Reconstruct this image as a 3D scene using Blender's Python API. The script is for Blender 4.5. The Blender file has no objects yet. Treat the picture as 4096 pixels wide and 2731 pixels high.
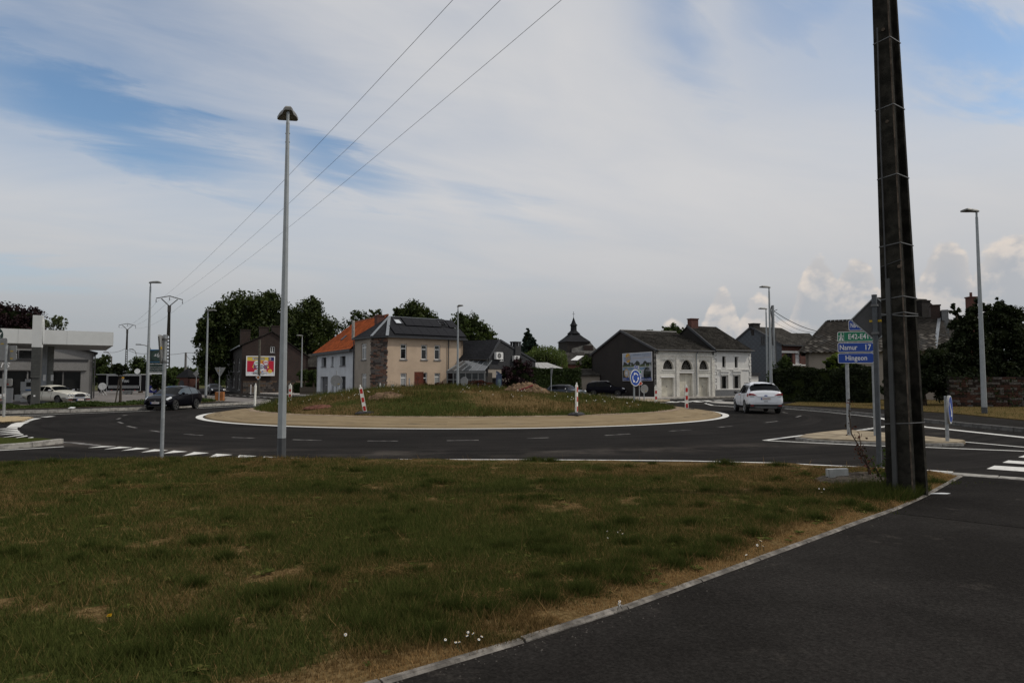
import bpy, math, random
import numpy as np
from mathutils import Vector, Matrix
R = math.radians
random.seed(7)
SC = bpy.context.scene
COL = SC.collection
# ---------------------------------------------------------------- camera
F = 2731.0
TH = math.atan(160.0 / F)
EYE = 1.7
cam_d = bpy.data.cameras.new('camera')
cam_d.lens = 24.0; cam_d.sensor_width = 36.0
cam_d.clip_start = 0.1; cam_d.clip_end = 6000
cam = bpy.data.objects.new('camera', cam_d); COL.objects.link(cam)
cam.location = (0, 0, EYE); cam.rotation_euler = (math.pi / 2 + TH, 0, 0)
SC.camera = cam
# ---------------------------------------------------------------- exposure, sun
SC.view_settings.view_transform = 'Standard'
SC.view_settings.look = 'None'
SC.view_settings.exposure = -1.2
SC.view_settings.gamma = 1.0
SC.view_settings.use_curve_mapping = False
SUN_AZ = R(0)      # measured from +X towards +Y
SUN_EL = R(47)
sun_d = bpy.data.lights.new('sun', 'SUN'); sun_d.energy = 4.4; sun_d.angle = R(2.5); sun_d.color = (1.0, .93, .82)
sun = bpy.data.objects.new('sun', sun_d); COL.objects.link(sun)
sdir = Vector((math.cos(SUN_EL) * math.cos(SUN_AZ), math.cos(SUN_EL) * math.sin(SUN_AZ), math.sin(SUN_EL)))
sun.rotation_euler = sdir.to_track_quat('Z', 'Y').to_euler()
SC.cycles.max_bounces = 5
SC.cycles.diffuse_bounces = 2
SC.cycles.glossy_bounces = 3
SC.cycles.transmission_bounces = 4
SC.cycles.transparent_max_bounces = 8
SC.cycles.caustics_reflective = False; SC.cycles.caustics_refractive = False


def ray(sx, sy):
    a = (sx - 2048) / F; b = -(sy - 1365.5) / F
    return Vector((a, math.cos(TH) - b * math.sin(TH), math.sin(TH) + b * math.cos(TH)))


def px(sx, sy, Y):
    d = ray(sx, sy); return Vector((d.x / d.y * Y, Y, EYE + d.z / d.y * Y))


def gp(sx, sy, z=0.0):
    d = ray(sx, sy); t = (z - EYE) / d.z
    return Vector((d.x * t, d.y * t, z))


def zat(sy, Y):
    return px(2048, sy, Y).z


def xat(sx, Y, sy=1560):
    return px(sx, sy, Y).x


# ---------------------------------------------------------------- node helpers
class NT:
    def __init__(s, tree): s.t = tree; s.n = tree.nodes; s.l = tree.links

    def node(s, typ, ins=None, **props):
        n = s.n.new(typ)
        for k, v in props.items(): setattr(n, k, v)
        for k, v in (ins or {}).items():
            sock = n.inputs[k]
            if isinstance(v, bpy.types.NodeSocket): s.l.new(v, sock)
            else:
                if sock.type == 'RGBA' and hasattr(v, '__len__') and len(v) == 3: v = (*v, 1)
                sock.default_value = v
        return n

    def math(s, op, a, b=0.0, c=None, clamp=False):
        d = {0: a, 1: b}
        if c is not None: d[2] = c
        return s.node('ShaderNodeMath', d, operation=op, use_clamp=clamp).outputs[0]

    def mix(s, f, a, b, blend='MIX'):
        n = s.node('ShaderNodeMix', data_type='RGBA', blend_type=blend)
        for idx, v in ((0, f), (6, a), (7, b)):
            if isinstance(v, bpy.types.NodeSocket): s.l.new(v, n.inputs[idx])
            else: n.inputs[idx].default_value = v if idx == 0 else ((*v, 1) if len(v) == 3 else v)
        return n.outputs[2]

    def mapr(s, v, a, b, c=0.0, d=1.0, smooth=True):
        return s.node('ShaderNodeMapRange', {'Value': v, 'From Min': a, 'From Max': b, 'To Min': c, 'To Max': d},
                      interpolation_type='SMOOTHSTEP' if smooth else 'LINEAR').outputs[0]

    def noise(s, vec, scale, detail=4, rough=.55, dist=0.0):
        return s.node('ShaderNodeTexNoise', {'Vector': vec, 'Scale': scale, 'Detail': detail, 'Roughness': rough, 'Distortion': dist}).outputs[0]

    def comb(s, x, y, z=0.0):
        return s.node('ShaderNodeCombineXYZ', {0: x, 1: y, 2: z}).outputs[0]


# ---------------------------------------------------------------- sky
world = bpy.data.worlds.new('World'); SC.world = world; world.use_nodes = True
W = NT(world.node_tree); W.n.clear()
geo = W.node('ShaderNodeTexCoord').outputs['Generated']
sep = W.node('ShaderNodeSeparateXYZ', {0: geo})
X, Y, Z = sep.outputs
az = W.math('MULTIPLY', W.math('ARCTAN2', X, Y), 57.2958)
el = W.math('MULTIPLY', W.math('ARCSINE', Z), 57.2958)
nish = W.node('ShaderNodeTexSky', sky_type='NISHITA', sun_disc=False, sun_elevation=SUN_EL,
              sun_rotation=math.pi / 2 - SUN_AZ, air_density=1.0, dust_density=1.6, ozone_density=1.2).outputs[0]
# cloud-sheet coordinates (flat sheet overhead)
zc = W.math('MAXIMUM', Z, 0.02)
pu = W.math('DIVIDE', X, W.math('ADD', zc, .12)); pv = W.math('DIVIDE', Y, W.math('ADD', zc, .12))
ca, sa = math.cos(R(28)), math.sin(R(28))
ru = W.math('ADD', W.math('MULTIPLY', pu, ca), W.math('MULTIPLY', pv, sa))
rv = W.math('SUBTRACT', W.math('MULTIPLY', pv, ca), W.math('MULTIPLY', pu, sa))
streak = W.noise(W.comb(W.math('MULTIPLY', ru, .55), W.math('MULTIPLY', rv, 1.15)), 1.0, 6, .55, .7)
fine = W.noise(W.comb(W.math('MULTIPLY', ru, 1.5), W.math('MULTIPLY', rv, 3.6)), 1.2, 6, .58, .5)
big = W.noise(W.comb(pu, pv, 3.3), .35, 3, .5, .2)


def blob(sx, sy, hw, hh, tilt, warp=6.0):
    """smooth 0..1 patch of sky round a direction; sizes in degrees"""
    d = ray(sx, sy).normalized()
    a0 = math.degrees(math.atan2(d.x, d.y)); e0 = math.degrees(math.asin(d.z))
    wa = W.math('MULTIPLY', W.math('SUBTRACT', streak, .5), warp * 1.6)
    we = W.math('MULTIPLY', W.math('SUBTRACT', fine, .5), warp)
    da = W.math('ADD', W.math('SUBTRACT', az, a0), wa); de = W.math('ADD', W.math('SUBTRACT', el, e0), we)
    c, s_ = math.cos(R(tilt)), math.sin(R(tilt))
    u = W.math('DIVIDE', W.math('ADD', W.math('MULTIPLY', da, c), W.math('MULTIPLY', de, s_)), hw)
    v = W.math('DIVIDE', W.math('SUBTRACT', W.math('MULTIPLY', de, c), W.math('MULTIPLY', da, s_)), hh)
    q = W.math('ADD', W.math('MULTIPLY', u, u), W.math('MULTIPLY', v, v))
    return W.math('EXPONENT', W.math('MULTIPLY', q, -1.0))


HOLES = [(430, 470, 15, 3.8, -13, .95, 9), (60, 140, 12, 4.5, -12, .7, 8), (1330, 650, 9, 2.2, -18, .72, 9), (1900, 800, 8, 1.6, -24, .35, 8), (2700, 120, 7, 4.5, -38, .55, 14), (3150, 60, 8, 3.4, -20, .6, 14),
         (3800, 260, 8, 3.2, -24, .75, 14), (60, 1090, 9, 1.4, 0, .35, 5), (1050, 1050, 12, 1.8, 2, .16, 6), (250, 150, 26, 11, -10, .66, 6), (3400, 80, 19, 8, -15, .48, 8), (1700, 30, 16, 4, 0, .25, 8), (300, 900, 26, 4, -8, .16, 6)]
hole = None
for (sx, sy, hw, hh, t, k, wp) in HOLES:
    b = W.math('MULTIPLY', blob(sx, sy, hw, hh, t, wp), k)
    hole = b if hole is None else W.math('MAXIMUM', hole, b)
outside = W.mapr(W.math('ABSOLUTE', az), 40, 60)                       # the same broken sheet goes on all round
rest = W.math('MULTIPLY', W.mapr(big, .5, .66), W.math('MAXIMUM', outside, W.mapr(el, 33, 45)))
hole = W.math('MAXIMUM', hole, rest)
tex = W.math('ADD', W.math('MULTIPLY', W.math('SUBTRACT', streak, .5), .75), W.math('MULTIPLY', W.math('SUBTRACT', fine, .5), .3))
cover = W.math('SUBTRACT', W.math('ADD', .93, W.math('MULTIPLY', tex, W.math('ADD', .55, W.math('MULTIPLY', hole, 1.1)))), W.math('MULTIPLY', hole, .95))
cover = W.mapr(cover, -.02, .95)
blue = W.mix(1.0, nish, (2.5, 2.9, 3.05), 'MULTIPLY')
K = 9.6   # keeps the sheet's radiance under the 0.1 background strength
dens = W.math('ADD', .5, W.math('ADD', W.math('MULTIPLY', W.math('SUBTRACT', streak, .5), .9), W.math('MULTIPLY', W.math('SUBTRACT', fine, .5), .22)), clamp=True)
sheet_c = W.mix(dens, tuple(K * c for c in (1.26, 1.31, 1.41)), tuple(K * c for c in (1.70, 1.655, 1.62)))
low = W.mapr(el, 2, 17, 1, 0)
gray = W.mix(W.mapr(az, -36, 36), tuple(K * c for c in (.86, .93, 1.0)), tuple(K * c for c in (.92, .97, 1.04)))
sheet_c = W.mix(W.math('MULTIPLY', low, .62), sheet_c, gray)
col = W.mix(cover, blue, sheet_c)
hz = W.mapr(el, 0, 9, .8, 0)
col = W.mix(hz, col, tuple(K * c for c in (.80, .855, .90)))
# cumulus low on the right: bumpy sunlit tops melting into the haze below
cn = W.noise(W.comb(az, W.math('MULTIPLY', el, 1.2)), .21, 9, .56, .15)
cn2 = W.noise(W.comb(W.math('ADD', az, .55), W.math('MULTIPLY', W.math('ADD', el, .6), 1.2)), .21, 9, .56, .15)
top = None
for (sx, sy, wd) in [(2690, 1245, 2.2), (2890, 1150, 2.4), (3030, 1175, 3.0), (3270, 1010, 2.9), (3420, 1035, 3.2), (3600, 1075, 3.6), (3780, 965, 3.2), (4060, 895, 4.5), (4500, 940, 8), (5200, 1080, 12), (3150, 1235, 7), (3650, 1150, 7)]:
    d = ray(sx, sy).normalized(); u = W.math('DIVIDE', W.math('SUBTRACT', az, math.degrees(math.atan2(d.x, d.y))), wd)
    q = W.math('MULTIPLY', W.math('EXPONENT', W.math('MULTIPLY', W.math('MULTIPLY', u, u), -1.0)), math.degrees(math.asin(d.z)))
    top = q if top is None else W.math('MAXIMUM', top, q)
depth = W.math('SUBTRACT', W.math('ADD', top, W.math('MULTIPLY', W.math('SUBTRACT', cn, .53), 4.6)), el)
cf = W.math('MULTIPLY', W.mapr(depth, 0, .55), W.math('MULTIPLY', W.mapr(depth, 1.0, 6.0, .88, .34), W.mapr(el, 1.0, 5.0, .2, 1)))
lit = W.math('ADD', W.mapr(W.math('SUBTRACT', cn, cn2), -.05, .10, 0, .75), W.mapr(depth, 0, 2.6, .35, 0), clamp=True)
cum_c = W.mix(lit, tuple(K * c for c in (1.0, 1.05, 1.13)), tuple(K * c for c in (1.74, 1.56, 1.40)))
col = W.mix(cf, col, cum_c)
bg = W.node('ShaderNodeBackground', {'Color': col, 'Strength': .1})
W.l.new(bg.outputs[0], W.node('ShaderNodeOutputWorld').inputs[0])
world.cycles.sampling_method = 'MANUAL'; world.cycles.sample_map_resolution = 512

# ---------------------------------------------------------------- materials
MATS = {}


def mat(name, c, rough=.8, var=.12, scale=6.0, bump=0.0, bscale=None, c2=None, metal=0.0, spec=.4, big=0.0, bigs=.35, coat=0.0, detail=5, lo=.38, hi=.62):
    if name in MATS: return MATS[name]
    m = bpy.data.materials.new(name); m.use_nodes = True
    t = NT(m.node_tree); p = t.n['Principled BSDF']
    tc = t.node('ShaderNodeTexCoord').outputs['Object']
    n = t.noise(tc, scale, detail)
    if c2 is None:
        c2 = tuple(max(0, x * (1 - var)) for x in c); c = tuple(min(1, x * (1 + var)) for x in c)
    f = t.mapr(n, lo, hi)
    colr = t.mix(f, c2, c)
    if big:
        g = t.mapr(t.noise(tc, bigs, 4, .6), .35, .65, 1 - big, 1 + big * .4)
        colr = t.mix(1.0, colr, t.comb(g, g, g), 'MULTIPLY')
    t.l.new(colr, p.inputs['Base Color'])
    p.inputs['Roughness'].default_value = rough; p.inputs['Metallic'].default_value = metal
    p.inputs['Specular IOR Level'].default_value = spec
    if coat: p.inputs['Coat Weight'].default_value = coat; p.inputs['Coat Roughness'].default_value = .06
    if bump:
        b = t.node('ShaderNodeBump', {'Height': t.noise(tc, bscale or scale * 4, 4), 'Strength': bump, 'Distance': .02})
        t.l.new(b.outputs[0], p.inputs['Normal'])
    MATS[name] = m
    return m


def brick_mat(name, c1, c2, mortar, bw=.21, bh=.065, dirt=.35, msize=.008, bump=.5, patch=None):
    m = bpy.data.materials.new(name); m.use_nodes = True
    t = NT(m.node_tree); p = t.n['Principled BSDF']
    tc = t.node('ShaderNodeTexCoord').outputs['Object']
    s = t.node('ShaderNodeSeparateXYZ', {0: tc})
    v = t.comb(t.math('ADD', s.outputs[0], s.outputs[1]), s.outputs[2])
    b = t.node('ShaderNodeTexBrick', {'Vector': v, 'Color1': c1, 'Color2': c2, 'Mortar': mortar, 'Scale': 1.0, 'Mortar Size': msize,
                                      'Mortar Smooth': .2, 'Bias': 0.0, 'Brick Width': bw, 'Row Height': bh})
    g = t.mapr(t.noise(tc, .5, 6, .65), .3, .7, 1 - dirt, 1 + dirt * .3)
    g2 = t.mapr(t.noise(tc, 9, 3, .65), .3, .7, .8, 1.15)
    c = t.mix(1.0, b.outputs[0], t.comb(g, g, g), 'MULTIPLY'); c = t.mix(1.0, c, t.comb(g2, g2, g2), 'MULTIPLY')
    if patch:
        c = t.mix(t.mapr(t.noise(tc, patch[1], 6, .7), patch[2], patch[2] + .06), c, patch[0])
    t.l.new(c, p.inputs['Base Color']); p.inputs['Roughness'].default_value = .9
    bp = t.node('ShaderNodeBump', {'Height': b.outputs['Fac'], 'Strength': bump, 'Distance': -.01})
    t.l.new(bp.outputs[0], p.inputs['Normal'])
    MATS[name] = m
    return m


def glass_mat(name, c=(.012, .014, .016), rough=.04, spec=.5):
    m = bpy.data.materials.new(name); m.use_nodes = True
    t = NT(m.node_tree); p = t.n['Principled BSDF']
    tc = t.node('ShaderNodeTexCoord').outputs['Object']
    n = t.mapr(t.noise(tc, .8, 3), .35, .65, .5, 1.6)
    t.l.new(t.mix(1.0, c, t.comb(n, n, n), 'MULTIPLY'), p.inputs['Base Color'])
    p.inputs['Roughness'].default_value = rough; p.inputs['Specular IOR Level'].default_value = spec
    b = t.node('ShaderNodeBump', {'Height': t.noise(tc, .7, 2), 'Strength': .06, 'Distance': .05})
    t.l.new(b.outputs[0], p.inputs['Normal'])
    MATS[name] = m
    return m


def leaf_mat(name, c, c2, trans=.25, scale=.9):
    m = bpy.data.materials.new(name); m.use_nodes = True
    t = NT(m.node_tree); t.n.clear()
    tc = t.node('ShaderNodeTexCoord').outputs['Object']
    n = t.mapr(t.noise(tc, scale, 3, .7), .33, .67)
    w = t.node('ShaderNodeTexWhiteNoise', {'Vector': t.node('ShaderNodeVectorMath', {0: tc, 3: 2.2}, operation='SCALE').outputs[0]}, noise_dimensions='3D').outputs[0]
    c0 = t.mix(n, c2, c)
    k = t.node('ShaderNodeAttribute', attribute_name='tint').outputs['Fac']
    g = t.mapr(k, 0, 1, .55, 1.45, smooth=False)
    c0 = t.mix(1.0, c0, t.comb(g, g, g), 'MULTIPLY')
    d = t.node('ShaderNodeBsdfDiffuse', {'Color': c0}); tr = t.node('ShaderNodeBsdfTranslucent', {'Color': t.mix(1.0, c0, (1.2, 1.25, .6), 'MULTIPLY')})
    gl = t.node('ShaderNodeBsdfGlossy', {'Color': (.6, .6, .6, 1), 'Roughness': .45})
    s1 = t.node('ShaderNodeMixShader', {0: trans, 1: d.outputs[0], 2: tr.outputs[0]})
    s2 = t.node('ShaderNodeMixShader', {0: .012, 1: s1.outputs[0], 2: gl.outputs[0]})
    t.l.new(s2.outputs[0], t.node('ShaderNodeOutputMaterial').inputs[0])
    MATS[name] = m
    return m


# ---------------------------------------------------------------- mesh helpers
class MB:
    def __init__(s): s.v = []; s.f = []; s.m = []

    def poly(s, pts, m=0):
        i = len(s.v); s.v.extend([tuple(p) for p in pts]); s.f.append(tuple(range(i, i + len(pts)))); s.m.append(m)

    def box(s, x0, x1, y0, y1, z0, z1, m=0, T=None):
        c = [(x0, y0, z0), (x1, y0, z0), (x1, y1, z0), (x0, y1, z0), (x0, y0, z1), (x1, y0, z1), (x1, y1, z1), (x0, y1, z1)]
        if T: c = [T(*q) for q in c]
        i = len(s.v); s.v.extend([tuple(q) for q in c])
        for q in ((0, 3, 2, 1), (4, 5, 6, 7), (0, 1, 5, 4), (1, 2, 6, 5), (2, 3, 7, 6), (3, 0, 4, 7)):
            s.f.append(tuple(i + k for k in q)); s.m.append(m)
        return s

    def prism(s, pts, off, m=0, m_side=None):
        """extrude a planar 3-D polygon by the vector off"""
        n = len(pts); a = [Vector(p) for p in pts]; b = [p + Vector(off) for p in a]
        nrm = Vector((0, 0, 0))
        for k in range(n): nrm += a[k].cross(a[(k + 1) % n])
        if nrm.dot(Vector(off)) > 0: a.reverse(); b.reverse()
        i = len(s.v); s.v.extend([tuple(p) for p in a + b])
        s.f.append(tuple(range(i, i + n))); s.m.append(m)
        s.f.append(tuple(reversed(range(i + n, i + 2 * n)))); s.m.append(m)
        for k in range(n):
            k2 = (k + 1) % n
            s.f.append((i + k2, i + k, i + n + k, i + n + k2)); s.m.append(m if m_side is None else m_side)
        return s

    def tube(s, pts, r, n=8, m=0, cap=True):
        pts = [Vector(p) for p in pts]; k = len(pts)
        rr = r if hasattr(r, '__len__') else [r] * k
        i0 = len(s.v); up = None
        for j, p in enumerate(pts):
            t = (pts[min(j + 1, k - 1)] - pts[max(j - 1, 0)]).normalized()
            if up is None:
                up = Vector((0, 0, 1)) if abs(t.z) < .9 else Vector((1, 0, 0))
            a = (up - t * up.dot(t)).normalized(); up = a; b = t.cross(a)
            for q in range(n):
                w = 2 * math.pi * (q + .5) / n
                s.v.append(tuple(p + (a * math.cos(w) + b * math.sin(w)) * rr[j]))
        for j in range(k - 1):
            for q in range(n):
                q2 = (q + 1) % n
                s.f.append((i0 + j * n + q, i0 + j * n + q2, i0 + (j + 1) * n + q2, i0 + (j + 1) * n + q)); s.m.append(m)
        if cap:
            s.f.append(tuple(reversed(range(i0, i0 + n)))); s.m.append(m)
            s.f.append(tuple(range(i0 + (k - 1) * n, i0 + k * n))); s.m.append(m)
        return s

    def bar(s, p, q, w, h, m=0, up=(0, 0, 1)):
        p, q = Vector(p), Vector(q); t = (q - p).normalized(); u = Vector(up)
        if abs(t.dot(u)) > .98: u = Vector((1, 0, 0))
        a = t.cross(u).normalized() * (w / 2); b = a.cross(t).normalized() * (h / 2)
        return s.prism([p - a - b, p + a - b, p + a + b, p - a + b], q - p, m)

    def disc(s, c, nrm, r, th, n=24, m=0, mside=None, ry=None):
        c, nrm = Vector(c), Vector(nrm).normalized()
        a = nrm.cross(Vector((0, 0, 1)))
        a = a.normalized() if a.length > .01 else Vector((1, 0, 0)); b = a.cross(nrm)
        return s.prism([c + a * r * math.cos(2 * math.pi * k / n) + b * (ry or r) * math.sin(2 * math.pi * k / n) for k in range(n)], nrm * th, m, mside)

    def build(s, name, mats, parent=None, loc=None, smooth=False, angle=None):
        me = bpy.data.meshes.new(name)
        me.from_pydata(s.v, [], s.f)
        mats = mats if isinstance(mats, (list, tuple)) else [mats]
        for q in mats: me.materials.append(q)
        if len(mats) > 1: me.polygons.foreach_set('material_index', s.m)
        if smooth: me.polygons.foreach_set('use_smooth', [True] * len(s.f))
        me.update()
        if smooth and angle: me.set_sharp_from_angle(angle=R(angle))
        return link(name, me, parent, loc)


def link(name, data, parent=None, loc=None):
    o = bpy.data.objects.new(name, data); COL.objects.link(o)
    if parent is not None: o.parent = parent
    if loc is not None: o.location = loc
    return o


def tag(o, label=None, cat=None, group=None, kind=None):
    if label: o['label'] = label
    if cat: o['category'] = cat
    if group: o['group'] = group
    if kind: o['kind'] = kind
    return o


def thing(name, label, cat, loc=(0, 0, 0), rz=0.0, group=None):
    o = link(name, None); o.location = loc; o.rotation_euler = (0, 0, rz); o.empty_display_size = .2
    return tag(o, label, cat, group)


def copy_tree(o, parent=None):
    c = o.copy(); COL.objects.link(c)
    if parent is not None: c.parent = parent
    for ch in list(o.children): copy_tree(ch, c)
    return c


def arrays(name, V, Fq, mats, parent=None, tint=None, smooth=False, midx=None):
    """mesh from numpy arrays; Fq is an (n,k) face array"""
    me = bpy.data.meshes.new(name); V = np.asarray(V, np.float32); Fq = np.asarray(Fq, np.int32); n, k = Fq.shape
    me.vertices.add(len(V)); me.vertices.foreach_set('co', V.ravel())
    me.loops.add(n * k); me.loops.foreach_set('vertex_index', Fq.ravel())
    me.polygons.add(n); me.polygons.foreach_set('loop_start', np.arange(0, n * k, k, dtype=np.int32))
    me.polygons.foreach_set('loop_total', np.full(n, k, np.int32))
    for q in (mats if isinstance(mats, (list, tuple)) else [mats]): me.materials.append(q)
    if midx is not None: me.polygons.foreach_set('material_index', np.asarray(midx, np.int32))
    if smooth: me.polygons.foreach_set('use_smooth', np.ones(n, bool))
    me.update(calc_edges=True)
    if tint is not None:
        a = me.attributes.new('tint', 'FLOAT', 'FACE'); a.data.foreach_set('value', np.asarray(tint, np.float32))
    return link(name, me, parent)


def vnoise(x, y, s, seed=0):
    """tileless value noise, 0..1"""
    x = np.asarray(x) / s; y = np.asarray(y) / s
    xi = np.floor(x).astype(np.int64); yi = np.floor(y).astype(np.int64); fx = x - xi; fy = y - yi
    fx = fx * fx * (3 - 2 * fx); fy = fy * fy * (3 - 2 * fy)

    def h(a, b):
        n = (a * 374761393 + b * 668265263 + seed * 1442695041) & 0xffffffff
        n = ((n ^ (n >> 13)) * 1274126177) & 0xffffffff
        return ((n ^ (n >> 16)) & 0xffff) / 65535.0
    return (h(xi, yi) * (1 - fx) + h(xi + 1, yi) * fx) * (1 - fy) + (h(xi, yi + 1) * (1 - fx) + h(xi + 1, yi + 1) * fx) * fy


def fbm(x, y, s, seed=0, o=4):
    r = 0; a = .5; t = 0
    for k in range(o): r = r + a * vnoise(x, y, s / 2 ** k, seed + k * 17); t += a; a *= .55
    return r / t


TXT = {}


def text(parent, body, pos, xd, up, m, w=None, h=None, name='lettering', ext=.003, bold=0.0, shear=0.0):
    """lettering as a thin solid; pos is its lower-left corner in the parent's space, scaled to width w and height h"""
    cu = bpy.data.curves.new('lettering', 'FONT'); cu.body = body; cu.size = 1; cu.extrude = 0; cu.resolution_u = 2; cu.offset = bold; cu.shear = shear
    tmp = bpy.data.objects.new('tmp_text', cu)
    me = bpy.data.meshes.new_from_object(tmp)
    bpy.data.objects.remove(tmp); bpy.data.curves.remove(cu)
    n = len(me.vertices); co = np.empty(n * 3, np.float32); me.vertices.foreach_get('co', co); co = co.reshape(-1, 3)
    lo, hi = co.min(0), co.max(0); sz = hi - lo
    sy = (h / sz[1]) if h else None; sx = (w / sz[0]) if w else None
    sx = sx or sy; sy = sy or sx
    xd = np.array(Vector(xd).normalized()); up = np.array(Vector(up).normalized()); nn = np.cross(xd, up)
    a = (co[:, :1] - lo[0]) * sx; b = (co[:, 1:2] - lo[1]) * sy
    q = np.array(pos) + a * xd + b * up + nn * ext
    me.vertices.foreach_set('co', q.astype(np.float32).ravel())
    me.materials.clear(); me.materials.append(m); me.update(); me.name = name
    return link(name, me, parent)


class Plane:
    """vertical plane through two ground points; px -> (u, z)"""
    def __init__(s, A, B):
        s.A = Vector((A[0], A[1], 0)); s.d = (Vector((B[0], B[1], 0)) - s.A); s.L = s.d.length; s.d.normalize(); s.n = Vector((s.d.y, -s.d.x, 0))
        s.rz = math.atan2(s.d.y, s.d.x)

    def uz(s, sx, sy):
        d = ray(sx, sy); o = Vector((0, 0, EYE)); t = (s.A - o).dot(s.n) / d.dot(s.n); p = o + d * t
        return (p - s.A).dot(s.d), p.z

    def rect(s, x0, y0, x1, y1):
        a = s.uz(x0, (y0 + y1) / 2); b = s.uz(x1, (y0 + y1) / 2); m = (x0 + x1) / 2
        return (a[0], b[0], s.uz(m, y1)[1], s.uz(m, y0)[1])


def basis(p0, p1):
    """a along the wall, b outward, z up -> local coordinates"""
    p0, p1 = Vector(p0[:2]), Vector(p1[:2]); d = (p1 - p0).normalized(); n = Vector((d.y, -d.x))
    return lambda a, b, z: (p0.x + d.x * a + n.x * b, p0.y + d.y * a + n.y * b, z)


def wall(root, p0, p1, z0, z1, m, ops=(), th=.3, name='wall', gable=None, slope=None):
    """a wall with real openings (u0,u1,za,zb); gable = list of (u,z) points closing the top, left to right"""
    T = basis(p0, p1); L = (Vector(p1[:2]) - Vector(p0[:2])).length
    us = sorted({0.0, L, *[o[0] for o in ops], *[o[1] for o in ops]}); zs = sorted({z0, z1, *[o[2] for o in ops], *[o[3] for o in ops]})
    us = [u for u in us if -1e-6 <= u <= L + 1e-6]; zs = [z for z in zs if z0 - 1e-6 <= z <= z1 + 1e-6]
    mb = MB()
    for i in range(len(us) - 1):
        for j in range(len(zs) - 1):
            cu, cz = (us[i] + us[i + 1]) / 2, (zs[j] + zs[j + 1]) / 2
            if any(o[0] < cu < o[1] and o[2] < cz < o[3] for o in ops): continue
            for b in (0, -th):
                q = [T(us[i], b, zs[j]), T(us[i + 1], b, zs[j]), T(us[i + 1], b, zs[j + 1]), T(us[i], b, zs[j + 1])]
                mb.poly(q if b == 0 else q[::-1])
    for (a0, a1, za, zb) in ops:
        a0, a1, za, zb = max(a0, 0), min(a1, L), max(za, z0), min(zb, z1)
        mb.poly([T(a0, 0, za), T(a0, 0, zb), T(a0, -th, zb), T(a0, -th, za)]); mb.poly([T(a1, 0, zb), T(a1, 0, za), T(a1, -th, za), T(a1, -th, zb)])
        mb.poly([T(a0, 0, zb), T(a1, 0, zb), T(a1, -th, zb), T(a0, -th, zb)]); mb.poly([T(a1, 0, za), T(a0, 0, za), T(a0, -th, za), T(a1, -th, za)])
    mb.poly([T(0, 0, z0), T(0, 0, z1), T(0, -th, z1), T(0, -th, z0)]); mb.poly([T(L, 0, z1), T(L, 0, z0), T(L, -th, z0), T(L, -th, z1)])
    if gable:
        g = [T(u, 0, z) for u, z in gable]
        mb.prism([T(0, 0, z1), *g, T(L, 0, z1)][::-1] if False else [T(0, -th, z1), *[T(u, -th, z) for u, z in gable], T(L, -th, z1)], Vector(T(0, th, 0)) - Vector(T(0, 0, 0)))
    return mb.build(name, m, root)


def window(root, p0, p1, op, frame, pane, rec=.14, sill=None, vert=(), horiz=(), fw=.06, name='window', pane_name='pane', sill_out=.07, blind=None):
    T = basis(p0, p1); a0, a1, z0, z1 = op; mb = MB()
    b0, b1 = -rec - .06, -rec
    mb.box(a0, a0 + fw, b0, b1, z0, z1, T=T); mb.box(a1 - fw, a1, b0, b1, z0, z1, T=T)
    mb.box(a0 + fw, a1 - fw, b0, b1, z0, z0 + fw, T=T); mb.box(a0 + fw, a1 - fw, b0, b1, z1 - fw, z1, T=T)
    for v in vert:
        u = a0 + (a1 - a0) * v; mb.box(u - fw * .45, u + fw * .45, b0 + .004, b1 + .004, z0 + fw, z1 - fw, T=T)
    for h in horiz:
        z = z0 + (z1 - z0) * h; mb.box(a0 + fw, a1 - fw, b0 + .008, b1 + .008, z - fw * .5, z + fw * .5, T=T)
    f = mb.build(name, frame, root)
    g = MB(); g.box(a0 + fw * .5, a1 - fw * .5, b0 + .015, b0 + .03, z0 + fw * .5, z1 - fw * .5, T=T); g.build(pane_name, pane, f)
    if blind:
        k = MB(); n = max(3, int((z1 - z0) * blind[1] / .09))
        for i in range(n):
            zz = z1 - fw - .09 * (i + 1); k.box(a0 + fw, a1 - fw, b0 + .034, b0 + .05, zz, zz + .072, T=T)
        k.build('blind', blind[0], f)
    if sill:
        s = MB(); s.box(a0 - .08, a1 + .08, -rec + .002, sill_out, z0 - .11, z0 - .003, T=T); s.build('sill', sill, f)
    return f


def gable_roof(root, quad, th, m, name='roof', eave=0.0):
    mb = MB(); q = [Vector(p) for p in quad]; n = (q[1] - q[0]).cross(q[3] - q[0]).normalized()
    if n.z < 0: n = -n
    mb.prism(q, n * th); return mb.build(name, m, root)
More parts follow.
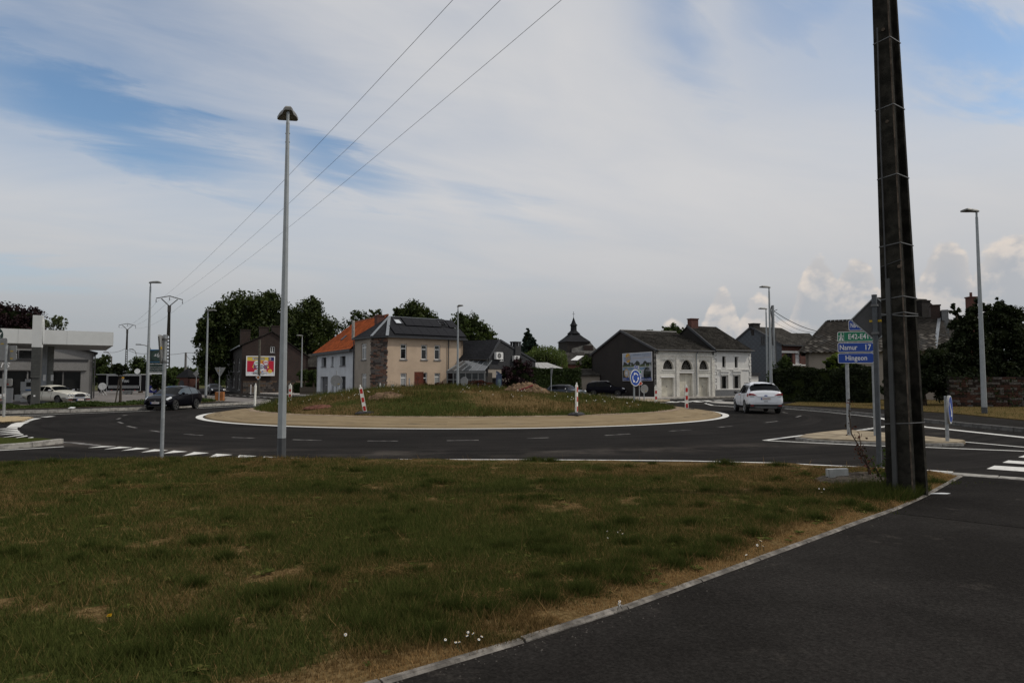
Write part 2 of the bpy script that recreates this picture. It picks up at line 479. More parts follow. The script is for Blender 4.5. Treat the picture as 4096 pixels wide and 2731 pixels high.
# ================================================================ SETTING
M = {}
def path_mat(name, k=1.0):
    m = bpy.data.materials.new(name); m.use_nodes = True; t = NT(m.node_tree); p = t.n['Principled BSDF']; tc = t.node('ShaderNodeTexCoord').outputs['Object']
    v = t.node('ShaderNodeTexVoronoi', {'Vector': tc, 'Scale': 75.0, 'Randomness': 1.0}, feature='F1'); st = t.node('ShaderNodeSeparateXYZ', {0: v.outputs['Color']}).outputs[0]
    grain = t.mapr(st, 0, 1, .78, 1.24, smooth=False); g2_ = t.mapr(t.noise(tc, 30, 4, .7), .3, .7, .75, 1.25)
    c = t.mix(t.mapr(t.noise(tc, .55, 6, .65), .35, .68), tuple(k * q for q in (.0152, .0138, .0127)), tuple(k * q for q in (.0250, .0229, .0212)))
    dust = t.mapr(t.noise(tc, 1.7, 7, .72), .57, .74); c = t.mix(t.math('MULTIPLY', dust, .4), c, (.075, .066, .058))
    for q in (grain, g2_): c = t.mix(1, c, t.comb(q, q, q), 'MULTIPLY')
    sp = t.mapr(t.noise(tc, 48, 2, .5), .76, .79); c = t.mix(t.math('MULTIPLY', sp, .35), c, (.10, .095, .09))
    t.l.new(c, p.inputs['Base Color']); p.inputs['Roughness'].default_value = .95; p.inputs['Specular IOR Level'].default_value = .02
    b = t.node('ShaderNodeBump', {'Height': st, 'Strength': .7, 'Distance': .006}); t.l.new(b.outputs[0], p.inputs['Normal']); return m


M['asphalt_old'] = path_mat('path_asphalt'); M['asphalt_new'] = path_mat('patched_asphalt', .8)
M['concrete'] = mat('concrete', (.34, .325, .30), .9, .2, 5, .4, 60, big=.25, spec=.2)
M['kerb'] = mat('kerb_concrete', (.30, .285, .26), .9, .25, 7, .4, 50, big=.3, spec=.2)
M['kerb_dark'] = mat('kerb_dark', (.12, .115, .108), .9, .25, 7, .4, 50, big=.3, spec=.2)
M['edging'] = mat('edging_concrete', (.185, .17, .152), .95, .3, 11, .6, 60, big=.35, bigs=2.5, spec=.1)
M['paving'] = mat('paving', (.165, .15, .14), .9, .15, 3, .2, 30, big=.3, spec=.2)
M['pale_paving'] = mat('pale_paving', (.33, .30, .275), .9, .15, 3, .2, 30, big=.25, spec=.2)
M['paint'] = mat('road_paint', (.62, .61, .58), .75, .2, 9, .2, 90, c2=(.42, .41, .39), lo=.28, hi=.5, spec=.2)
M['paint_worn'] = mat('road_paint_worn', (.22, .21, .20), .8, .2, 3.5, .2, 90, c2=(.05, .047, .044), lo=.4, hi=.6, spec=.2)
M['island'] = mat('island_paving', (.36, .30, .215), 1, .2, 2.5, .5, 40, c2=(.25, .205, .145), big=.2, bigs=1.5, spec=.05)
M['soil'] = mat('soil', (.19, .128, .080), 1, .3, 5, 1, 18, c2=(.095, .062, .040), spec=.05)
M['sand'] = mat('sand', (.27, .205, .13), 1, .3, 4, .5, 40, c2=(.18, .125, .075), spec=.05)


def road_mat():
    m = bpy.data.materials.new('road_asphalt'); m.use_nodes = True; t = NT(m.node_tree); p = t.n['Principled BSDF']
    tc = t.node('ShaderNodeTexCoord').outputs['Object']
    d = t.node('ShaderNodeVectorMath', {0: tc, 1: (-2.42, 38.5, 0)}, operation='SUBTRACT').outputs[0]
    r = t.node('ShaderNodeVectorMath', {0: d}, operation='LENGTH').outputs['Value']
    s = t.node('ShaderNodeSeparateXYZ', {0: d}); ang = t.math('ARCTAN2', s.outputs[0], s.outputs[1])
    ringv = t.comb(t.math('MULTIPLY', r, 2.2), t.math('MULTIPLY', ang, 1.3))
    rings = t.noise(ringv, 1.0, 5, .7)
    grain = t.mapr(t.noise(tc, 55, 3, .7), .3, .7, .84, 1.18)
    c = t.mix(t.mapr(rings, .35, .66), (.0125, .0114, .0106), (.0215, .0196, .0182))
    # rubber-dark wheel tracks and a paler dusty margin
    tr = t.math('ADD', t.mapr(t.math('ABSOLUTE', t.math('SUBTRACT', r, 16.6)), .15, 1.1, 1, 0), t.mapr(t.math('ABSOLUTE', t.math('SUBTRACT', r, 18.9)), .15, 1.0, 1, 0), clamp=True)
    c = t.mix(t.math('MULTIPLY', tr, .4), c, (.0115, .0106, .010))
    dust = t.math('MULTIPLY', t.mapr(t.math('ABSOLUTE', t.math('SUBTRACT', r, 22.2)), .1, 1.3, 1, 0), t.mapr(t.noise(tc, .5, 5, .7), .42, .66))
    c = t.mix(t.math('MULTIPLY', dust, .5), c, (.085, .073, .063))
    spots = t.mapr(t.noise(tc, .35, 6, .65), .3, .7, .8, 1.25)
    c = t.mix(1, c, t.comb(spots, spots, spots), 'MULTIPLY'); c = t.mix(1, c, t.comb(grain, grain, grain), 'MULTIPLY')
    t.l.new(c, p.inputs['Base Color']); p.inputs['Roughness'].default_value = .95; p.inputs['Specular IOR Level'].default_value = .03
    b = t.node('ShaderNodeBump', {'Height': t.noise(tc, 130, 3), 'Strength': .5, 'Distance': .01}); t.l.new(b.outputs[0], p.inputs['Normal'])
    return m


def apron_mat():
    m = bpy.data.materials.new('apron'); m.use_nodes = True; t = NT(m.node_tree); p = t.n['Principled BSDF']
    tc = t.node('ShaderNodeTexCoord').outputs['Object']
    s = t.node('ShaderNodeSeparateXYZ', {0: tc}); r = t.node('ShaderNodeVectorMath', {0: tc}, operation='LENGTH').outputs['Value']
    ang = t.math('ARCTAN2', s.outputs[0], s.outputs[1])
    n = t.noise(t.comb(t.math('MULTIPLY', r, 3), t.math('MULTIPLY', ang, 5)), 1.2, 6, .65)
    c = t.mix(t.mapr(n, .33, .67), (.185, .137, .078), (.245, .188, .114))
    mk = t.math('MULTIPLY', t.mapr(t.math('ABSOLUTE', t.math('SUBTRACT', r, 13.0)), .06, .22, 1, 0), t.mapr(t.noise(t.comb(t.math('MULTIPLY', r, 6), t.math('MULTIPLY', ang, 9)), 1.0, 5, .75), .5, .62))
    c = t.mix(t.math('MULTIPLY', mk, .85), c, (.045, .038, .03))
    st = t.mapr(t.noise(tc, .7, 5, .7), .55, .72); c = t.mix(t.math('MULTIPLY', st, .35), c, (.13, .105, .075))
    t.l.new(c, p.inputs['Base Color']); p.inputs['Roughness'].default_value = .95; p.inputs['Specular IOR Level'].default_value = .1
    b = t.node('ShaderNodeBump', {'Height': t.noise(tc, 40, 4), 'Strength': .4, 'Distance': .01}); t.l.new(b.outputs[0], p.inputs['Normal'])
    return m


def grass_mat(name, attr=True, blade=True):
    m = bpy.data.materials.new(name); m.use_nodes = True; t = NT(m.node_tree); t.n.clear()
    tc = t.node('ShaderNodeTexCoord').outputs['Object']
    dry = t.node('ShaderNodeAttribute', attribute_name='dry').outputs['Fac']
    tint = t.node('ShaderNodeAttribute', attribute_name='tint').outputs['Fac']
    n = t.noise(tc, 2.3, 4, .65)
    if blade:
        g = t.mix(tint, (.036, .048, .012), (.108, .118, .034)); d = t.mix(tint, (.070, .044, .017), (.235, .155, .066))
        c = t.mix(t.mapr(t.math('ADD', dry, t.math('MULTIPLY', t.math('SUBTRACT', tint, .5), .9)), .28, .80), g, d)
        c = t.mix(t.mapr(dry, 1.0, 1.35), c, t.mix(tint, (.19, .112, .044), (.46, .30, .135)))
    else:
        n2 = t.noise(tc, 26, 4, .7)
        g = t.mix(t.mapr(n2, .35, .65), (.024, .031, .009), (.055, .062, .019)); d = t.mix(t.mapr(n2, .35, .65), (.065, .042, .018), (.165, .115, .055))
        c = t.mix(t.mapr(t.math('ADD', dry, t.math('MULTIPLY', t.math('SUBTRACT', n, .5), .5)), .35, .65), g, d)
    b = t.node('ShaderNodeBsdfDiffuse', {'Color': c})
    if blade:
        tr = t.node('ShaderNodeBsdfTranslucent', {'Color': c}); b = t.node('ShaderNodeMixShader', {0: .3, 1: b.outputs[0], 2: tr.outputs[0]})
    t.l.new(b.outputs[0], t.node('ShaderNodeOutputMaterial').inputs[0])
    return m


M['road'] = road_mat(); M['apron'] = apron_mat(); M['blade'] = grass_mat('grass_blades'); M['turf'] = grass_mat('turf', blade=False)
M['field'] = mat('field', (.085, .075, .030), 1, .2, .02, 0, None, c2=(.048, .06, .022), big=.3, bigs=.05, spec=.05)

# the ground: one sheet to the horizon
mb = MB(); n = 48
mb.poly([(2600 * math.cos(2 * math.pi * k / n), 2600 * math.sin(2 * math.pi * k / n), -.09) for k in range(n)])
tag(mb.build('ground', M['field']), kind='structure')
mb = MB(); mb.poly([(-78, -8, 0), (80, -20, 0), (95, 110, 0), (40, 110, 0), (15, 90, 0), (-20, 90, 0), (-42, 150, 0), (-62, 190, 0), (-78, 190, 0), (-78, 120, 0)])
tag(mb.build('road', M['road']), kind='structure')


def slab(name, pts, z1, m, z0=-.08):
    mb = MB(); mb.prism([(p[0], p[1], z0) for p in pts], (0, 0, z1 - z0), 0); return tag(mb.build(name, m), kind='structure')


def g2(sx, sy, z=0): p = gp(sx, sy, z); return (p.x, p.y)


KM = {}


def kerb(line, name, m, w=.16, z0=-.05, z1=.14, ln=1.0, side=1, jit=.006, maxn=300):
    """kerbstones laid end to end along a ground polyline, every stone an object"""
    root = tag(link(name, None), kind='structure')
    pts = [Vector((p[0], p[1], 0)) for p in line]; seg = []
    L = sum((pts[i + 1] - pts[i]).length for i in range(len(pts) - 1)); N = min(maxn, max(1, int(L / ln))); ln = L / N
    key = (m.name, round(ln, 3), w, z1)
    if key not in KM:
        b = MB(); b.box(-ln / 2 + .008, ln / 2 - .008, -w / 2, w / 2, z0, z1 - .015); b.prism([(-ln / 2 + .008, -w / 2, z1 - .015), (ln / 2 - .008, -w / 2, z1 - .015), (ln / 2 - .008, -w / 2 + .02, z1), (-ln / 2 + .008, -w / 2 + .02, z1)], (0, .001, 0))
        b.box(-ln / 2 + .008, ln / 2 - .008, -w / 2 + .018, w / 2, z1 - .016, z1); o = b.build('kerbstone', m); KM[key] = o.data; bpy.data.objects.remove(o)
    me = KM[key]

    def at(s):
        for i in range(len(pts) - 1):
            l = (pts[i + 1] - pts[i]).length
            if s <= l or i == len(pts) - 2: return pts[i] + (pts[i + 1] - pts[i]) * (s / l)
            s -= l
    for k in range(N):
        a, b = at(k * ln), at((k + 1) * ln); d = b - a
        o = link('kerbstone', me, root, (a + b) / 2 + Vector((0, 0, random.uniform(-jit, jit)))); o.rotation_euler.z = math.atan2(d.y, d.x)
    return root


# --- pavements and verges (raised parts of the ground)
C_edge = [(-58.5, 11.9)] + [g2(*p) for p in [(0, 1655), (300, 1648), (590, 1638), (760, 1629), (930, 1619), (1062, 1613), (1078, 1607), (1000, 1597), (900, 1589), (800, 1582)]]
station = slab('forecourt', C_edge + [(-58, 112), (-150, 112), (-150, 11.9)], .1, M['paving'])
kerb([tuple(p) for p in C_edge[1:9]], 'kerb', M['kerb'], z1=.17, w=.2)


def offset_strip(line, d0, d1):
    P = [Vector(p[:2]) for p in line]; out = []
    for d in (d0, d1):
        row = []
        for i, p in enumerate(P):
            t = (P[min(i + 1, len(P) - 1)] - P[max(i - 1, 0)]).normalized(); nrm = Vector((-t.y, t.x)); row.append(p + nrm * d)
        out.append(row)
    return out


def strip(name, line, d0, d1, z, m, kind='structure'):
    a, b = offset_strip(line, d0, d1); mb = MB()
    for i in range(len(a) - 1): mb.poly([(*a[i], z), (*a[i + 1], z), (*b[i + 1], z), (*b[i], z)])
    o = mb.build(name, m); tag(o, kind=kind); return o


Cp = C_edge[0:7]
strip('pavement', Cp, .12, 4.6, .104, M['asphalt_old'])
strip('soil_bed', Cp, 4.6, 7.2, .106, M['sand'])
D_edge = [(-62, 142), g2(1000, 1574), g2(1180, 1583), g2(1265, 1588), (-17.5, 66.5), (-13, 63), (-6, 61.5), (2, 61), (9, 61.8), (13.7, 64.5), (24.6, 73.7), (45, 90), (80, 118)]
slab('pavement', D_edge + [(80, 165), (-62, 165)], .1, M['pale_paving'])
kerb([D_edge[k] for k in range(1, 4)], 'kerb', M['kerb'], w=.3)
kerb([D_edge[k] for k in range(8, 11)], 'kerb', M['kerb'], w=.3)
E_edge = [(90, 105), (50, 76), (30, 62), (21, 55), (17.4, 51.6), (16.5, 50.2), (16.9, 47), (17.3, 43.4), (17.7, 38.7), (17.6, 33.2), (17.2, 28), (17.1, 23.5), (18.4, 19.6), (23, 14), (34, 3), (46, -9)]
slab('pavement', E_edge + [(130, -9), (130, 105)], .1, M['asphalt_old'])
kerb(E_edge[4:14], 'kerb', M['kerb_dark'], w=.18, z1=.15)
E_grass = [(100, 100), (52, 74), (31, 60.5), (22, 52.6), (18.4, 46.4), (19.9, 43.4), (21.1, 39.7), (22, 34.4), (20.9, 27.6), (24, 21), (36, 9)]
slab('verge', E_grass + [(130, 9), (130, 100)], .14, M['turf'], .02)
# the footpath we stand on
EDG = [(-12, -4.6), (-5.5, .2), (-.76, 3.85), (.556, 4.87), (3.05, 7.2), (5.58, 9.57), (7.96, 12.2)]
slab('footpath', EDG + [(8.8, 11.7), (16, 4), (24, -4), (20, -8), (-12, -8)], .035, M['asphalt_old'], -.05)
kerb(EDG[1:], 'edging', M['edging'], w=.058, z0=-.1, z1=.056, ln=1.0, jit=.006)
mb = MB(); mb.poly([(*g2(*q, .035), .039) for q in [(3570, 2052), (3700, 2066), (4096, 2112), (4700, 2190), (4700, 1990), (4096, 1929), (3880, 1912), (3836, 1908)]][::-1]); tag(mb.build('footpath', M['asphalt_new']), kind='structure')
# flush pale kerb where the footpath meets the road
kerb([(6.9, 13.25), (7.75, 12.62), (8.85, 11.72), (16.1, 4.05)], 'kerb', M['kerb'], w=.3, z0=-.05, z1=.045, ln=1.0)

# --- traffic islands
def island(name, pxs, z1, m, km, paver=None):
    pts = [g2(*p) for p in pxs]; o = slab(name, pts, z1, M['island'] if m == M['sand'] else m); return o, pts


sp_r, pts_r = island('traffic_island', [(3195, 1757), (3225, 1747), (3280, 1739), (3370, 1729), (3400, 1729), (3545, 1741), (3720, 1757), (3850, 1771), (3862, 1775), (3830, 1780), (3700, 1781), (3500, 1776), (3250, 1764)], .09, M['sand'], None)
kerb([g2(*p) for p in [(3850, 1782), (3700, 1785), (3500, 1780), (3250, 1768), (3188, 1759)]], 'kerb', M['kerb'], w=.12, z1=.075, ln=.6)
sp_l, _ = island('traffic_island', [(-400, 1762), (0, 1763), (150, 1765), (200, 1768), (235, 1773), (200, 1779), (0, 1793), (-500, 1840)], .1, M['turf'], None)
kerb([g2(*p) for p in [(-300, 1820), (0, 1797), (205, 1781), (240, 1773)]], 'kerb', M['kerb'], w=.15, z1=.13)
sp_b, pts_b = island('traffic_island', [(-300, 1668), (0, 1672), (85, 1674), (112, 1679), (88, 1688), (0, 1695), (-300, 1712)], .08, M['sand'], None)
sp_n, _ = island('traffic_island', [(2832, 1613), (2865, 1610), (2950, 1613), (2950, 1621), (2870, 1619)], .1, M['concrete'], None)
kerb([g2(*p) for p in [(2950, 1623), (2870, 1620), (2828, 1613), (2870, 1608.5), (2950, 1611)]], 'kerb', M['kerb_dark'], w=.14, z1=.13, ln=.7)
sp_g, _ = island('traffic_island', [(2440, 1600), (2580, 1598), (2680, 1603), (2640, 1609), (2480, 1609)], .1, M['sand'], None)
# small pavers of the two nearer islands
b = MB(); b.box(-.098, .098, -.098, .098, 0, .03); o = b.build('paver', mat('paver', (.36, .28, .17), .95, .25, 9, .4, 60, spec=.1)); PV = o.data; bpy.data.objects.remove(o)
def inside(p, poly):
    c = False; j = len(poly) - 1
    for i in range(len(poly)):
        if (poly[i][1] > p[1]) != (poly[j][1] > p[1]) and p[0] < (poly[j][0] - poly[i][0]) * (p[1] - poly[i][1]) / (poly[j][1] - poly[i][1]) + poly[i][0]: c = not c
        j = i
    return c


pb = []
for i in range(120):
    for j in range(60):
        q = (-27 + i * .4 * .8, 27 + j * .4 * .8)
        if inside(q, pts_b) and q[0] > -23.6: pb.append(q)
for q in pb[:290]:
    o = link('paver', PV, sp_b, (q[0], q[1], .075 + random.uniform(-.004, .004))); o.scale = (1.6, 1.6, 1)

# --- roundabout: apron and mound
CX, CY = -2.42, 38.5


def mound_z(x, y): q = min(1.0, math.hypot(x, y) / 11.3); return .27 + 1.08 * (1 - q * q) ** .95 * (1 - .26 * x / 11)


def mound_hit(sx, sy):
    """where the line of sight meets the mound"""
    for k in range(400):
        p = px(sx, sy, 27 + k * .06)
        if p.z <= mound_z(p.x - CX, p.y - CY): return p
    return p


mb = MB(); n = 160; rings = [(13.55, .0), (13.5, .06), (12.5, .20), (11.6, .30), (11.0, .30), (9, .28)]
for k in range(n):
    a0, a1 = 2 * math.pi * k / n, 2 * math.pi * (k + 1) / n
    for i in range(len(rings) - 1):
        (r0, z0), (r1, z1) = rings[i], rings[i + 1]
        mb.poly([(r0 * math.cos(a0), r0 * math.sin(a0), z0), (r0 * math.cos(a1), r0 * math.sin(a1), z0), (r1 * math.cos(a1), r1 * math.sin(a1), z1), (r1 * math.cos(a0), r1 * math.sin(a0), z1)])
tag(mb.build('roundabout_apron', M['apron'], None, (CX, CY, 0)), kind='structure')
# irregular strip of washed-out sand between grass and apron
n = 320; mb = MB(); ro = lambda a, q: 11.62 + .5 * (fbm(np.array([math.cos(a) * 9 + 30]), np.array([math.sin(a) * 9 + 30]), .9, q, 4)[0] - .5)
for k in range(n):
    a0, a1 = 2 * math.pi * k / n, 2 * math.pi * ((k + 1) % n) / n; r0, r1 = ro(a0, 41), ro(a1, 41)
    mb.poly([(r * math.cos(a), r * math.sin(a), z) for r, a, z in ((10.6, a0, .318), (r0, a0, .306 if r0 < 11.6 else .306 - (r0 - 11.6) * .11), (r1, a1, .306 if r1 < 11.6 else .306 - (r1 - 11.6) * .11), (10.6, a1, .318))])
tag(mb.build('sand_strip', mat('washed_sand', (.30, .235, .17), 1, .3, 3, .6, 30, c2=(.19, .14, .10), spec=.05), None, (CX, CY, 0)), kind='structure')
NR, NA = 60, 200
ii, jj = np.meshgrid(np.arange(NR + 1), np.arange(NA), indexing='ij')
ang = 2 * np.pi * jj / NA; rad0 = ii / NR
edge_r = 11.35 + .35 * (fbm(np.cos(ang) * 6 + 40, np.sin(ang) * 6 + 40, 1.3, 5) - .5) * 2
rr = rad0 * edge_r; mxx = rr * np.cos(ang); myy = rr * np.sin(ang)
mzz = .27 + 1.08 * np.clip(1 - rad0 ** 2, 0, 1) ** .95 * (1 - .26 * mxx / 11) + .10 * (fbm(mxx + 50, myy + 50, 2.2, 3) - .5) * (rad0 < .99)
V = np.stack([mxx, myy, mzz], -1).reshape(-1, 3)
Fq = np.stack([ii[:-1] * NA + jj[:-1], ii[:-1] * NA + (jj[:-1] + 1) % NA, (ii[:-1] + 1) * NA + (jj[:-1] + 1) % NA, (ii[:-1] + 1) * NA + jj[:-1]], -1).reshape(-1, 4)[:, ::-1]


def m_dry(x, y):
    return np.clip(-.12 + .95 * fbm(x + 30, y + 30, 3.2, 11) + .28 * (np.hypot(x, y + 3) < 9) * np.clip((-y) / 8, 0, 1) - .1, 0, 1)


mo = arrays('roundabout_island', V, Fq, M['turf'], smooth=True); mo.location = (CX, CY, 0); tag(mo, kind='structure')
cc = V[Fq].mean(1); a = mo.data.attributes.new('dry', 'FLOAT', 'FACE'); a.data.foreach_set('value', m_dry(cc[:, 0], cc[:, 1]).astype(np.float32))

# --- near verge surface
PAIR = [((-40, -26), (-56, -6)), ((-5.5, .2), (-10.3, 13.7)), ((-.76, 3.85), (-7.2, 14.55)), ((.556, 4.87), (-4.5, 14.45)), ((3.05, 7.2), (1.5, 14.2)), ((5.58, 9.57), (5.5, 13.55)), ((7.9, 12.15), (7.75, 12.5))]
PU = np.array([0, .22, .42, .55, .75, .9, 1.0]); PN = np.array([p[0] for p in PAIR], float); PF = np.array([p[1] for p in PAIR], float)


def verge_pt(u, v):
    nx = np.interp(u, PU, PN[:, 0]); ny = np.interp(u, PU, PN[:, 1]); fx = np.interp(u, PU, PF[:, 0]); fy = np.interp(u, PU, PF[:, 1])
    return nx + (fx - nx) * v, ny + (fy - ny) * v


def edg_dist(x, y):
    """distance from the path edging, in metres (positive on the grass)"""
    d = None
    for k in range(1, len(EDG) - 1):
        ax, ay = EDG[k]; bx, by = EDG[k + 1]; t = np.clip(((x - ax) * (bx - ax) + (y - ay) * (by - ay)) / ((bx - ax) ** 2 + (by - ay) ** 2), 0, 1)
        q = np.hypot(x - ax - t * (bx - ax), y - ay - t * (by - ay)); d = q if d is None else np.minimum(d, q)
    return d


def verge_dry(x, y):
    e = edg_dist(x, y); n = fbm(x + 60, y + 60, 1.5, 21, 5); n2 = fbm(x + 60, y + 60, .5, 33, 3)
    d = -.04 + .62 * n + .6 * (n2 - .5) + .6 * (fbm(x + 90, y + 20, 3.4, 61, 3) - .3)
    d += .16 * np.clip((x + 1.5) / 5, 0, 1) + .55 * np.clip(1 - e / .55, 0, 1) + .30 * np.clip((x - .5) / 6, 0, 1) * np.clip((y - 9) / 4, 0, 1) + .10 * np.clip((y - 11) / 3, 0, 1)
    d += .45 * np.clip((fbm(x + 60, y + 60, .38, 79, 4) - .62) * 5, 0, 1) + .12 * (fbm(x + 10, y + 60, .16, 83, 2) - .5)
    d -= .25 * np.clip(1 - np.abs(e - 1.0) / .6, 0, 1) * np.clip((n - .3) * 5, 0, 1) + .12 * np.clip((-x - 1) / 5, 0, 1)
    return np.clip(d, 0, 1) + .55 * np.clip(1 - (e - .20) / .30, 0, 1) * np.clip((n2 - .2) * 4, 0, 1)


def verge_z(x, y):
    e = edg_dist(x, y); return .035 + np.clip(e / .8, 0, 1) * (.03 + .07 * (fbm(x + 60, y + 60, 1.1, 9, 4) - .45)) + .02 * np.clip(e / 4, 0, 1)


NU, NV = 420, 150
uu, vv = np.meshgrid(np.linspace(0, 1, NU), np.linspace(0, 1, NV), indexing='ij')
vx, vy = verge_pt(uu, vv); V = np.stack([vx, vy, verge_z(vx, vy)], -1).reshape(-1, 3)
i0 = (np.arange(NU - 1)[:, None] * NV + np.arange(NV - 1)[None]).ravel()
Fq = np.stack([i0, i0 + NV, i0 + NV + 1, i0 + 1], -1)
vo = arrays('verge', V, Fq, M['turf'], smooth=True); tag(vo, kind='structure')
cc = V[Fq].mean(1); a = vo.data.attributes.new('dry', 'FLOAT', 'FACE'); a.data.foreach_set('value', verge_dry(cc[:, 0], cc[:, 1]).astype(np.float32))


def blades(name, x, y, z, h, w, dry, tint, lean=.5, seed=1, parent=None, m=None):
    rg = np.random.default_rng(seed); n = len(x); th = rg.uniform(0, 2 * np.pi, n); lth = rg.uniform(0, 2 * np.pi, n); ln = h * lean * rg.uniform(.2, 1.3, n)
    dx, dy = np.cos(th) * w, np.sin(th) * w
    V = np.empty((n, 3, 3), np.float32)
    V[:, 0] = np.stack([x - dx, y - dy, z - .01], -1); V[:, 1] = np.stack([x + dx, y + dy, z - .01], -1)
    V[:, 2] = np.stack([x + np.cos(lth) * ln, y + np.sin(lth) * ln, z + h], -1)
    o = arrays(name, V.reshape(-1, 3), np.arange(3 * n).reshape(n, 3), m or M['blade'], parent, tint)
    a = o.data.attributes.new('dry', 'FLOAT', 'FACE'); a.data.foreach_set('value', dry.astype(np.float32))
    return tag(o, kind='stuff')


rg = np.random.default_rng(3)
u = rg.uniform(.13, 1, 1500000); v = rg.uniform(0, 1, len(u)); x, y = verge_pt(u, v)
dd = np.hypot(x, y); infr = (np.abs(x) < y * .80 + .5) & (y > 3.2)
A = np.interp(u, [.13, .22, .42, .55, .75, .9, 1], [2.5, 1.1, .8, .75, .6, .38, .1])
keep = infr & (rg.uniform(0, 1, len(u)) < np.clip(A * (6.0 / np.maximum(dd, 4)) ** 1.1, 0, 1) * .95)
x, y = x[keep], y[keep]; n = len(x); dd = dd[keep]
dry = verge_dry(x, y); e = edg_dist(x, y); bare = fbm(x + 60, y + 60, .38, 79, 4) > .70
h = rg.uniform(.018, .045, n) * (1 + .9 * (1 - dry)) * np.where(bare, .3, 1) * (.75 + .6 * fbm(x, y, .35, 5, 2)) + .02 * np.clip((y - 13.6) / 1, 0, 1) * (x < -1.5) - .012 * (x > -.5) * np.clip((y - 12.5) / 1.2, 0, 1)
h *= np.where(x > -3, np.clip((14.2 - y - .12 * np.clip(x, 0, 9)) / .9, .3, 1), 1); tall = rg.uniform(0, 1, n) < .004; h = np.where(tall, rg.uniform(.10, .2, n), h)
blades('verge_grass', x, y, verge_z(x, y), h, np.where(tall, .0016, .0026) * (1 + dd / 14), dry + np.where(tall, .5, 0), np.clip(rg.normal(.45, .25, n), 0, 1), .9, 5)
# feathery weed tussocks: soft dark-green clumps in the verge
NC = 130; cu, cvv = rg.uniform(.2, .97, NC), rg.uniform(.02, .97, NC) ** 1.2; cx, cy = verge_pt(cu, cvv)
extra = [(1650, 2500), (1480, 2560), (1800, 2470), (2250, 2250), (2170, 2210), (2330, 2330), (2390, 2150), (2050, 2080), (2500, 2130), (2700, 2290), (2900, 2200), (3080, 2110), (3250, 2040), (1320, 2330), (790, 2210), (800, 2580), (560, 2680), (2220, 1960), (1700, 1975), (2900, 1878), (3450, 1985), (3400, 2040), (2600, 2260), (2820, 2230), (1100, 2440), (200, 1870), (60, 1880), (2330, 2400), (2120, 2430), (1950, 2480)]
ex = np.array([g2(*p) for p in extra]); cx = np.concatenate([cx, ex[:, 0]]); cy = np.concatenate([cy, ex[:, 1]])
ok = (np.abs(cx) < cy * .8) & (cy > 3.5) & (edg_dist(cx, cy) > .12); big_ = np.concatenate([np.zeros(NC), np.ones(len(extra))])[ok]; cx, cy = cx[ok], cy[ok]
xs, ys, hs, ts = [], [], [], []
for k in range(len(cx)):
    rad = (rg.uniform(.07, .2) if not big_[k] else rg.uniform(.16, .32)) * (1.0 if cy[k] < 9 else 1.2); nb = int(2600 * rad * (1.4 if cy[k] < 8 else .8))
    a_ = rg.uniform(0, 2 * np.pi, nb); q = np.abs(rg.normal(0, .5, nb)) * rad; st = rg.uniform(1.2, 2.2)
    xs.append(cx[k] + np.cos(a_) * q * st); ys.append(cy[k] + np.sin(a_) * q); hs.append((.03 + .095 * np.exp(-(q / rad) ** 2 * 1.4)) * rg.uniform(.35, 1.0, nb) * (.8 + rad)); ts.append(np.clip(rg.normal(.22, .2, nb), 0, 1))
xs, ys, hs, ts = map(np.concatenate, (xs, ys, hs, ts))
ok = edg_dist(xs, ys) > .03; xs, ys, hs, ts = xs[ok], ys[ok], hs[ok], ts[ok]
blades('weeds', xs, ys, verge_z(xs, ys), hs, np.full(len(xs), .003) * (1 + np.hypot(xs, ys) / 14), np.full(len(xs), .02), ts, .9, 9)
# straw and clippings lying on the turf
n = 22000; u = rg.uniform(.15, 1, n); v = rg.uniform(0, 1, n); x, y = verge_pt(u, v)
hay = np.array([g2(*p) for p in [(330, 1990), (240, 1995), (540, 1968), (640, 1975), (700, 1962), (760, 1965), (1040, 1925), (1120, 1935), (1300, 1932), (1230, 1945), (880, 1900), (1750, 1885), (1850, 1890), (2100, 2010), (2600, 1905), (1500, 2330), (2050, 2420)]]); kk = rg.integers(0, len(hay), n // 4)
x[:n // 4] = hay[kk, 0] + rg.normal(0, .24, n // 4); y[:n // 4] = hay[kk, 1] + rg.normal(0, .06, n // 4)
ok = (np.abs(x) < y * .8) & (edg_dist(x, y) > .05) & ((fbm(x + 60, y + 60, 1.0, 51, 4) > .5) | (np.arange(n) < n // 4)); x, y = x[ok], y[ok]; n = len(x)
th = rg.uniform(0, 2 * np.pi, n); L = rg.uniform(.02, .075, n); w = .0018 * (1 + np.hypot(x, y) / 14); z = verge_z(x, y) + rg.uniform(.008, .03, n)
V = np.empty((n, 4, 3), np.float32); c, s = np.cos(th), np.sin(th)
for q, (a_, b_) in enumerate(((-1, -1), (1, -1), (1, 1), (-1, 1))):
    V[:, q] = np.stack([x + c * L * a_ - s * w * b_, y + s * L * a_ + c * w * b_, z + .006 * a_], -1)
o = arrays('dry_clippings', V.reshape(-1, 3), np.arange(4 * n).reshape(n, 4), M['blade'], None, rg.uniform(.3, 1, n)); a = o.data.attributes.new('dry', 'FLOAT', 'FACE'); a.data.foreach_set('value', np.ones(n, np.float32)); tag(o, kind='stuff')
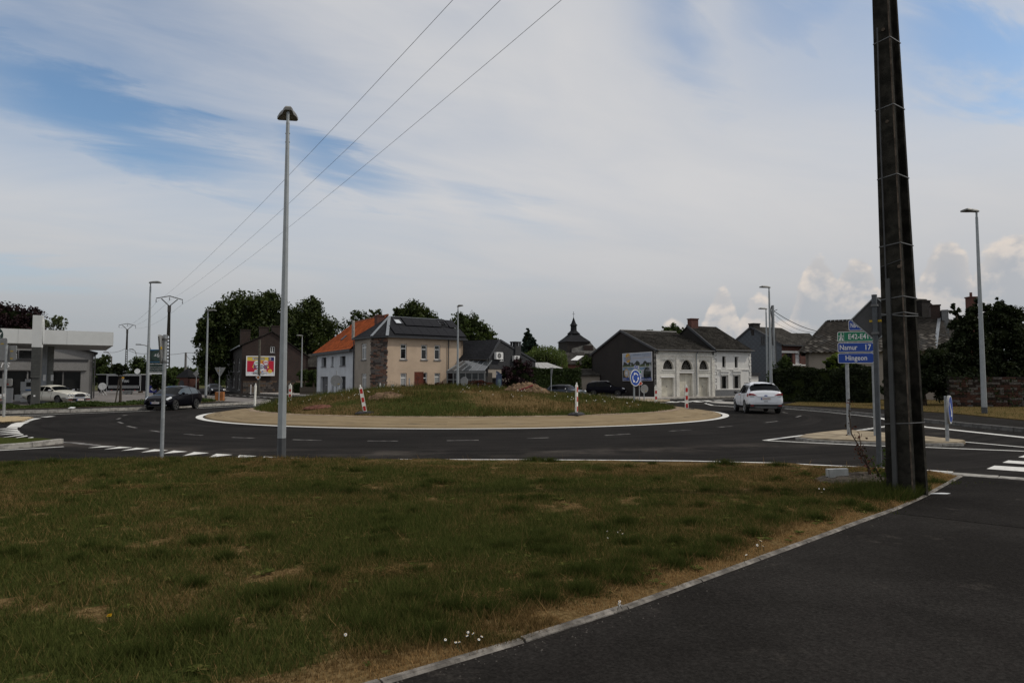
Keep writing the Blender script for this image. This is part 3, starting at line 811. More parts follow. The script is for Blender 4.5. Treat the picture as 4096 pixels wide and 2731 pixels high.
# grit swept along the edging
n = 320; k = rg.integers(1, len(EDG) - 1, n); f = rg.uniform(0, 1, n); E_ = np.array(EDG); p = E_[k] + (E_[k + 1] - E_[k]) * f[:, None]; dv = E_[k + 1] - E_[k]; dv /= np.linalg.norm(dv, axis=1, keepdims=True); off = .04 + np.abs(rg.normal(0, .09, n)); p = p + np.stack([dv[:, 1], -dv[:, 0]], 1) * off[:, None]
s = rg.uniform(.003, .009, n); V = np.empty((n, 5, 3), np.float32); th = rg.uniform(0, 6.28, n)
for q in range(4): V[:, q] = np.stack([p[:, 0] + s * np.cos(th + q * 1.57) * 1.2, p[:, 1] + s * np.sin(th + q * 1.57), np.full(n, .034)], -1)
V[:, 4] = np.stack([p[:, 0], p[:, 1], .036 + s], -1); F_ = (np.arange(n)[:, None, None] * 5 + np.array([[0, 1, 4], [1, 2, 4], [2, 3, 4], [3, 0, 4]])[None]).reshape(-1, 3)
tag(arrays('grit', V.reshape(-1, 3), F_, mat('grit_stone', (.06, .055, .05), .95, .5, 60, spec=.05)), kind='stuff')
# flat broad-leaf rosettes
NR_ = 420; u = rg.uniform(.2, .98, NR_); v = rg.uniform(.02, .9, NR_) ** 1.3; cx, cy = verge_pt(u, v); ok = (np.abs(cx) < cy * .8) & (cy > 3.4) & (edg_dist(cx, cy) > .08); cx, cy = cx[ok], cy[ok]; VV = []
for k in range(len(cx)):
    r = rg.uniform(.03, .075); z0 = float(verge_z(cx[k:k + 1], cy[k:k + 1])[0]) + .012
    for a_ in np.arange(0, 6.28, rg.uniform(.7, 1.1)) + rg.uniform(0, 1):
        c, s = math.cos(a_), math.sin(a_); L = r * rg.uniform(.7, 1.2); w = r * .22; up_ = rg.uniform(.01, .03)
        VV += [(cx[k], cy[k], z0), (cx[k] + c * L * .55 - s * w, cy[k] + s * L * .55 + c * w, z0 + up_), (cx[k] + c * L, cy[k] + s * L, z0 + up_ * .8), (cx[k] + c * L * .55 + s * w, cy[k] + s * L * .55 - c * w, z0 + up_)]
nq = len(VV) // 4; o = arrays('weeds', VV, np.arange(4 * nq).reshape(nq, 4), M['blade'], None, rg.uniform(.3, 1, nq)); a = o.data.attributes.new('dry', 'FLOAT', 'FACE'); a.data.foreach_set('value', np.zeros(nq, np.float32)); tag(o, kind='stuff')
# grass on the mound, on the right verge and along the planting bed
n = 90000; r_ = 11.3 * np.sqrt(rg.uniform(0, 1, n)); a_ = rg.uniform(0, 2 * np.pi, n); x, y = r_ * np.cos(a_), r_ * np.sin(a_)
ok = (y < 2) | (r_ > 7); x, y, r_ = x[ok], y[ok], r_[ok]; n = len(x)
z = .25 + 1.08 * np.clip(1 - (r_ / 11.35) ** 2, 0, 1) ** .95 * (1 - .26 * x / 11); dry = m_dry(x, y)
h = rg.uniform(.05, .14, n) * (1.6 - dry) * (1 + 1.1 * (fbm(x + 9, y + 9, .8, 71, 3) > .62))
o = blades('island_grass', x, y, z, h, np.full(n, .012), dry + rg.normal(0, .12, n), np.clip(rg.normal(.4, .22, n), 0, 1), .7, 13); o.location = (CX, CY, 0)
n = 26000; x = rg.uniform(17, 45, n); y = rg.uniform(22, 62, n); P = E_grass + [(130, 9), (130, 100)]
ok = np.array([inside((x[k], y[k]), P) for k in range(n)]); x, y = x[ok], y[ok]; n = len(x)
dryE = np.clip(.35 + .9 * (fbm(x, y, 2.5, 91) - .3), 0, 1)
blades('verge_grass', x, y, np.full(n, .13), rg.uniform(.04, .12, n), np.full(n, .012), dryE, np.clip(rg.normal(.45, .22, n), 0, 1), .7, 17)
# dry patches in the right-hand verge come from its turf
a_ = [o for o in COL.objects if o.name.startswith('verge') and o.type == 'MESH']
for o in a_:
    if 'dry' not in o.data.attributes:
        at = o.data.attributes.new('dry', 'FLOAT', 'FACE'); at.data.foreach_set('value', np.full(len(o.data.polygons), .55, np.float32))

# --- road markings
def mark(name, polys, m=None, z=.004):
    mb = MB()
    for p in polys: mb.poly([(*g2(*q), z) for q in p])
    for i, f in enumerate(mb.f):
        a, b_, c = (Vector(mb.v[k]) for k in f[:3])
        if (b_ - a).cross(c - a).z < 0: mb.f[i] = tuple(reversed(f))
    return tag(mb.build(name, m or M['paint']), kind='structure')


def lines(name, segs, m=None, z=.004):
    """painted lines along ground polylines: [(pixels..., width)]"""
    mb = MB()
    for pxs, w in segs:
        P = [Vector(g2(*p)) for p in pxs]; a, b_ = offset_strip(P, -w / 2, w / 2)
        for i in range(len(P) - 1): mb.poly([(*a[i], z), (*a[i + 1], z), (*b_[i + 1], z), (*b_[i], z)])
    return tag(mb.build(name, m or M['paint']), kind='structure')


mb = MB(); n = 180
for k in range(n):
    a0, a1 = 2 * math.pi * k / n, 2 * math.pi * (k + 1) / n
    mb.poly([(r * math.cos(a), r * math.sin(a), .004) for r, a in ((13.62, a0), (13.93, a0), (13.93, a1), (13.62, a1))])
tag(mb.build('edge_line', M['paint'], None, (CX, CY, 0)), kind='structure')
S = 2.138
tri8 = [[(750, 409), (870, 392), (995, 396)], [(890, 421), (1020, 398), (1135, 404)], [(1035, 433), (1165, 407), (1278, 414)], [(1205, 447), (1320, 420), (1440, 429)], [(1395, 458), (1485, 431), (1605, 440)],
        [(1562, 477), (1660, 443), (1787, 452)], [(1770, 494), (1852, 458), (1988, 467)], [(1990, 510), (2050, 470), (2195, 478)], [(2200, 526), (2258, 481), (2415, 490)], [(2440, 540), (2485, 492), (2640, 500)]]
mark('yield_line', [[(x / S, 1600 + y / S) for x, y in t] for t in tri8])
tri2 = [[(-60, 249), (150, 234), (147, 245)], [(-60, 266), (150, 250), (155, 260)], [(-60, 282), (160, 263), (172, 273)], [(-40, 298), (165, 277), (185, 286)], [(20, 320), (190, 289), (205, 297)], [(70, 334), (225, 302), (240, 307)], [(140, 340), (275, 315), (290, 320)], [(205, 343), (340, 327), (358, 333)]]
mark('yield_line', [[(x / S, 1600 + y / S) for x, y in t] for t in tri2])
dash = [((490, 1662), (508, 1659)), ((467, 1677), (481, 1672)), ((473, 1687), (491, 1693)), ((510, 1704), (545, 1711)), ((600, 1721), (642, 1727)), ((737, 1736), (810, 1741)), ((928, 1749), (1018, 1752)), ((1170, 1758), (1286, 1761)), ((1470, 1763), (1592, 1763.5)), ((1787, 1762), (1915, 1760)), ((2108, 1753), (2195, 1750)), ((2420, 1741), (2520, 1735)), ((2675, 1724), (2765, 1719)), ((2870, 1709), (2930, 1704)), ((3060, 1690), (3110, 1684)), ((3185, 1668), (3205, 1662)), ((3150, 1652), (3130, 1648))]
lines('lane_line', [((a, b_), .11) for a, b_ in dash], M['paint_worn'])
lines('edge_line', [(((-300, 1827), (0, 1801), (255, 1786)), .14), (((-200, 1672), (0, 1667), (170, 1665), (213, 1664)), .13), (((-100, 1672), (0, 1664), (590, 1643), (760, 1634), (930, 1625), (1062, 1619)), .16),
                    (((1590, 1837), (2093, 1838), (2561, 1841), (2748, 1843), (3100, 1851), (3223, 1857), (3540, 1872)), .12), (((3700, 1880), (3812, 1888)), .16),
                    (((3058, 1761), (3140, 1750), (3250, 1736), (3350, 1725), (3395, 1721)), .16), (((3400, 1720), (3545, 1737), (3690, 1752), (4096, 1788), (4400, 1815)), .14), (((3058, 1761), (3200, 1768), (3400, 1778), (3545, 1784), (3690, 1788), (4096, 1804), (4400, 1818)), .15),
                    (((3500, 1668), (3690, 1706), (4096, 1749), (4300, 1772)), .32), (((3140, 1634), (3300, 1647), (3500, 1668)), .14),
                    (((2945, 1627), (2850, 1621), (2822, 1613), (2850, 1607), (2945, 1604)), .22), (((2640, 1612), (2800, 1600), (2960, 1593)), .16), (((1000, 1583), (1120, 1590)), .14), (((1120, 1590), (1180, 1597)), .2), (((815, 1586), (1000, 1601), (1075, 1611)), .12)])
lines('edge_line', [(((115 / S, 1600 + 232 / S), (150 / S, 1600 + 205 / S), (200 / S, 1600 + 188 / S)), .42), (((205 / S, 1600 + 185 / S), (250 / S, 1600 + 170 / S), (322 / S, 1600 + 155 / S)), .3), (((370 / S, 1600 + 146 / S), (452 / S, 1600 + 138 / S)), .3)])
lines('edge_line', [(((165, 1765), (300, 1771), (390, 1781)), .22)], M['paint_worn'])
lines('lane_line', [(((890 + k * 27, 1577.5 + k * 1.85), (903 + k * 27, 1578.4 + k * 1.85)), .14) for k in range(8)])
mark('yield_line', [[(3420 + k * 17, 1721 - k * 2.6), (3446 + k * 17, 1716.5 - k * 2.6), (3475 + k * 17, 1719 - k * 2.4)] for k in range(8)])
zb = [[(3947, 1875), (3978, 1862), (4096, 1869), (4500, 1893), (4500, 1915), (4096, 1886)], [(4010, 1850), (4034, 1841), (4096, 1845), (4500, 1870), (4500, 1885), (4096, 1856)], [(4073, 1828), (4096, 1821), (4500, 1845), (4500, 1858), (4096, 1830)]]
mark('zebra_crossing', zb)
mark('zebra_crossing', [[(2660 + k * 48, 1606 - k * 1.2), (2690 + k * 48, 1605 - k * 1.2), (2722 + k * 48, 1608.5 - k * .9), (2692 + k * 48, 1609.5 - k * .9)] for k in range(5)])
mark('zebra_crossing', [[(1045 + k * 30, 1611), (1068 + k * 30, 1610.3), (1080 + k * 30, 1613), (1055 + k * 30, 1613.7)] for k in range(4)])
# ================================================================ BUILDINGS
M['beige'] = mat('beige_render', (.47, .365, .272), .95, .06, 30, .25, 120, big=.10, bigs=.6, spec=.1)
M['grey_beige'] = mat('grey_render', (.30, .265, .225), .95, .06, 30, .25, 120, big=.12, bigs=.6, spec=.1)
M['bluewhite'] = mat('pale_render', (.50, .525, .555), .95, .05, 30, .2, 120, big=.10, bigs=.7, spec=.1)
M['slate'] = mat('slate_roof', (.018, .0185, .021), .8, .3, 7, .6, 16, big=.2, bigs=.5, spec=.08)
M['slate_old'] = mat('old_slate', (.040, .037, .033), .95, .4, 5, .9, 14, big=.4, bigs=.9, spec=.05)
M['slate_tile'] = mat('mossy_slate', (.030, .026, .022), .9, .35, 3.5, .5, 30, big=.35, bigs=1.1, spec=.15)
M['zinc'] = mat('zinc', (.30, .32, .34), .45, .12, 6, .1, 40, metal=.6, big=.2)
M['dark_trim'] = mat('dark_trim', (.035, .037, .042), .5, .15, 8)
M['white_frame'] = mat('white_frame', (.66, .66, .65), .45, .05, 8)
M['dark_frame'] = mat('dark_frame', (.04, .04, .042), .45, .1, 8)
M['grey_frame'] = mat('grey_frame', (.16, .165, .165), .5, .1, 8)
M['stone_sill'] = mat('blue_stone', (.14, .14, .145), .8, .15, 12, .3, 60)
M['glass'] = glass_mat('window_glass', (.012, .013, .014), .03, .5)
M['glass_dim'] = glass_mat('dim_glass', (.008, .008, .008), .12, .25)
M['blind'] = mat('blind', (.32, .33, .33), .7, .05, 8)
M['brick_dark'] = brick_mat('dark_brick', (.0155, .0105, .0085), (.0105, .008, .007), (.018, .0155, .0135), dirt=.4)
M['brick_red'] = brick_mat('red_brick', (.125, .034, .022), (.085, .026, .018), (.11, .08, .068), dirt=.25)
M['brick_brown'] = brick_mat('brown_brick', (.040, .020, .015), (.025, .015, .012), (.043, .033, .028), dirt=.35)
M['brick_white'] = brick_mat('whitewashed_brick', (.80, .775, .70), (.72, .70, .64), (.60, .58, .53), dirt=.22, patch=((.20, .11, .07), 1.3, .70))
M['white_render'] = mat('white_render', (.74, .73, .70), .95, .06, 12, .2, 60, big=.07, bigs=.9, spec=.1)
M['cream_paint'] = mat('cream_paint', (.58, .55, .46), .6, .08, 2, .1, 30, big=.2, bigs=1.2)
M['grey_panel'] = mat('grey_panel', (.14, .145, .15), .8, .1, 6)
M['red_corten'] = mat('rust_panel', (.13, .034, .017), .8, .25, 5, .3, 40)


def chimney(root, x, y, w, d, z0, z1, m, cap=True, name='chimney'):
    mb = MB(); mb.box(x - w / 2, x + w / 2, y - d / 2, y + d / 2, z0, z1)
    if cap: mb.box(x - w / 2 - .06, x + w / 2 + .06, y - d / 2 - .06, y + d / 2 + .06, z1 + .003, z1 + .12)
    return mb.build(name, m, root)


def stone_pieces(root, p0, p1, z0, z1, mats, bw, bh, ragged=0.0, name='stone', seed=2, maxn=300):
    """laid stones on a wall face, each a separate object, uneven and proud of the wall"""
    rg = random.Random(seed); T = basis(p0, p1); L = (Vector(p1[:2]) - Vector(p0[:2])).length; z = z0; n = 0
    shapes = {}
    while z < z1 - bh * .5 and n < maxn:
        h = min(bh * rg.uniform(.85, 1.15), z1 - z); u = -rg.uniform(0, ragged) if ragged else 0.0; end = L + (rg.uniform(0, ragged) if ragged else 0)
        while u < end - .04 and n < maxn:
            w = min(bw * rg.choice((.6, .85, 1.0, 1.3)), end - u); 
            if end - u - w < .1: w = end - u
            k = (round(w, 1), round(h, 2), rg.randrange(len(mats)))
            if k not in shapes:
                b = MB(); ww, hh = max(w, .06) - .016, h - .014; b.box(-ww / 2, ww / 2, -.05, .05, -hh / 2, hh / 2); b.poly([(-ww / 2 + .015, .056, -hh / 2 + .012), (-ww / 2 + .015, .056, hh / 2 - .012), (ww / 2 - .015, .056, hh / 2 - .012), (ww / 2 - .015, .056, -hh / 2 + .012)])
                o = b.build(name, mats[k[2]]); shapes[k] = o.data; bpy.data.objects.remove(o)
            o = link(name, shapes[k], root, T(u + w / 2, rg.uniform(-.005, .03), z + h / 2)); o.rotation_euler.z = math.atan2(p1[1] - p0[1], p1[0] - p0[0]) + math.pi + rg.uniform(-.02, .02)
            u += w; n += 1
        z += h
    return n


def diamond_slates(root, o3, ud, vd, w, h, size, m, name='slate', maxn=300, clip=None, seed=4, aspect=1.0):
    """overlapping diamond slates on a plane (o3 origin, ud along, vd up the slope): the first maxn as objects, the rest as one part"""
    rg = random.Random(seed); ud, vd = Vector(ud).normalized(), Vector(vd).normalized(); n = ud.cross(vd).normalized()
    sx, sy = size * aspect, size
    b = MB(); pts = [(-sx / 2, 0, .016), (0, -sy / 2, .034), (sx / 2, 0, .016), (0, sy / 2, .004)]
    b.poly(pts); lo = [(p[0], p[1], p[2] - .016) for p in pts]
    for k in range(4): b.poly([pts[k], lo[k], lo[(k + 1) % 4], pts[(k + 1) % 4]])
    mes = []
    for q_ in (m if isinstance(m, list) else [m]): tmp = b.build(name, q_); mes.append(tmp.data); bpy.data.objects.remove(tmp)
    Mx = Matrix((ud, vd, n)).transposed().to_4x4(); pos = []
    rows = int(h / (sy * .5)) + 1
    for r in range(rows):
        v = r * sy * .5; cols = int(w / sx) + 2
        for c in range(cols):
            u = c * sx + (sx / 2 if r % 2 else 0)
            if u > w or v > h or (clip and not clip(u, v)): continue
            pos.append((u, v))
    rest = MB()
    for i, (u, v) in enumerate(pos):
        p = Vector(o3) + ud * u + vd * v + n * rg.uniform(0, .008)
        if i < maxn:
            o = link(name, rg.choice(mes), root); o.matrix_local = Matrix.Translation(p) @ Mx @ Matrix.Rotation(rg.uniform(-.05, .05), 4, 'Z') @ Matrix.Rotation(rg.uniform(-.025, .025), 4, 'Y')
        else:
            rest.poly([p + ud * q[0] + vd * q[1] + n * q[2] for q in pts])
    if rest.f: tag(rest.build('slates', m[0] if isinstance(m, list) else m, root), kind='stuff')


def house(name, label, cat, A, B, group=None):
    pl = Plane(A, B); r = thing(name, label, cat, (A[0], A[1], 0), pl.rz, group)
    Minv = (Matrix.Translation((A[0], A[1], 0)) @ Matrix.Rotation(pl.rz, 4, 'Z')).inverted()
    return r, pl, (lambda v: Minv @ Vector(v))


# ---------------------------------------------------------------- beige corner house
P0, P1, P2, P3 = (-16.62, 72.0), (-14.1, 68.4), (-12.42, 67.6), (-5.24, 72.7)
H, PL, loc = house('corner_house', 'beige rendered two storey house with solar panels on its dark roof and a stone corner', 'house', P2, P3)
l0, l1 = loc((*P0, 0)), loc((*P1, 0)); L = PL.L; EV = 6.1
ops = [PL.rect(*r) for r in [(1602, 1375, 1627, 1437), (1685, 1379, 1709, 1438), (1738, 1380, 1761, 1439), (1602, 1492, 1627, 1556), (1738, 1492, 1761, 1545)]]
door = PL.rect(1692, 1490, 1709, 1560); door = (door[0], door[1], .1, door[3])
wall(H, (0, 0), (L, 0), 0, EV, M['beige'], ops + [door])
for k, o in enumerate(ops):
    window(H, (0, 0), (L, 0), o, M['white_frame'], M['glass'], .13, M['stone_sill'], horiz=(.7,), fw=.1, blind=(M['blind'], .68) if k >= 3 else None)
window(H, (0, 0), (L, 0), door, M['white_frame'], M['glass'], .13, horiz=(.42, .78), fw=.09, name='door')
pg = Plane(P0, P1); og = [pg.rect(*r) for r in [(1445, 1374, 1465, 1438), (1446, 1494, 1465, 1558)]]
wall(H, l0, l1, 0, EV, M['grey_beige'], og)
for o in og: window(H, l0, l1, o, M['white_frame'], M['glass'], .1, M['stone_sill'], vert=(.52,), horiz=(.75,), fw=.09, blind=(M['blind'], .95))
lb0 = loc((-10.8, 77.9, 0)); lb1 = (L, 6.2)
wall(H, l1, (0, 0), 0, EV, M['stone_sill'], name='chamfer_wall', th=.2)
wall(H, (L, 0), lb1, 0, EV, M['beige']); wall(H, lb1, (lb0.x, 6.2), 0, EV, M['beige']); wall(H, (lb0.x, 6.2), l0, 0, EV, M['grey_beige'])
stm = [mat('corner_stone', (.165, .122, .10), .95, .2, 9, .5, 40, spec=.1), mat('corner_stone_grey', (.125, .112, .105), .95, .2, 9, .5, 40, spec=.1), mat('corner_stone_red', (.165, .095, .07), .95, .2, 9, .5, 40, spec=.1), mat('corner_stone_dark', (.062, .052, .047), .95, .2, 9, .5, 40, spec=.1)]
stone_pieces(H, l1, (0, 0), .0, EV - .03, stm, .42, .165, .16)
# hipped roof
rz = 8.35; r0 = (1.7, 3.1, rz); r1 = (L - .6, 3.1, rz); e = .3
cL0 = (l0.x - .3, l0.y, EV); cL1 = (l1.x - .15, l1.y - .3, EV); cF0 = (-.1, -e, EV); cF1 = (L + .35, -e, EV); cB1 = (L + .35, 6.5, EV); cB0 = (lb0.x - .2, 6.5, EV)
mb = MB()
for f in ([cF0, cF1, r1, r0], [cL1, cF0, r0], [cL0, cL1, r0], [cF1, cB1, r1], [cB1, cB0, r0, r1], [cB0, cL0, r0]): mb.poly([(p[0], p[1], p[2] + .12) for p in f])
mb.poly([(p[0], p[1], p[2] - .04) for p in (cB0, cB1, cF1, cF0, cL1, cL0)])
ring = [cL0, cL1, cF0, cF1, cB1, cB0]
for k in range(6):
    p, q = ring[k], ring[(k + 1) % 6]; mb.poly([(p[0], p[1], p[2] - .04), (q[0], q[1], q[2] - .04), (q[0], q[1], q[2] + .12), (p[0], p[1], p[2] + .12)])
rf = mb.build('roof', M['slate'], H)
mb = MB()
for p in (cF0, cL1): mb.bar((p[0], p[1], p[2] + .14), (r0[0], r0[1], r0[2] + .14), .3, .05)
mb.bar((r0[0], r0[1], rz + .14), (r1[0], r1[1], rz + .14), .25, .05)
mb.build('hip_flashing', M['zinc'], rf)
mb = MB()
for k in range(4): p, q = (cL0, cL1, cF0, cF1)[k:k + 2] if k < 3 else (None, None); (mb.bar((p[0], p[1] - .08, p[2] + .02), (q[0], q[1] - .08, q[2] + .02), .16, .14) if p else None)
mb.build('gutter', M['dark_trim'], H)
mb = MB(); mb.tube([(7.0, -.12, EV - .05), (7.0, -.09, 2.1), (6.9, -.09, 1.9)], .05); mb.tube([loc((*P0, EV - .1)) + Vector((-.12, -.05, 0)), loc((*P0, .2)) + Vector((-.12, -.05, 0))], .05); mb.build('downpipe', M['dark_trim'], H)
sl = (Vector(r0) - Vector((r0[0], -e, EV))); slope = sl.normalized(); sn = Vector((1, 0, 0)).cross(slope); sn = sn if sn.z > 0 else -sn
panel_m = mat('solar_panel', (.005, .005, .007), .35, .1, 3, spec=.08)
SPM = None
def panel_at(u, v):
    global SPM
    p = Vector((u, -e, EV + .12)) + slope * v + sn * .08
    if SPM is None:
        b = MB(); b.box(-.5, .5, -.82, .82, 0, .04); b.box(-.515, -.5, -.835, .835, -.002, .044); b.box(.5, .515, -.835, .835, -.002, .044); o = b.build('solar_panel', panel_m); SPM = o.data; bpy.data.objects.remove(o)
    o = link('solar_panel', SPM, H); o.matrix_local = Matrix.Translation(p) @ Matrix((Vector((1, 0, 0)), slope, sn)).transposed().to_4x4()
SL = sl.length
for k in range(8): panel_at(1.35 + k * 1.045, SL * .27)
for k in (2, 3, 4, 5): panel_at(.85 + k * 1.045 + .45, SL * .74)
for k in (7, ): panel_at(1.35 + k * 1.045 - .05, SL * .74)
panel_at(1.35 + 7 * 1.045 - 1.1, SL * .74) if False else None
def roof_window(u, v, opened=0.0):
    c = Vector((u, -e, EV + .12)) + slope * v; T = Matrix.Translation(c) @ Matrix((Vector((1, 0, 0)), slope, sn)).transposed().to_4x4()
    b = MB(); b.box(-.42, .42, -.52, -.44, 0, .1); b.box(-.42, .42, .44, .52, 0, .1); b.box(-.42, -.34, -.44, .44, 0, .1); b.box(.34, .42, -.44, .44, 0, .1)
    o = b.build('roof_window', M['dark_trim'], H); o.matrix_local = T
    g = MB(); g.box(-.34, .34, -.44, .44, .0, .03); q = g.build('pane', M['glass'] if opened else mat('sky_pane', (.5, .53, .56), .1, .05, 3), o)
    if opened: q.rotation_euler.x = -opened
roof_window(2.25, SL * .74); roof_window(7.55, SL * .74, .35)
chimney(H, r0[0] - .55, 4.3, .85, .7, 6.5, 8.55, M['brick_red'])
mb = MB(); mb.tube([(l0.x + .15, l0.y + .8, EV), (l0.x + .15, l0.y + .8, 8.2)], .16, 8); mb.build('flue', M['concrete'], H)

# ---------------------------------------------------------------- white and orange-roofed house
A, B = (-24.0, 84.0), (-16.75, 72.2)
H, PL, loc = house('white_house', 'pale blue-white rendered house with an orange tiled roof', 'house', A, B); L = PL.L; EV = 5.15
o1 = [PL.rect(*r) for r in [(1286, 1430, 1305, 1466), (1326, 1427, 1334, 1465), (1360, 1424, 1382, 1462), (1360, 1505, 1382, 1558)]]
dr = PL.rect(1281, 1506, 1311, 1581); dr = (dr[0], dr[1], .12, dr[3]); d2 = PL.rect(1326, 1506, 1336, 1575); d2 = (d2[0], d2[1], .12, d2[3])
wall(H, (0, 0), (L, 0), 0, EV, M['bluewhite'], o1 + [dr, d2], th=.4)
for o in o1: window(H, (0, 0), (L, 0), o, M['dark_frame'], M['glass'], .28, M['stone_sill'], vert=(.4,), fw=.07)
T = basis((0, 0), (L, 0))
mb = MB(); mb.box(dr[0], (dr[0] + dr[1]) / 2 - .02, -.34, -.3, .12, dr[3], T=T); mb.box((dr[0] + dr[1]) / 2 + .02, dr[1], -.34, -.3, .12, dr[3], T=T)
gd = mb.build('garage_door', mat('door_grey', (.075, .078, .085), .6, .1, 5), H); hb = MB()
for s in (-.18, .18): hb.box((dr[0] + dr[1]) / 2 + s - .04, (dr[0] + dr[1]) / 2 + s + .04, -.3, -.27, 1.25, 1.31, T=T)
hb.build('handle', M['white_frame'], gd)
window(H, (0, 0), (L, 0), d2, M['dark_frame'], M['glass_dim'], .3, horiz=(.5,), fw=.1, name='door')
wall(H, (L, 0), (L, 7.5), 0, EV, M['bluewhite']); wall(H, (0, 7.5), (0, 0), 0, EV - .1, M['bluewhite']); wall(H, (L, 7.5), (0, 7.5), 0, EV, M['bluewhite'])
mb = MB(); T = basis((0, 0), (L, 0)); mb.box(-.01, dr[0] - .1, 0, .02, .0, .45, T=T); mb.build('plinth', M['stone_sill'], H)
# pantile roof: rolled columns and stepped courses
NU, NVv = 150, 22; q00 = Vector((-.35, -.4, EV - .05)); q01 = Vector((L + .1, -.4, EV - .05)); q10 = Vector((2.9, 3.75, 8.85)); q11 = Vector((L + .1, 3.75, 8.85))
tm = mat('orange_pantile', (.50, .120, .034), .8, .18, 2.2, .3, 30, big=.22, bigs=.6, spec=.25)
vs = []; nrm = (q01 - q00).cross(q10 - q00).normalized()
for j in range(NVv * 2):
    f = (j // 2 + (j % 2) * .985) / NVv
    for i in range(NU * 3 + 1):
        g = i / (NU * 3); p = (q00.lerp(q01, g)).lerp(q10.lerp(q11, g), f)
        vs.append(p + nrm * (.05 + .022 * math.sin(g * NU * 2 * math.pi / 2) + .05 * (1 - (j % 2))))
W1 = NU * 3 + 1
fs = [(j * W1 + i, j * W1 + i + 1, (j + 1) * W1 + i + 1, (j + 1) * W1 + i) for j in range(NVv * 2 - 1) for i in range(NU * 3)]
rf = arrays('roof', [tuple(v) for v in vs], fs, tm, H)
mb = MB(); mb.poly([(L + .1, 7.9, EV - .05), (-.35, 7.9, EV - .05), (2.9, 3.75, 8.85), (L + .1, 3.75, 8.85)]); mb.poly([(-.35, 7.9, EV - .05), (-.35, -.4, EV - .05), (2.9, 3.75, 8.86)]); mb.build('rear_roof', tm, H)
mb = MB()
for k in range(28): g0 = k / 28; p = q10.lerp(q11, g0) + Vector((0, 0, .08)); q = q10.lerp(q11, g0 + .9 / 28) + Vector((0, 0, .10)); mb.tube([p, q], .12, 6)
mb.build('ridge_tile', mat('ridge_tile', (.20, .075, .04), .9, .3, 3), rf)
mb = MB(); mb.box(-.4, L + .05, -.5, -.36, EV - .28, EV - .02); mb.box(-.45, -.33, -.36, 7.6, EV - .28, EV - .02); mb.build('fascia', M['dark_trim'], H)
b = MB(); b.box(-.3, .3, -.4, .4, 0, .08); o = b.build('skylight', M['dark_trim'], H); o.matrix_local = Matrix.Translation(q00.lerp(q01, .42).lerp(q10.lerp(q11, .42), .42) + nrm * .09) @ Matrix(((q01 - q00).normalized(), (q10 - q00).cross(Vector((0, 0, 0))) if False else nrm.cross((q01 - q00).normalized()), nrm)).transposed().to_4x4()

# ---------------------------------------------------------------- dark annexe with slate gable
Q0, Q1, Q2 = (-7.4, 74.0), (-2.45, 70.5), (2.56, 76.0)
H, PL, loc = house('slate_annexe', 'low dark slate-roofed annexe with a slate-hung gable', 'house', Q0, Q1); L = PL.L
lq2 = loc((*Q2, 0)); ap = loc((-1.31, 71.75, 5.98)); EV = 4.02
wd = PL.rect(1935, 1486, 1950, 1548); 
wall(H, (0, 0), (L, 0), 0, EV, M['grey_beige'])
pg = Plane(Q1, Q2); gL = pg.L
og = [pg.rect(1998, 1410, 2015, 1446), (.5, 1.4, .1, 2.1)]
wall(H, (L, 0), lq2, 0, 3.0, M['grey_beige'], [og[1]])
sc = mat('slate_cladding', (.028, .029, .032), .75, .2, 5, .4, 24, big=.15)
T = basis((L, 0), lq2); u0, u1, za, zb = og[0]
# clad gable round its window
mb = MB(); top = lambda u: 4.06 + (5.98 - 4.06) * u / 1.69 if u < 1.69 else 5.98 - (5.98 - 3.9) * (u - 1.69) / (gL - 1.69)
for (a, b_, z0, z1f) in ((0, u0, 3.0, None), (u1, gL, 3.0, None), (u0, u1, 3.0, za), (u0, u1, zb, None)):
    if b_ - a < .01: continue
    n = max(1, int((b_ - a) / .2))
    for k in range(n):
        p, q = a + (b_ - a) * k / n, a + (b_ - a) * (k + 1) / n
        mb.prism([T(p, -.3, z0), T(q, -.3, z0), T(q, -.3, z1f or top(q)), T(p, -.3, z1f or top(p))], Vector(T(0, .36, 0)) - Vector(T(0, 0, 0)))
mb.build('gable_wall', sc, H)
# horizontal slate courses standing proud on the gable
mb = MB(); z = 3.05
while z < 5.9:
    lo = max(0, (z - 4.06) / (5.98 - 4.06) * 1.69); hi = gL if z < 3.9 else 1.69 + (5.98 - z) / (5.98 - 3.9) * (gL - 1.69)
    for (a, b_) in ((lo, u0 - .02), (u1 + .02, hi)) if za - .1 < z < zb else ((lo, hi),):
        if b_ - a > .1: mb.box(a, b_, .062, .078, z, z + .17, T=T)
    z += .2
tag(mb.build('slate_courses', sc, H), kind='stuff')
window(H, (L, 0), lq2, og[1], M['grey_frame'], M['glass_dim'], .15, horiz=(.45,), fw=.1, name='door')
f = window(H, (L, 0), lq2, og[0], M['white_frame'], M['glass'], .02, fw=.09, vert=(.5,))
e0 = Vector((0, -.25, EV)); e1 = Vector((L + .1, -.25, EV)); rr1 = Vector((ap.x + .1, ap.y, 6.02)); rr0 = Vector((ap.x - 5.6, ap.y, 6.02)); back = Vector((lq2.x + .15, lq2.y, 3.9))
mb = MB(); mb.prism([e0 + Vector((-1.0, 0, 0)), e1, rr1, rr0], (0, 0, .1)); mb.prism([rr0, rr1, back, back + Vector((-5.6, 0, 0))], (0, 0, .1)); mb.build('roof', M['slate'], H)
mb = MB(); mb.bar(e0 + Vector((-.6, -.1, 0)), e1 + Vector((.1, -.1, 0)), .13, .12); mb.tube([e1 + Vector((0, -.1, 0)), e1 + Vector((0, -.06, -2.0))], .045); mb.build('gutter', M['dark_trim'], H)
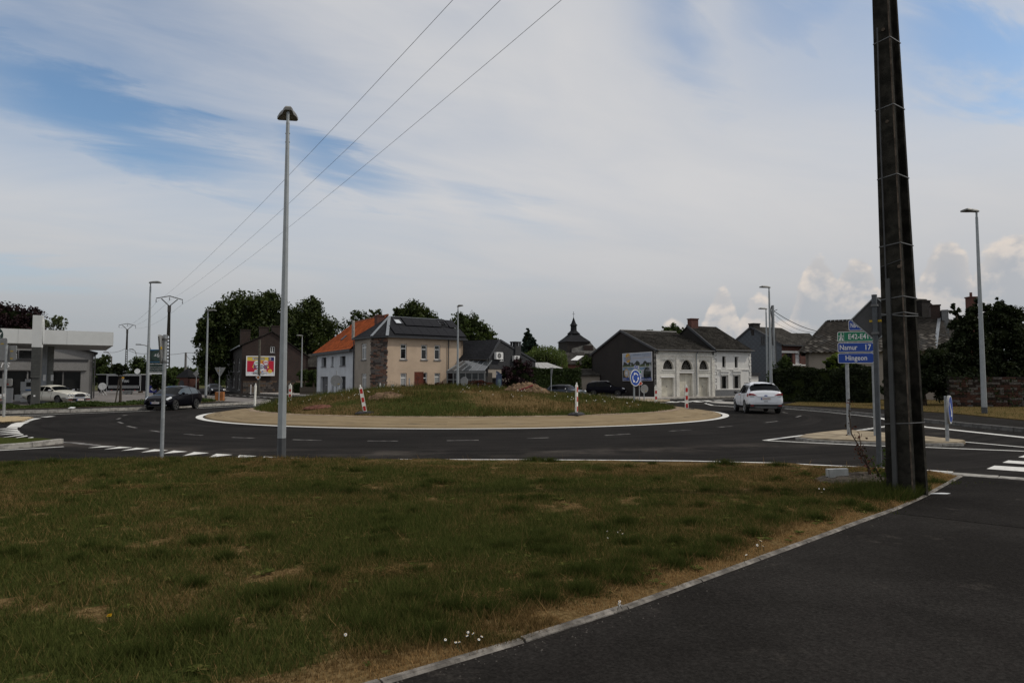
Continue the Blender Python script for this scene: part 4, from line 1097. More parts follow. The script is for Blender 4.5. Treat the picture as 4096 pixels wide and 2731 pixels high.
mb = MB(); mb.bar(T(-.06, .1, 4.06), T(1.69, .1, 6.04), .12, .2); mb.bar(T(1.69, .1, 6.04), T(gL, .1, 3.95), .12, .2); mb.build('verge_trim', M['dark_trim'], H)
cx, cz = 4.36, 6.0
mb = MB()
for (a, b_, c0, c1) in ((cx - .45, cx + .45, -.5, .25),):
    mb.box(a, b_, c0, c1, 3.6, cz - .5, T=T)
    for ua in (a, (a + b_) / 2 - .08, b_ - .16): 
        mb.box(ua, ua + .16, c0, c0 + .15, cz - .5, cz - .12, T=T); mb.box(ua, ua + .16, c1 - .15, c1, cz - .5, cz - .12, T=T)
    mb.box(a - .04, b_ + .04, c0 - .04, c1 + .04, cz - .12, cz, T=T)
mb.build('chimney', sc, H)


def ac_unit(px0, py0, px1, py1, label):
    u0, u1, z0, z1 = pg.rect(px0, py0, px1, py1); c = pg.A + pg.d * ((u0 + u1) / 2)
    r = thing('air_conditioner', label, 'air conditioner', (c.x + pg.n.x * .12, c.y + pg.n.y * .12, z0), pg.rz, 'air conditioning units on the slate gable'); w = (u1 - u0) / 2; h = z1 - z0
    b = MB(); b.box(-w, w, -.34, 0, 0, h); b.build('casing', M['white_frame'], r)
    b = MB(); b.disc((-.05, -.342, h * .5), (0, -1, 0), min(w, h) * .78 * .5 + .08, .012, 24); g = b.build('grille', mat('grille_grey', (.09, .09, .088), .6), r)
    b = MB()
    for k in range(4): a = k * math.pi / 4; q = min(w, h) * .4; b.bar((-.05 - q * math.cos(a), -.358, h * .5 - q * math.sin(a)), (-.05 + q * math.cos(a), -.358, h * .5 + q * math.sin(a)), .012, .008)
    b.build('guard', M['white_frame'], g)
    b = MB(); b.bar((-w * .7, -.3, -.02), (-w * .7, .1, -.02), .04, .04); b.bar((w * .7, -.3, -.02), (w * .7, .1, -.02), .04, .04); b.build('bracket', M['dark_trim'], r)


ac_unit(1973, 1409, 1999, 1437, 'white air conditioner beside the open white window of the slate gable')
ac_unit(2046, 1423, 2066, 1444, 'white air conditioner below the dark chimney of the slate gable')

# conservatory in front of the annexe
A, B = (-6.6, 69.6), (-2.75, 68.4)
H, PL, loc = house('conservatory', 'grey framed glazed veranda with a lean-to glass roof', 'veranda', A, B); L = PL.L
mb = MB()
for k in range(7): u = L * k / 6; mb.box(u - .05, u + .05, -.02, .08, 0, 2.55)
mb.box(-.1, L + .1, -.05, .12, 2.55, 2.75); mb.box(0, L, 0, .07, .0, .35); mb.box(0, L, 0, .06, 1.85, 1.93)
mb.build('frame', M['grey_frame'], H)
for k in range(6): b = MB(); b.box(L * k / 6 + .06, L * (k + 1) / 6 - .06, .02, .035, .36, 2.54); b.build('pane', M['glass'], H)
rb = [Vector((0, -.1, 2.75)), Vector((L, -.1, 2.75)), Vector((L, 2.3, 3.85)), Vector((.8, 2.3, 3.85))]
for k in range(5):
    g0, g1 = k / 5 + .008, (k + 1) / 5 - .008
    b = MB(); b.prism([rb[0].lerp(rb[1], g0), rb[0].lerp(rb[1], g1), rb[3].lerp(rb[2], g1), rb[3].lerp(rb[2], g0)], (0, 0, .03)); b.build('roof_pane', mat('roof_pane', (.05, .055, .06), .12, .1, 4, spec=.6), H)
mb = MB()
for k in range(6): mb.bar(rb[0].lerp(rb[1], k / 5) + Vector((0, 0, .03)), rb[3].lerp(rb[2], k / 5) + Vector((0, 0, .03)), .06, .07)
mb.build('rafter', M['zinc'], H)
for y in (0, ): 
    b = MB(); b.box(-.03, .03, .1, 2.3, 0, 2.6); b.build('side_panel', M['grey_panel'], H); b = MB(); b.box(L - .03, L + .03, .1, 2.3, 0, 2.6); b.build('side_panel', M['glass'], H)

# ---------------------------------------------------------------- brick barn with whitewashed garages, and the white house joined to it
A = (15.1, 71.5); B = (26.8, 76.6)
PLb = Plane(A, B)
ub = PLb.uz(2858, 1500)[0]    # where the garages end and the white house begins
Bm = tuple((PLb.A + PLb.d * ub)[:2])
H, PL, loc = house('garage_barn', 'old barn with dark brick gable, whitewashed front and three garage doors', 'barn', A, Bm); L = PL.L; EV = 4.93
gar = [PL.rect(*r) for r in [(2646, 1510, 2695, 1586), (2718, 1492, 2771, 1583), (2792, 1508, 2835, 1580)]]; gar = [(a, b, .1, d) for a, b, c, d in gar]
arc = [PL.rect(*r) for r in [(2652, 1438, 2695, 1477), (2725, 1439, 2771, 1479), (2797, 1440, 2835, 1478)]]
wall(H, (0, 0), (L, 0), 0, EV, M['brick_white'], gar + arc, th=.4)
T = basis((0, 0), (L, 0))
def pt(u, b, z): return Vector(T(u, b, z))
for (a0, a1, z0, z1) in arc:
    w = (a1 - a0) / 2; c = (a0 + a1) / 2; hh = z1 - z0; n = 14
    for s in (-1, 1):   # spandrels closing the opening to a round arch
        for k in range(n // 2):
            t0, t1 = math.pi / 2 * k / (n // 2), math.pi / 2 * (k + 1) / (n // 2)
            p = [(c + s * w * math.cos(t0), z0 + hh * math.sin(t0)), (c + s * w * math.cos(t1), z0 + hh * math.sin(t1))]
            mb = MB() if (k == 0 and s == -1) else mb
            mb.prism([pt(p[0][0], -.002, p[0][1]), pt(p[1][0], -.002, p[1][1]), pt(p[1][0], -.002, z1), pt(c + s * w, -.002, z1 if True else p[0][1])] if p[0][0] != c + s * w else [pt(c + s * w, -.002, z0), pt(p[1][0], -.002, p[1][1]), pt(p[1][0], -.002, z1), pt(c + s * w, -.002, z1)], Vector(T(0, -.39, 0)) - Vector(T(0, 0, 0)))
    mb.build('arch', M['brick_white'], H)
    f = MB(); f.box(a0, a1, -.34, -.28, z0, z0 + .07, T=T)
    for k in range(1, 8):
        t = math.pi * k / 8; f.bar(pt(c, -.30, z0), pt(c + w * .98 * math.cos(t), -.30, z0 + hh * .98 * math.sin(t)), .04, .04)
    for k in range(14):
        t0, t1 = math.pi * k / 14, math.pi * (k + 1) / 14
        for q in (.97, .5): f.bar(pt(c + w * q * math.cos(t0), -.30, z0 + hh * q * math.sin(t0)), pt(c + w * q * math.cos(t1), -.30, z0 + hh * q * math.sin(t1)), .05, .05)
    fo = f.build('arched_window', mat('old_frame', (.10, .095, .085), .8), H)
    g = MB(); g.prism([pt(c + w * math.cos(math.pi * k / 14), -.33, z0 + hh * math.sin(math.pi * k / 14)) for k in range(15)], Vector(T(0, -.02, 0)) - Vector(T(0, 0, 0))); g.build('pane', M['glass_dim'], fo)
    s = MB(); s.box(a0 - .1, a1 + .1, 0.002, .08, z0 - .09, z0 - .004, T=T); s.build('sill', M['white_render'], fo)
for (a0, a1, z0, z1) in gar:
    b = MB(); c = (a0 + a1) / 2; b.box(a0, c - .012, -.33, -.28, z0, z1, T=T); b.box(c + .012, a1, -.33, -.28, z0, z1, T=T); d = b.build('garage_door', M['cream_paint'], H)
    b = MB(); b.box(c + .05, c + .11, -.28, -.24, z0 + 1.0, z0 + 1.12, T=T); b.build('handle', M['dark_trim'], d)
    b = MB(); b.box(a0 - .12, a1 + .12, .002, .06, z1 + .01, z1 + .16, T=T); b.build('lintel', M['white_render'], H)
mb = MB()
for u in (0.0, ub * .33, ub * .665, L - .4): mb.box(u + .002, u + .38, .002, .09, 0, EV - .55, T=T)
mb.build('pilaster', M['brick_white'], H)
mb = MB(); mb.box(.01, L - .01, .002, .12, EV - .55, EV - .02, T=T) if False else None
n = 54
for k in range(n): mb.box(.15 + (L - .4) * k / n, .15 + (L - .4) * (k + .5) / n, .002, .05, EV - .62, EV - .52, T=T)
mb.box(.01, L - .01, .002, .05, EV - .52, EV - .36, T=T); mb.build('cornice', M['brick_white'], H)
mb = MB(); mb.box(.02, L - .02, .002, .04, gar[0][3] + .55, gar[0][3] + .63, T=T); mb.build('string_course', M['brick_white'], H)
mb = MB(); u = ub * .675; mb.tube([pt(u + .2, .15, EV), pt(u, .12, EV - .3), pt(u, .12, .3)], .05); mb.build('downpipe', M['zinc'], H)
GW = 13.3
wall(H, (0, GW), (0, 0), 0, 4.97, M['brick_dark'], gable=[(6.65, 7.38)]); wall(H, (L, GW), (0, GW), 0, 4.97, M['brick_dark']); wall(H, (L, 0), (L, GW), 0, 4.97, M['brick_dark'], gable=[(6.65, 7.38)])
# corrugated old roofs: real undulation
def corrugated(root, q00, q01, q10, q11, m, name='roof', pitch=.3, amp=.025, steps=6, thick=.06):
    q00, q01, q10, q11 = map(Vector, (q00, q01, q10, q11)); nr = (q01 - q00).cross(q10 - q00).normalized(); nr = nr if nr.z > 0 else -nr
    n = int((q01 - q00).length / pitch) * 4; vs = []; rows = []
    for j in range(steps):
        rows += [(j / steps, .03), ((j + 1) / steps, .0)]
    for f_, lift in rows:
        for i in range(n + 1):
            g = i / n; vs.append(tuple(q00.lerp(q01, g).lerp(q10.lerp(q11, g), f_) + nr * (thick + lift + amp * math.sin(i * math.pi / 2))))
    W_ = n + 1; fs = [(j * W_ + i, j * W_ + i + 1, (j + 1) * W_ + i + 1, (j + 1) * W_ + i) for j in range(len(rows) - 1) for i in range(n)]
    return arrays(name, vs, fs, m, root)


corrugated(H, (-.15, -.25, EV), (L, -.25, EV), (-.15, 6.65, 7.42), (L, 6.65, 7.42), M['slate_old'])
mb = MB(); mb.prism([(-.15, 6.65, 7.42), (L, 6.65, 7.42), (L, 13.5, 4.9), (-.15, 13.5, 4.9)], (0, 0, .08)); mb.build('rear_roof', M['slate_old'], H)
mb = MB(); mb.bar((-.12, -.3, EV - .02), (-.12, 6.65, 7.46), .1, .22); mb.bar((-.12, 6.65, 7.46), (-.12, 13.5, 4.92), .1, .22); mb.build('verge_trim', M['dark_trim'], H)
mb = MB(); mb.tube([(-.1, -.36, EV + .03), (L, -.36, EV + .03)], .07, 8); mb.tube([(-.15, 6.65, 7.52), (L, 6.65, 7.52)], .11, 6); mb.build('gutter', M['dark_trim'], H)
BARN = H; BG = Plane(tuple((PLb.A - PLb.n * GW)[:2]), A)   # gable plane, left to right

# white house joined to the barn
H, PL, loc = house('white_terrace_house', 'white rendered house with tall windows, grey plinth and a red brick chimney', 'house', Bm, B); L = PL.L; EV = 5.05
o1 = [PL.rect(*r) for r in [(2889, 1425, 2903, 1469), (2939, 1427, 2952, 1470)]]; o2 = [PL.rect(*r) for r in [(2887, 1504, 2909, 1554), (2937, 1503, 2958, 1553)]]
wall(H, (0, 0), (L, 0), 0, EV, M['white_render'], o1 + o2, th=.35)
for o in o1 + o2: window(H, (0, 0), (L, 0), o, M['dark_frame'], M['glass_dim'], .2, M['white_render'], fw=.06)
T = basis((0, 0), (L, 0)); mb = MB()
for (a0, a1, z0, z1) in o2:
    mb.box(a0 - .12, a0 - .004, .002, .05, z0, z1 + .12, T=T); mb.box(a1 + .004, a1 + .12, .002, .05, z0, z1 + .12, T=T)
mb.build('window_surround', mat('stone_surround', (.25, .24, .225), .9), H)
mb = MB()
for (a0, a1, z0, z1) in o2: mb.box(a0 - .16, a1 + .16, .002, .08, z1 + .125, z1 + .45, T=T); mb.box(a0 - .24, a1 + .24, .002, .16, z1 + .453, z1 + .6, T=T)
for (a0, a1, z0, z1) in o1: mb.box(a0 - .16, a1 + .16, .002, .06, z1 + .01, z1 + .14, T=T)
zs = PL.uz(2920, 1477)[1]; mb.box(.02, L - .02, .002, .07, zs - .06, zs + .05, T=T); mb.box(.02, L - .02, .002, .05, EV - .3, EV - .2, T=T)
for z in np.arange(.95, EV - .35, .36): mb.box(.003, .3 if int(z / .36) % 2 else .2, .002, .04, z, z + .3, T=T); mb.box(L - (.3 if int(z / .36) % 2 else .2), L - .003, .002, .04, z, z + .3, T=T)
zs = PL.uz(2920, 1555)[1]; mb.box(.02, L - .02, .002, .06, zs - .1, zs, T=T)
mb.build('moulding', M['white_render'], H)
mb = MB(); mb.box(.01, L - .01, .002, .05, 0, .78, T=T); mb.build('plinth', M['grey_panel'], H)
wall(H, (L, 0), (L, 9), 0, EV - .05, M['white_render']); wall(H, (0, 9), (0, 0), 0, EV, M['brick_dark'], gable=[(4.5, 8.0)]); wall(H, (L, 9), (0, 9), 0, EV, M['white_render'])
corrugated(H, (-.1, -.3, EV), (L + .15, -.3, EV), (-.1, 4.5, 8.05), (L + .15 - 1.2, 4.5, 8.05), M['slate_old'], pitch=.3, amp=.014, steps=14)
mb = MB(); mb.prism([(-.1, 4.5, 8.05), (L - 1.05, 4.5, 8.05), (L + .15, 9.2, EV), (-.1, 9.2, EV)], (0, 0, .08)); mb.prism([(L + .15, -.3, EV), (L + .15, 9.2, EV), (L - 1.05, 4.5, 8.05)], (0, 0, .1)); mb.build('rear_roof', M['slate_old'], H)
mb = MB(); mb.tube([(-.1, -.4, EV + .04), (L + .2, -.4, EV + .04)], .07, 8); mb.build('gutter', M['dark_trim'], H)
mb = MB(); mb.bar((-.12, -.3, EV + .08), (-.12, 4.5, 8.15), .1, .25); mb.build('verge_trim', M['dark_trim'], H)
chimney(H, .7, 4.4, 1.0, .7, 6.5, 8.85, M['brick_red'])

# ---------------------------------------------------------------- brown brick house carrying the sale billboard
A = (-38.4, 97.0); B = (-30.2, 101.05)
H, PL, loc = house('brick_house', 'tall brown brick gable-ended house behind the sale billboard', 'house', A, B); L = PL.L
ow = PL.rect(1081, 1385, 1099, 1410)
wall(H, (0, 0), (L, 0), 0, 5.25, M['brick_brown'])
T = basis((0, 0), (L, 0)); mb = MB(); apx = 4.0
# upper gable with its window
u0, u1, za, zb = ow; top = lambda u: 6.8 + (8.85 - 6.8) * u / apx if u < apx else 8.85 - (8.85 - 5.25) * (u - apx) / (L - apx)
for (a, b_, z0, z1f) in ((0, u0, 5.25, None), (u1, L, 5.25, None), (u0, u1, 5.25, za), (u0, u1, zb, None)):
    n = max(1, int((b_ - a) / .25))
    for k in range(n):
        p, q = a + (b_ - a) * k / n, a + (b_ - a) * (k + 1) / n
        mb.prism([T(p, -.3, z0), T(q, -.3, z0), T(q, -.3, z1f or top(q)), T(p, -.3, z1f or top(p))], Vector(T(0, .3, 0)) - Vector(T(0, 0, 0)))
mb.build('gable_wall', M['brick_brown'], H)
window(H, (0, 0), (L, 0), ow, M['white_frame'], M['glass'], .12, M['stone_sill'], vert=(.5,), fw=.09)
wl = loc((-52.5, 125.5, 0)); WL = wl.y
pw = Plane((-52.5, 125.5), A); o1 = [pw.rect(*r) for r in [(905, 1440, 913, 1487), (919, 1438, 926, 1487), (931, 1436, 938, 1486), (951, 1434, 959, 1486), (905, 1503, 913, 1548), (931, 1503, 938, 1550), (951, 1500, 959, 1560)]]
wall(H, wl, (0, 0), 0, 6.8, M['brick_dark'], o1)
for o in o1: window(H, wl, (0, 0), o, M['white_frame'], M['glass'], .15, M['stone_sill'], vert=(.5,), horiz=(.7,), fw=.09)
wall(H, (L, 0), (L, WL), 0, 5.25, M['brick_brown']); wall(H, (L, WL), (wl.x, WL), 0, 5.25, M['brick_brown'])
mb = MB(); mb.prism([(-.3, -.2, 6.75), (apx, -.2, 8.9), (apx, WL, 8.9), (-.3, WL, 6.75)], (0, 0, .12)); mb.prism([(apx, -.2, 8.9), (L + .3, -.2, 5.2), (L + .3, WL, 5.2), (apx, WL, 8.9)], (0, 0, .12)); mb.build('roof', M['slate_old'], H)
mb = MB(); mb.bar((-.4, -.2, 6.75), (-.4, WL, 6.75), .18, .16); mb.build('gutter', M['zinc'], H)
chimney(H, 3.0, .9, 1.3, .8, 8.0, 9.5, M['brick_brown']); chimney(H, apx + .6, .7, 1.2, .8, 8.0, 9.7, M['brick_brown']); chimney(H, .9, 6, 1.4, .8, 7.0, 9.4, M['brick_brown'])
mb = MB(); mb.box(.1, L - .05, .002, .12, 0, 1.75, T=T) if False else None
stm2 = [mat('rubble_grey', (.085, .075, .068), .95, .25, 6, .5, 30, spec=.1), mat('rubble_brown', (.105, .075, .055), .95, .25, 6, .5, 30, spec=.1), mat('rubble_dark', (.045, .04, .038), .95, .25, 6, .5, 30, spec=.1)]
stone_pieces(H, (.2, 0), (L - .2, 0), .05, 1.8, stm2, .55, .3, 0, name='rubble_stone', seed=8, maxn=120)
BRICKH = PL

# ---------------------------------------------------------------- garage showroom and its canopy (left)
d0 = Vector((.834, .552))
Kc = Vector((-38.0, 62.0)); Af = Kc - d0 * 16
H, PL, loc = house('car_showroom', 'grey stone garage showroom lettered cars behind the station canopy', 'garage', tuple(Af), tuple(Kc)); L = PL.L
ston = mat('grey_stone', (.215, .21, .205), .95, .28, 26, .5, 60, big=.1)
zb0, zb1 = PL.uz(330, 1482)[1], PL.uz(330, 1444)[1]; zu1 = PL.uz(300, 1403)[1]
gl = [(L - 16, L - 13.1, .25, zb0 - .1), (L - 13, L - 9.8, .25, zb0 - .1), (L - 9.7, L - 6.6, .25, zb0 - .1), (L - 6.5, L - 4.9, .1, zb0 - .1), (L - 4.8, L - 3.75, .25, zb0 - .1), (L - 3.7, L - 2.3, .25, zb0 - .1), (L - 2.25, L - .95, .25, zb0 - .1)]
wall(H, (0, 0), (L, 0), 0, zb1, ston, gl, th=.35)
for g in gl: window(H, (0, 0), (L, 0), g, M['dark_frame'], M['glass_dim'], .22, fw=.07)
T = basis((0, 0), (L, 0))
mb = MB(); mb.box(0, L - .5, .002, .16, zb0, zb1 - .01, T=T); mb.build('fascia_band', ston, H)
mb = MB(); mb.box(0, L - .4, .0, .24, zb1, zb1 + .16, T=T); mb.build('cornice', M['dark_frame'], H)
up = [(L - 16, L - 11, zb1 + .2, zu1 + .3), (L - 10.9, L - 5.6, zb1 + .2, zu1 + .3), (L - 5.5, L - 3.95, zb1 + .2, zu1 + .3)]
wall(H, (0, -.0), (L, 0), zb1 + .005, zu1 - .1, ston, [], th=.34, name='upper_wall', gable=[(L - 4, zu1 + .9), (L - 2.2, zu1 + .65)])
for q in up: b = MB(); b.box(q[0], q[1], .004, .05, q[2], q[3] - .35, T=T); b.build('upper_window', M['glass_dim'], H)
mb = MB(); mb.box(-.2, L - 4, -9, .3, zu1 + 1.0, zu1 + 1.15, T=T); mb.prism([T(L - 4.3, .3, zu1 + 1.0), T(L + .3, .3, zu1 - .25), T(L + .3, -9, zu1 - .25), T(L - 4.3, -9, zu1 + 1.0)], (0, 0, .14)); mb.build('roof', M['slate'], H)
wall(H, (L, 0), (L, 9), 0, zu1 - .25, ston); wall(H, (L, 9), (0, 9), 0, zu1 - .1, ston); wall(H, (0, 9), (0, 0), 0, zu1 - .1, ston)
mb = MB(); mb.tube([T(L + .1, .08, zu1 - .3), T(L + .1, .08, .2)], .06); mb.build('downpipe', M['dark_frame'], H)
lt = mat('letter_white', (.72, .72, .72), .5, .03, 5)
a0, a1 = PL.uz(-40, 1465)[0], PL.uz(41, 1465)[0]
text(H, 'cars', T(a0, .18, PL.uz(20, 1470)[1]), T(1, 0, 0) - np.array(T(0, 0, 0)), (0, 0, 1), lt, w=a1 - a0, h=.42, name='lettering', ext=.02, shear=.25)
k0 = PL.uz(308, 1565)[0]; k1 = PL.uz(340, 1565)[0]
for i, s in enumerate(('081/24 77 87', 'www.slgcars.be', 'slg classic cars')):
    text(H, s, T(k0, -.2, .95 - i * .22), Vector(T(1, 0, 0)) - Vector(T(0, 0, 0)), (0, 0, 1), lt, w=k1 - k0 - .1, h=.13, name='lettering')

Af, Bf = Vector((-34.5 - 5.44 * 2, 46.0 - 3.6 * 2)), Vector((-29.06, 49.6))
H, PL, loc = house('station_canopy', 'white flat petrol station canopy on two grey columns', 'canopy', tuple(Af), tuple(Bf)); L = PL.L
zb_, zt_ = 4.3, 5.28; wp = mat('white_panel', (.56, .57, .565), .45, .02, 2, big=.025, spec=.3)
b = MB(); b.box(.02, L - .02, .02, 9.98, zb_ + .02, zt_ - .03); b.build('deck', mat('soffit', (.30, .31, .31), .7), H)
T = basis((0, 0), (L, 0)); nP = 7
for k in range(nP):
    b = MB(); b.box(L * k / nP + .006, L * (k + 1) / nP - .006, -.04, 0.0, zb_, zt_); b.build('fascia_panel', wp, H)
for k in range(4):
    b = MB(); b.box(L - .0, L + .04, 10 * k / 4 + .006, 10 * (k + 1) / 4 - .006, zb_, zt_); b.build('fascia_panel', wp, H)
b = MB(); b.prism([(L + .042, 2.2 + .45 * math.cos(2 * math.pi * k / 24), zb_ + .49 + .45 * math.sin(2 * math.pi * k / 24)) for k in range(24)], (.1, 0, 0)); b.build('disc_sign', wp, H)
for (sx0, sx1, y) in ((156, 183, 3.0),):
    c = loc((xat(170, 50.6), 50.6, 0)); b = MB(); b.box(c.x - .45, c.x + .22, c.y - .25, c.y + .25, .1, zb_ + .02); b.build('column', mat('column_grey', (.25, .265, .285), .6, .12, 2), H)
    b = MB(); b.box(c.x + .222, c.x + .62, c.y + .0, c.y + .6, .1, zb_ + .02); b.build('column', mat('column_green_grey', (.16, .165, .155), .6), H)
    for sx in (.05, .52): b = MB(); b.box(c.x + sx - .05, c.x + sx + .12, c.y - .32 if sx < .3 else c.y - .06, c.y - .252 if sx < .3 else c.y - .003, 1.75, 2.2); b.build('switch_box', M['white_frame'], H)
u0 = PL.uz(-45, 1340)[0]; u1 = PL.uz(13, 1340)[0]; rad = (u1 - u0) / 2; zc = PL.uz(0, 1340)[1]
b = MB(); b.disc((u0 + rad, -.042, zc), (0, -1, 0), rad, .03, 36, ry=.52); ds = b.build('round_logo', mat('logo_green', (.012, .03, .024), .4), H)
text(ds, 'slg', (u0 + rad * .35, -.078, zc - .22), (1, 0, 0), (0, 0, 1), lt, w=rad * 1.45, h=.5, ext=.004, shear=.3)

# ---------------------------------------------------------------- houses on the right
A = (27.6, 83.5); B = (36.5, 88.5)     # red brick front
PLr = Plane((33.2, 83.8), (36.2, 85.5))
G0, G1 = (29.4, 90.0), (33.3, 84.2)
H, PL, loc = house('slate_hung_house', 'house with a blue-grey slate-hung gable and a red brick front', 'house', (33.3, 84.2), (38.2, 86.6)); L = PL.L; EV = 6.15
gA = loc((28.6, 90.4, 0)); gl = Vector((gA.x, gA.y, 0)); 
pgr = Plane((28.6, 90.4), (33.3, 84.2)); GL = pgr.L
od = [PL.rect(3144, 1413, 3171, 1455), PL.rect(3182, 1413, 3201, 1454)]
wall(H, (0, 0), (L, 0), 0, EV, M['brick_red'], od)
window(H, (0, 0), (L, 0), od[0], M['dark_frame'], M['glass'], .15, M['white_render'], fw=.08, vert=(.5,)); window(H, (0, 0), (L, 0), od[1], M['white_frame'], mat('white_blind', (.5, .51, .53), .6), .15, M['white_render'], fw=.1, vert=(.5,))
T = basis((0, 0), (L, 0)); zz = PL.uz(3170, 1408)[1]; b = MB(); b.box(.01, L - .01, .002, .05, zz - .12, zz + .14, T=T); zz2 = PL.uz(3170, 1457)[1]; b.box(.01, L - .01, .002, .05, zz2 - .16, zz2, T=T); b.box(.01, L - .01, .002, .05, 1.2, 1.55, T=T); b.build('white_band', M['white_render'], H)
cl = mat('blue_slate', (.070, .080, .093), .8, .12, 5, .3, 30, big=.12, spec=.3)
og = pgr.rect(3043, 1344, 3060, 1378)
T = basis(gA, (0, 0)); mb = MB(); apx = GL * .46; az_ = 8.6
def gt(u): return EV + (az_ - EV) * (u / apx if u < apx else (GL - u) / (GL - apx))
u0, u1, za, zb = og
for (a, b_, z0, z1f) in ((0, u0, 0, None), (u1, GL, 0, None), (u0, u1, 0, za), (u0, u1, zb, None)):
    n = max(1, int((b_ - a) / .3))
    for k in range(n):
        p, q = a + (b_ - a) * k / n, a + (b_ - a) * (k + 1) / n
        mb.prism([T(p, -.3, z0), T(q, -.3, z0), T(q, -.3, z1f or gt(q)), T(p, -.3, z1f or gt(p))], Vector(T(0, .3, 0)) - Vector(T(0, 0, 0)))
mb.build('gable_wall', cl, H)
ud = Vector(T(1, 0, 0)) - Vector(T(0, 0, 0))
diamond_slates(H, Vector(T(.1, .004, 2.0)), ud, (0, 0, 1), GL - .2, az_ - 2.0, .62, cl, clip=lambda u, v: 2.0 + v < gt(u + .1) - .2 and not (u0 - .3 < u < u1 + .1 and za - .3 < 2.0 + v < zb + .3))
window(H, gA, (0, 0), og, M['dark_frame'], M['glass'], -.02, M['dark_trim'], fw=.1, vert=(.5,))
av = Vector(T(apx, 0, 0)); dirx = Vector((1, 0, 0)) ; Lr = L + .3
r0 = Vector((av.x, av.y, az_ + .05)); r1 = Vector((L - .9, av.y, az_ + .05)); f0 = Vector((-.1, -.3, EV)); f1 = Vector((L + .3, -.3, EV)); bk = Vector((gA.x, gA.y + .2, EV)); bk1 = Vector((L + .3, gA.y + .2, EV))
mb = MB(); mb.prism([f0, f1, r1, r0], (0, 0, .1)); mb.prism([r0, r1, bk1, bk], (0, 0, .1)); mb.prism([f1, bk1, r1], (0, 0, .1)); mb.build('roof', M['slate_old'], H)
mb = MB(); mb.bar(Vector(T(-.1, .1, EV)), Vector(T(apx, .1, az_ + .1)), .12, .2); mb.bar(Vector(T(apx, .1, az_ + .1)), Vector(T(GL + .1, .1, EV + .05)), .12, .2); mb.bar(f0 + Vector((0, -.1, 0)), f1 + Vector((0, -.1, 0)), .14, .14); mb.build('gutter', M['dark_trim'], H)
chimney(H, r0.x + .55, r0.y, 1.15, .8, 7.6, 9.05, M['brick_dark']); chimney(H, r1.x - .2, r1.y + 1, 1.0, .7, 7.4, 8.7, M['brick_dark'])
wall(H, (L, 0), (L, gA.y), 0, EV, M['brick_red'])
# low white annexe at the foot of the gable
b = MB(); q = Plane((28.9, 87.2), (32.2, 83.0)); 
H2, PL2, _ = house('white_shed', 'low white shed with a grey flat roof beside the white terrace house', 'shed', (27.6, 80.8), (29.4, 81.6)); b.box(0, PL2.L, 0, 4, 0, 2.35); b.build('wall', M['white_render'], H2); b = MB(); b.box(-.1, PL2.L + .2, -.15, 4.1, 2.353, 2.75); b.build('roof', M['dark_trim'], H2)

# big mossy slate roof behind the road signs
A, B = (26.75, 62.2), (36.8, 57.7)
H, PL, loc = house('slate_roofed_house', 'low house with a big mossy diamond-slate roof behind the direction sign', 'house', A, B); L = PL.L; EV = 4.4
wall(H, (0, 0), (L, 0), 0, EV, M['grey_beige'], [PL.rect(3330, 1440, 3352, 1475)]); wall(H, (0, 8), (0, 0), 0, EV, M['grey_beige']); wall(H, (L, 0), (L, 8), 0, EV, M['grey_beige']); wall(H, (L, 8), (0, 8), 0, EV, M['grey_beige'])
rz_ = 7.35; f0, f1, q0, q1 = Vector((-.5, -.5, EV - .1)), Vector((L + .3, -.5, EV - .1)), Vector((1.9, 4, rz_)), Vector((L - .1, 4, rz_))
mb = MB(); mb.prism([f0, f1, q1, q0], (0, 0, .06)); mb.prism([Vector((-.5, 8.5, EV - .1)), f0, q0], (0, 0, .06)); mb.prism([q0, q1, Vector((L + .3, 8.5, EV - .1)), Vector((-.5, 8.5, EV - .1))], (0, 0, .06)); rf = mb.build('roof', M['slate_tile'], H)
vd = (q0 + Vector((0, 0, 0)) - Vector((q0.x, f0.y, f0.z))).normalized(); hl = (q0 - Vector((q0.x, f0.y, f0.z))).length
diamond_slates(H, f0 + Vector((0, 0, .07)), (1, 0, 0), vd, L + .8, hl, .46, [M['slate_tile'], M['slate_tile'], mat('slate_moss_dark', (.020, .018, .016), .9, .3, 4, .5, 30), mat('slate_lichen', (.075, .067, .056), .9, .3, 5, .5, 30)], clip=lambda u, v: u > 2.4 * v / hl + .05, seed=9)
mb = MB()
for k in range(26): p = q0.lerp(q1, k / 26); mb.tube([p + Vector((0, 0, .1)), q0.lerp(q1, (k + .92) / 26) + Vector((0, 0, .12))], .11, 6)
mb.bar(f0 + Vector((0, 0, .1)), q0 + Vector((0, 0, .12)), .2, .06); mb.build('ridge_tile', M['slate_old'], rf)
mb = MB(); mb.bar(Vector((L - .9, -.4, EV)), Vector((L + .1, 4, rz_ + .1)), .25, .08); mb.build('verge_trim', M['zinc'], rf)
chimney(H, L - .2, 4.2, .75, .7, 5.5, 8.5, M['brick_brown']); b = MB(); b.box(L + .25, L + .75, 3.6, 4.6, 0, 8.1); b.build('flue_wall', M['grey_panel'], H)
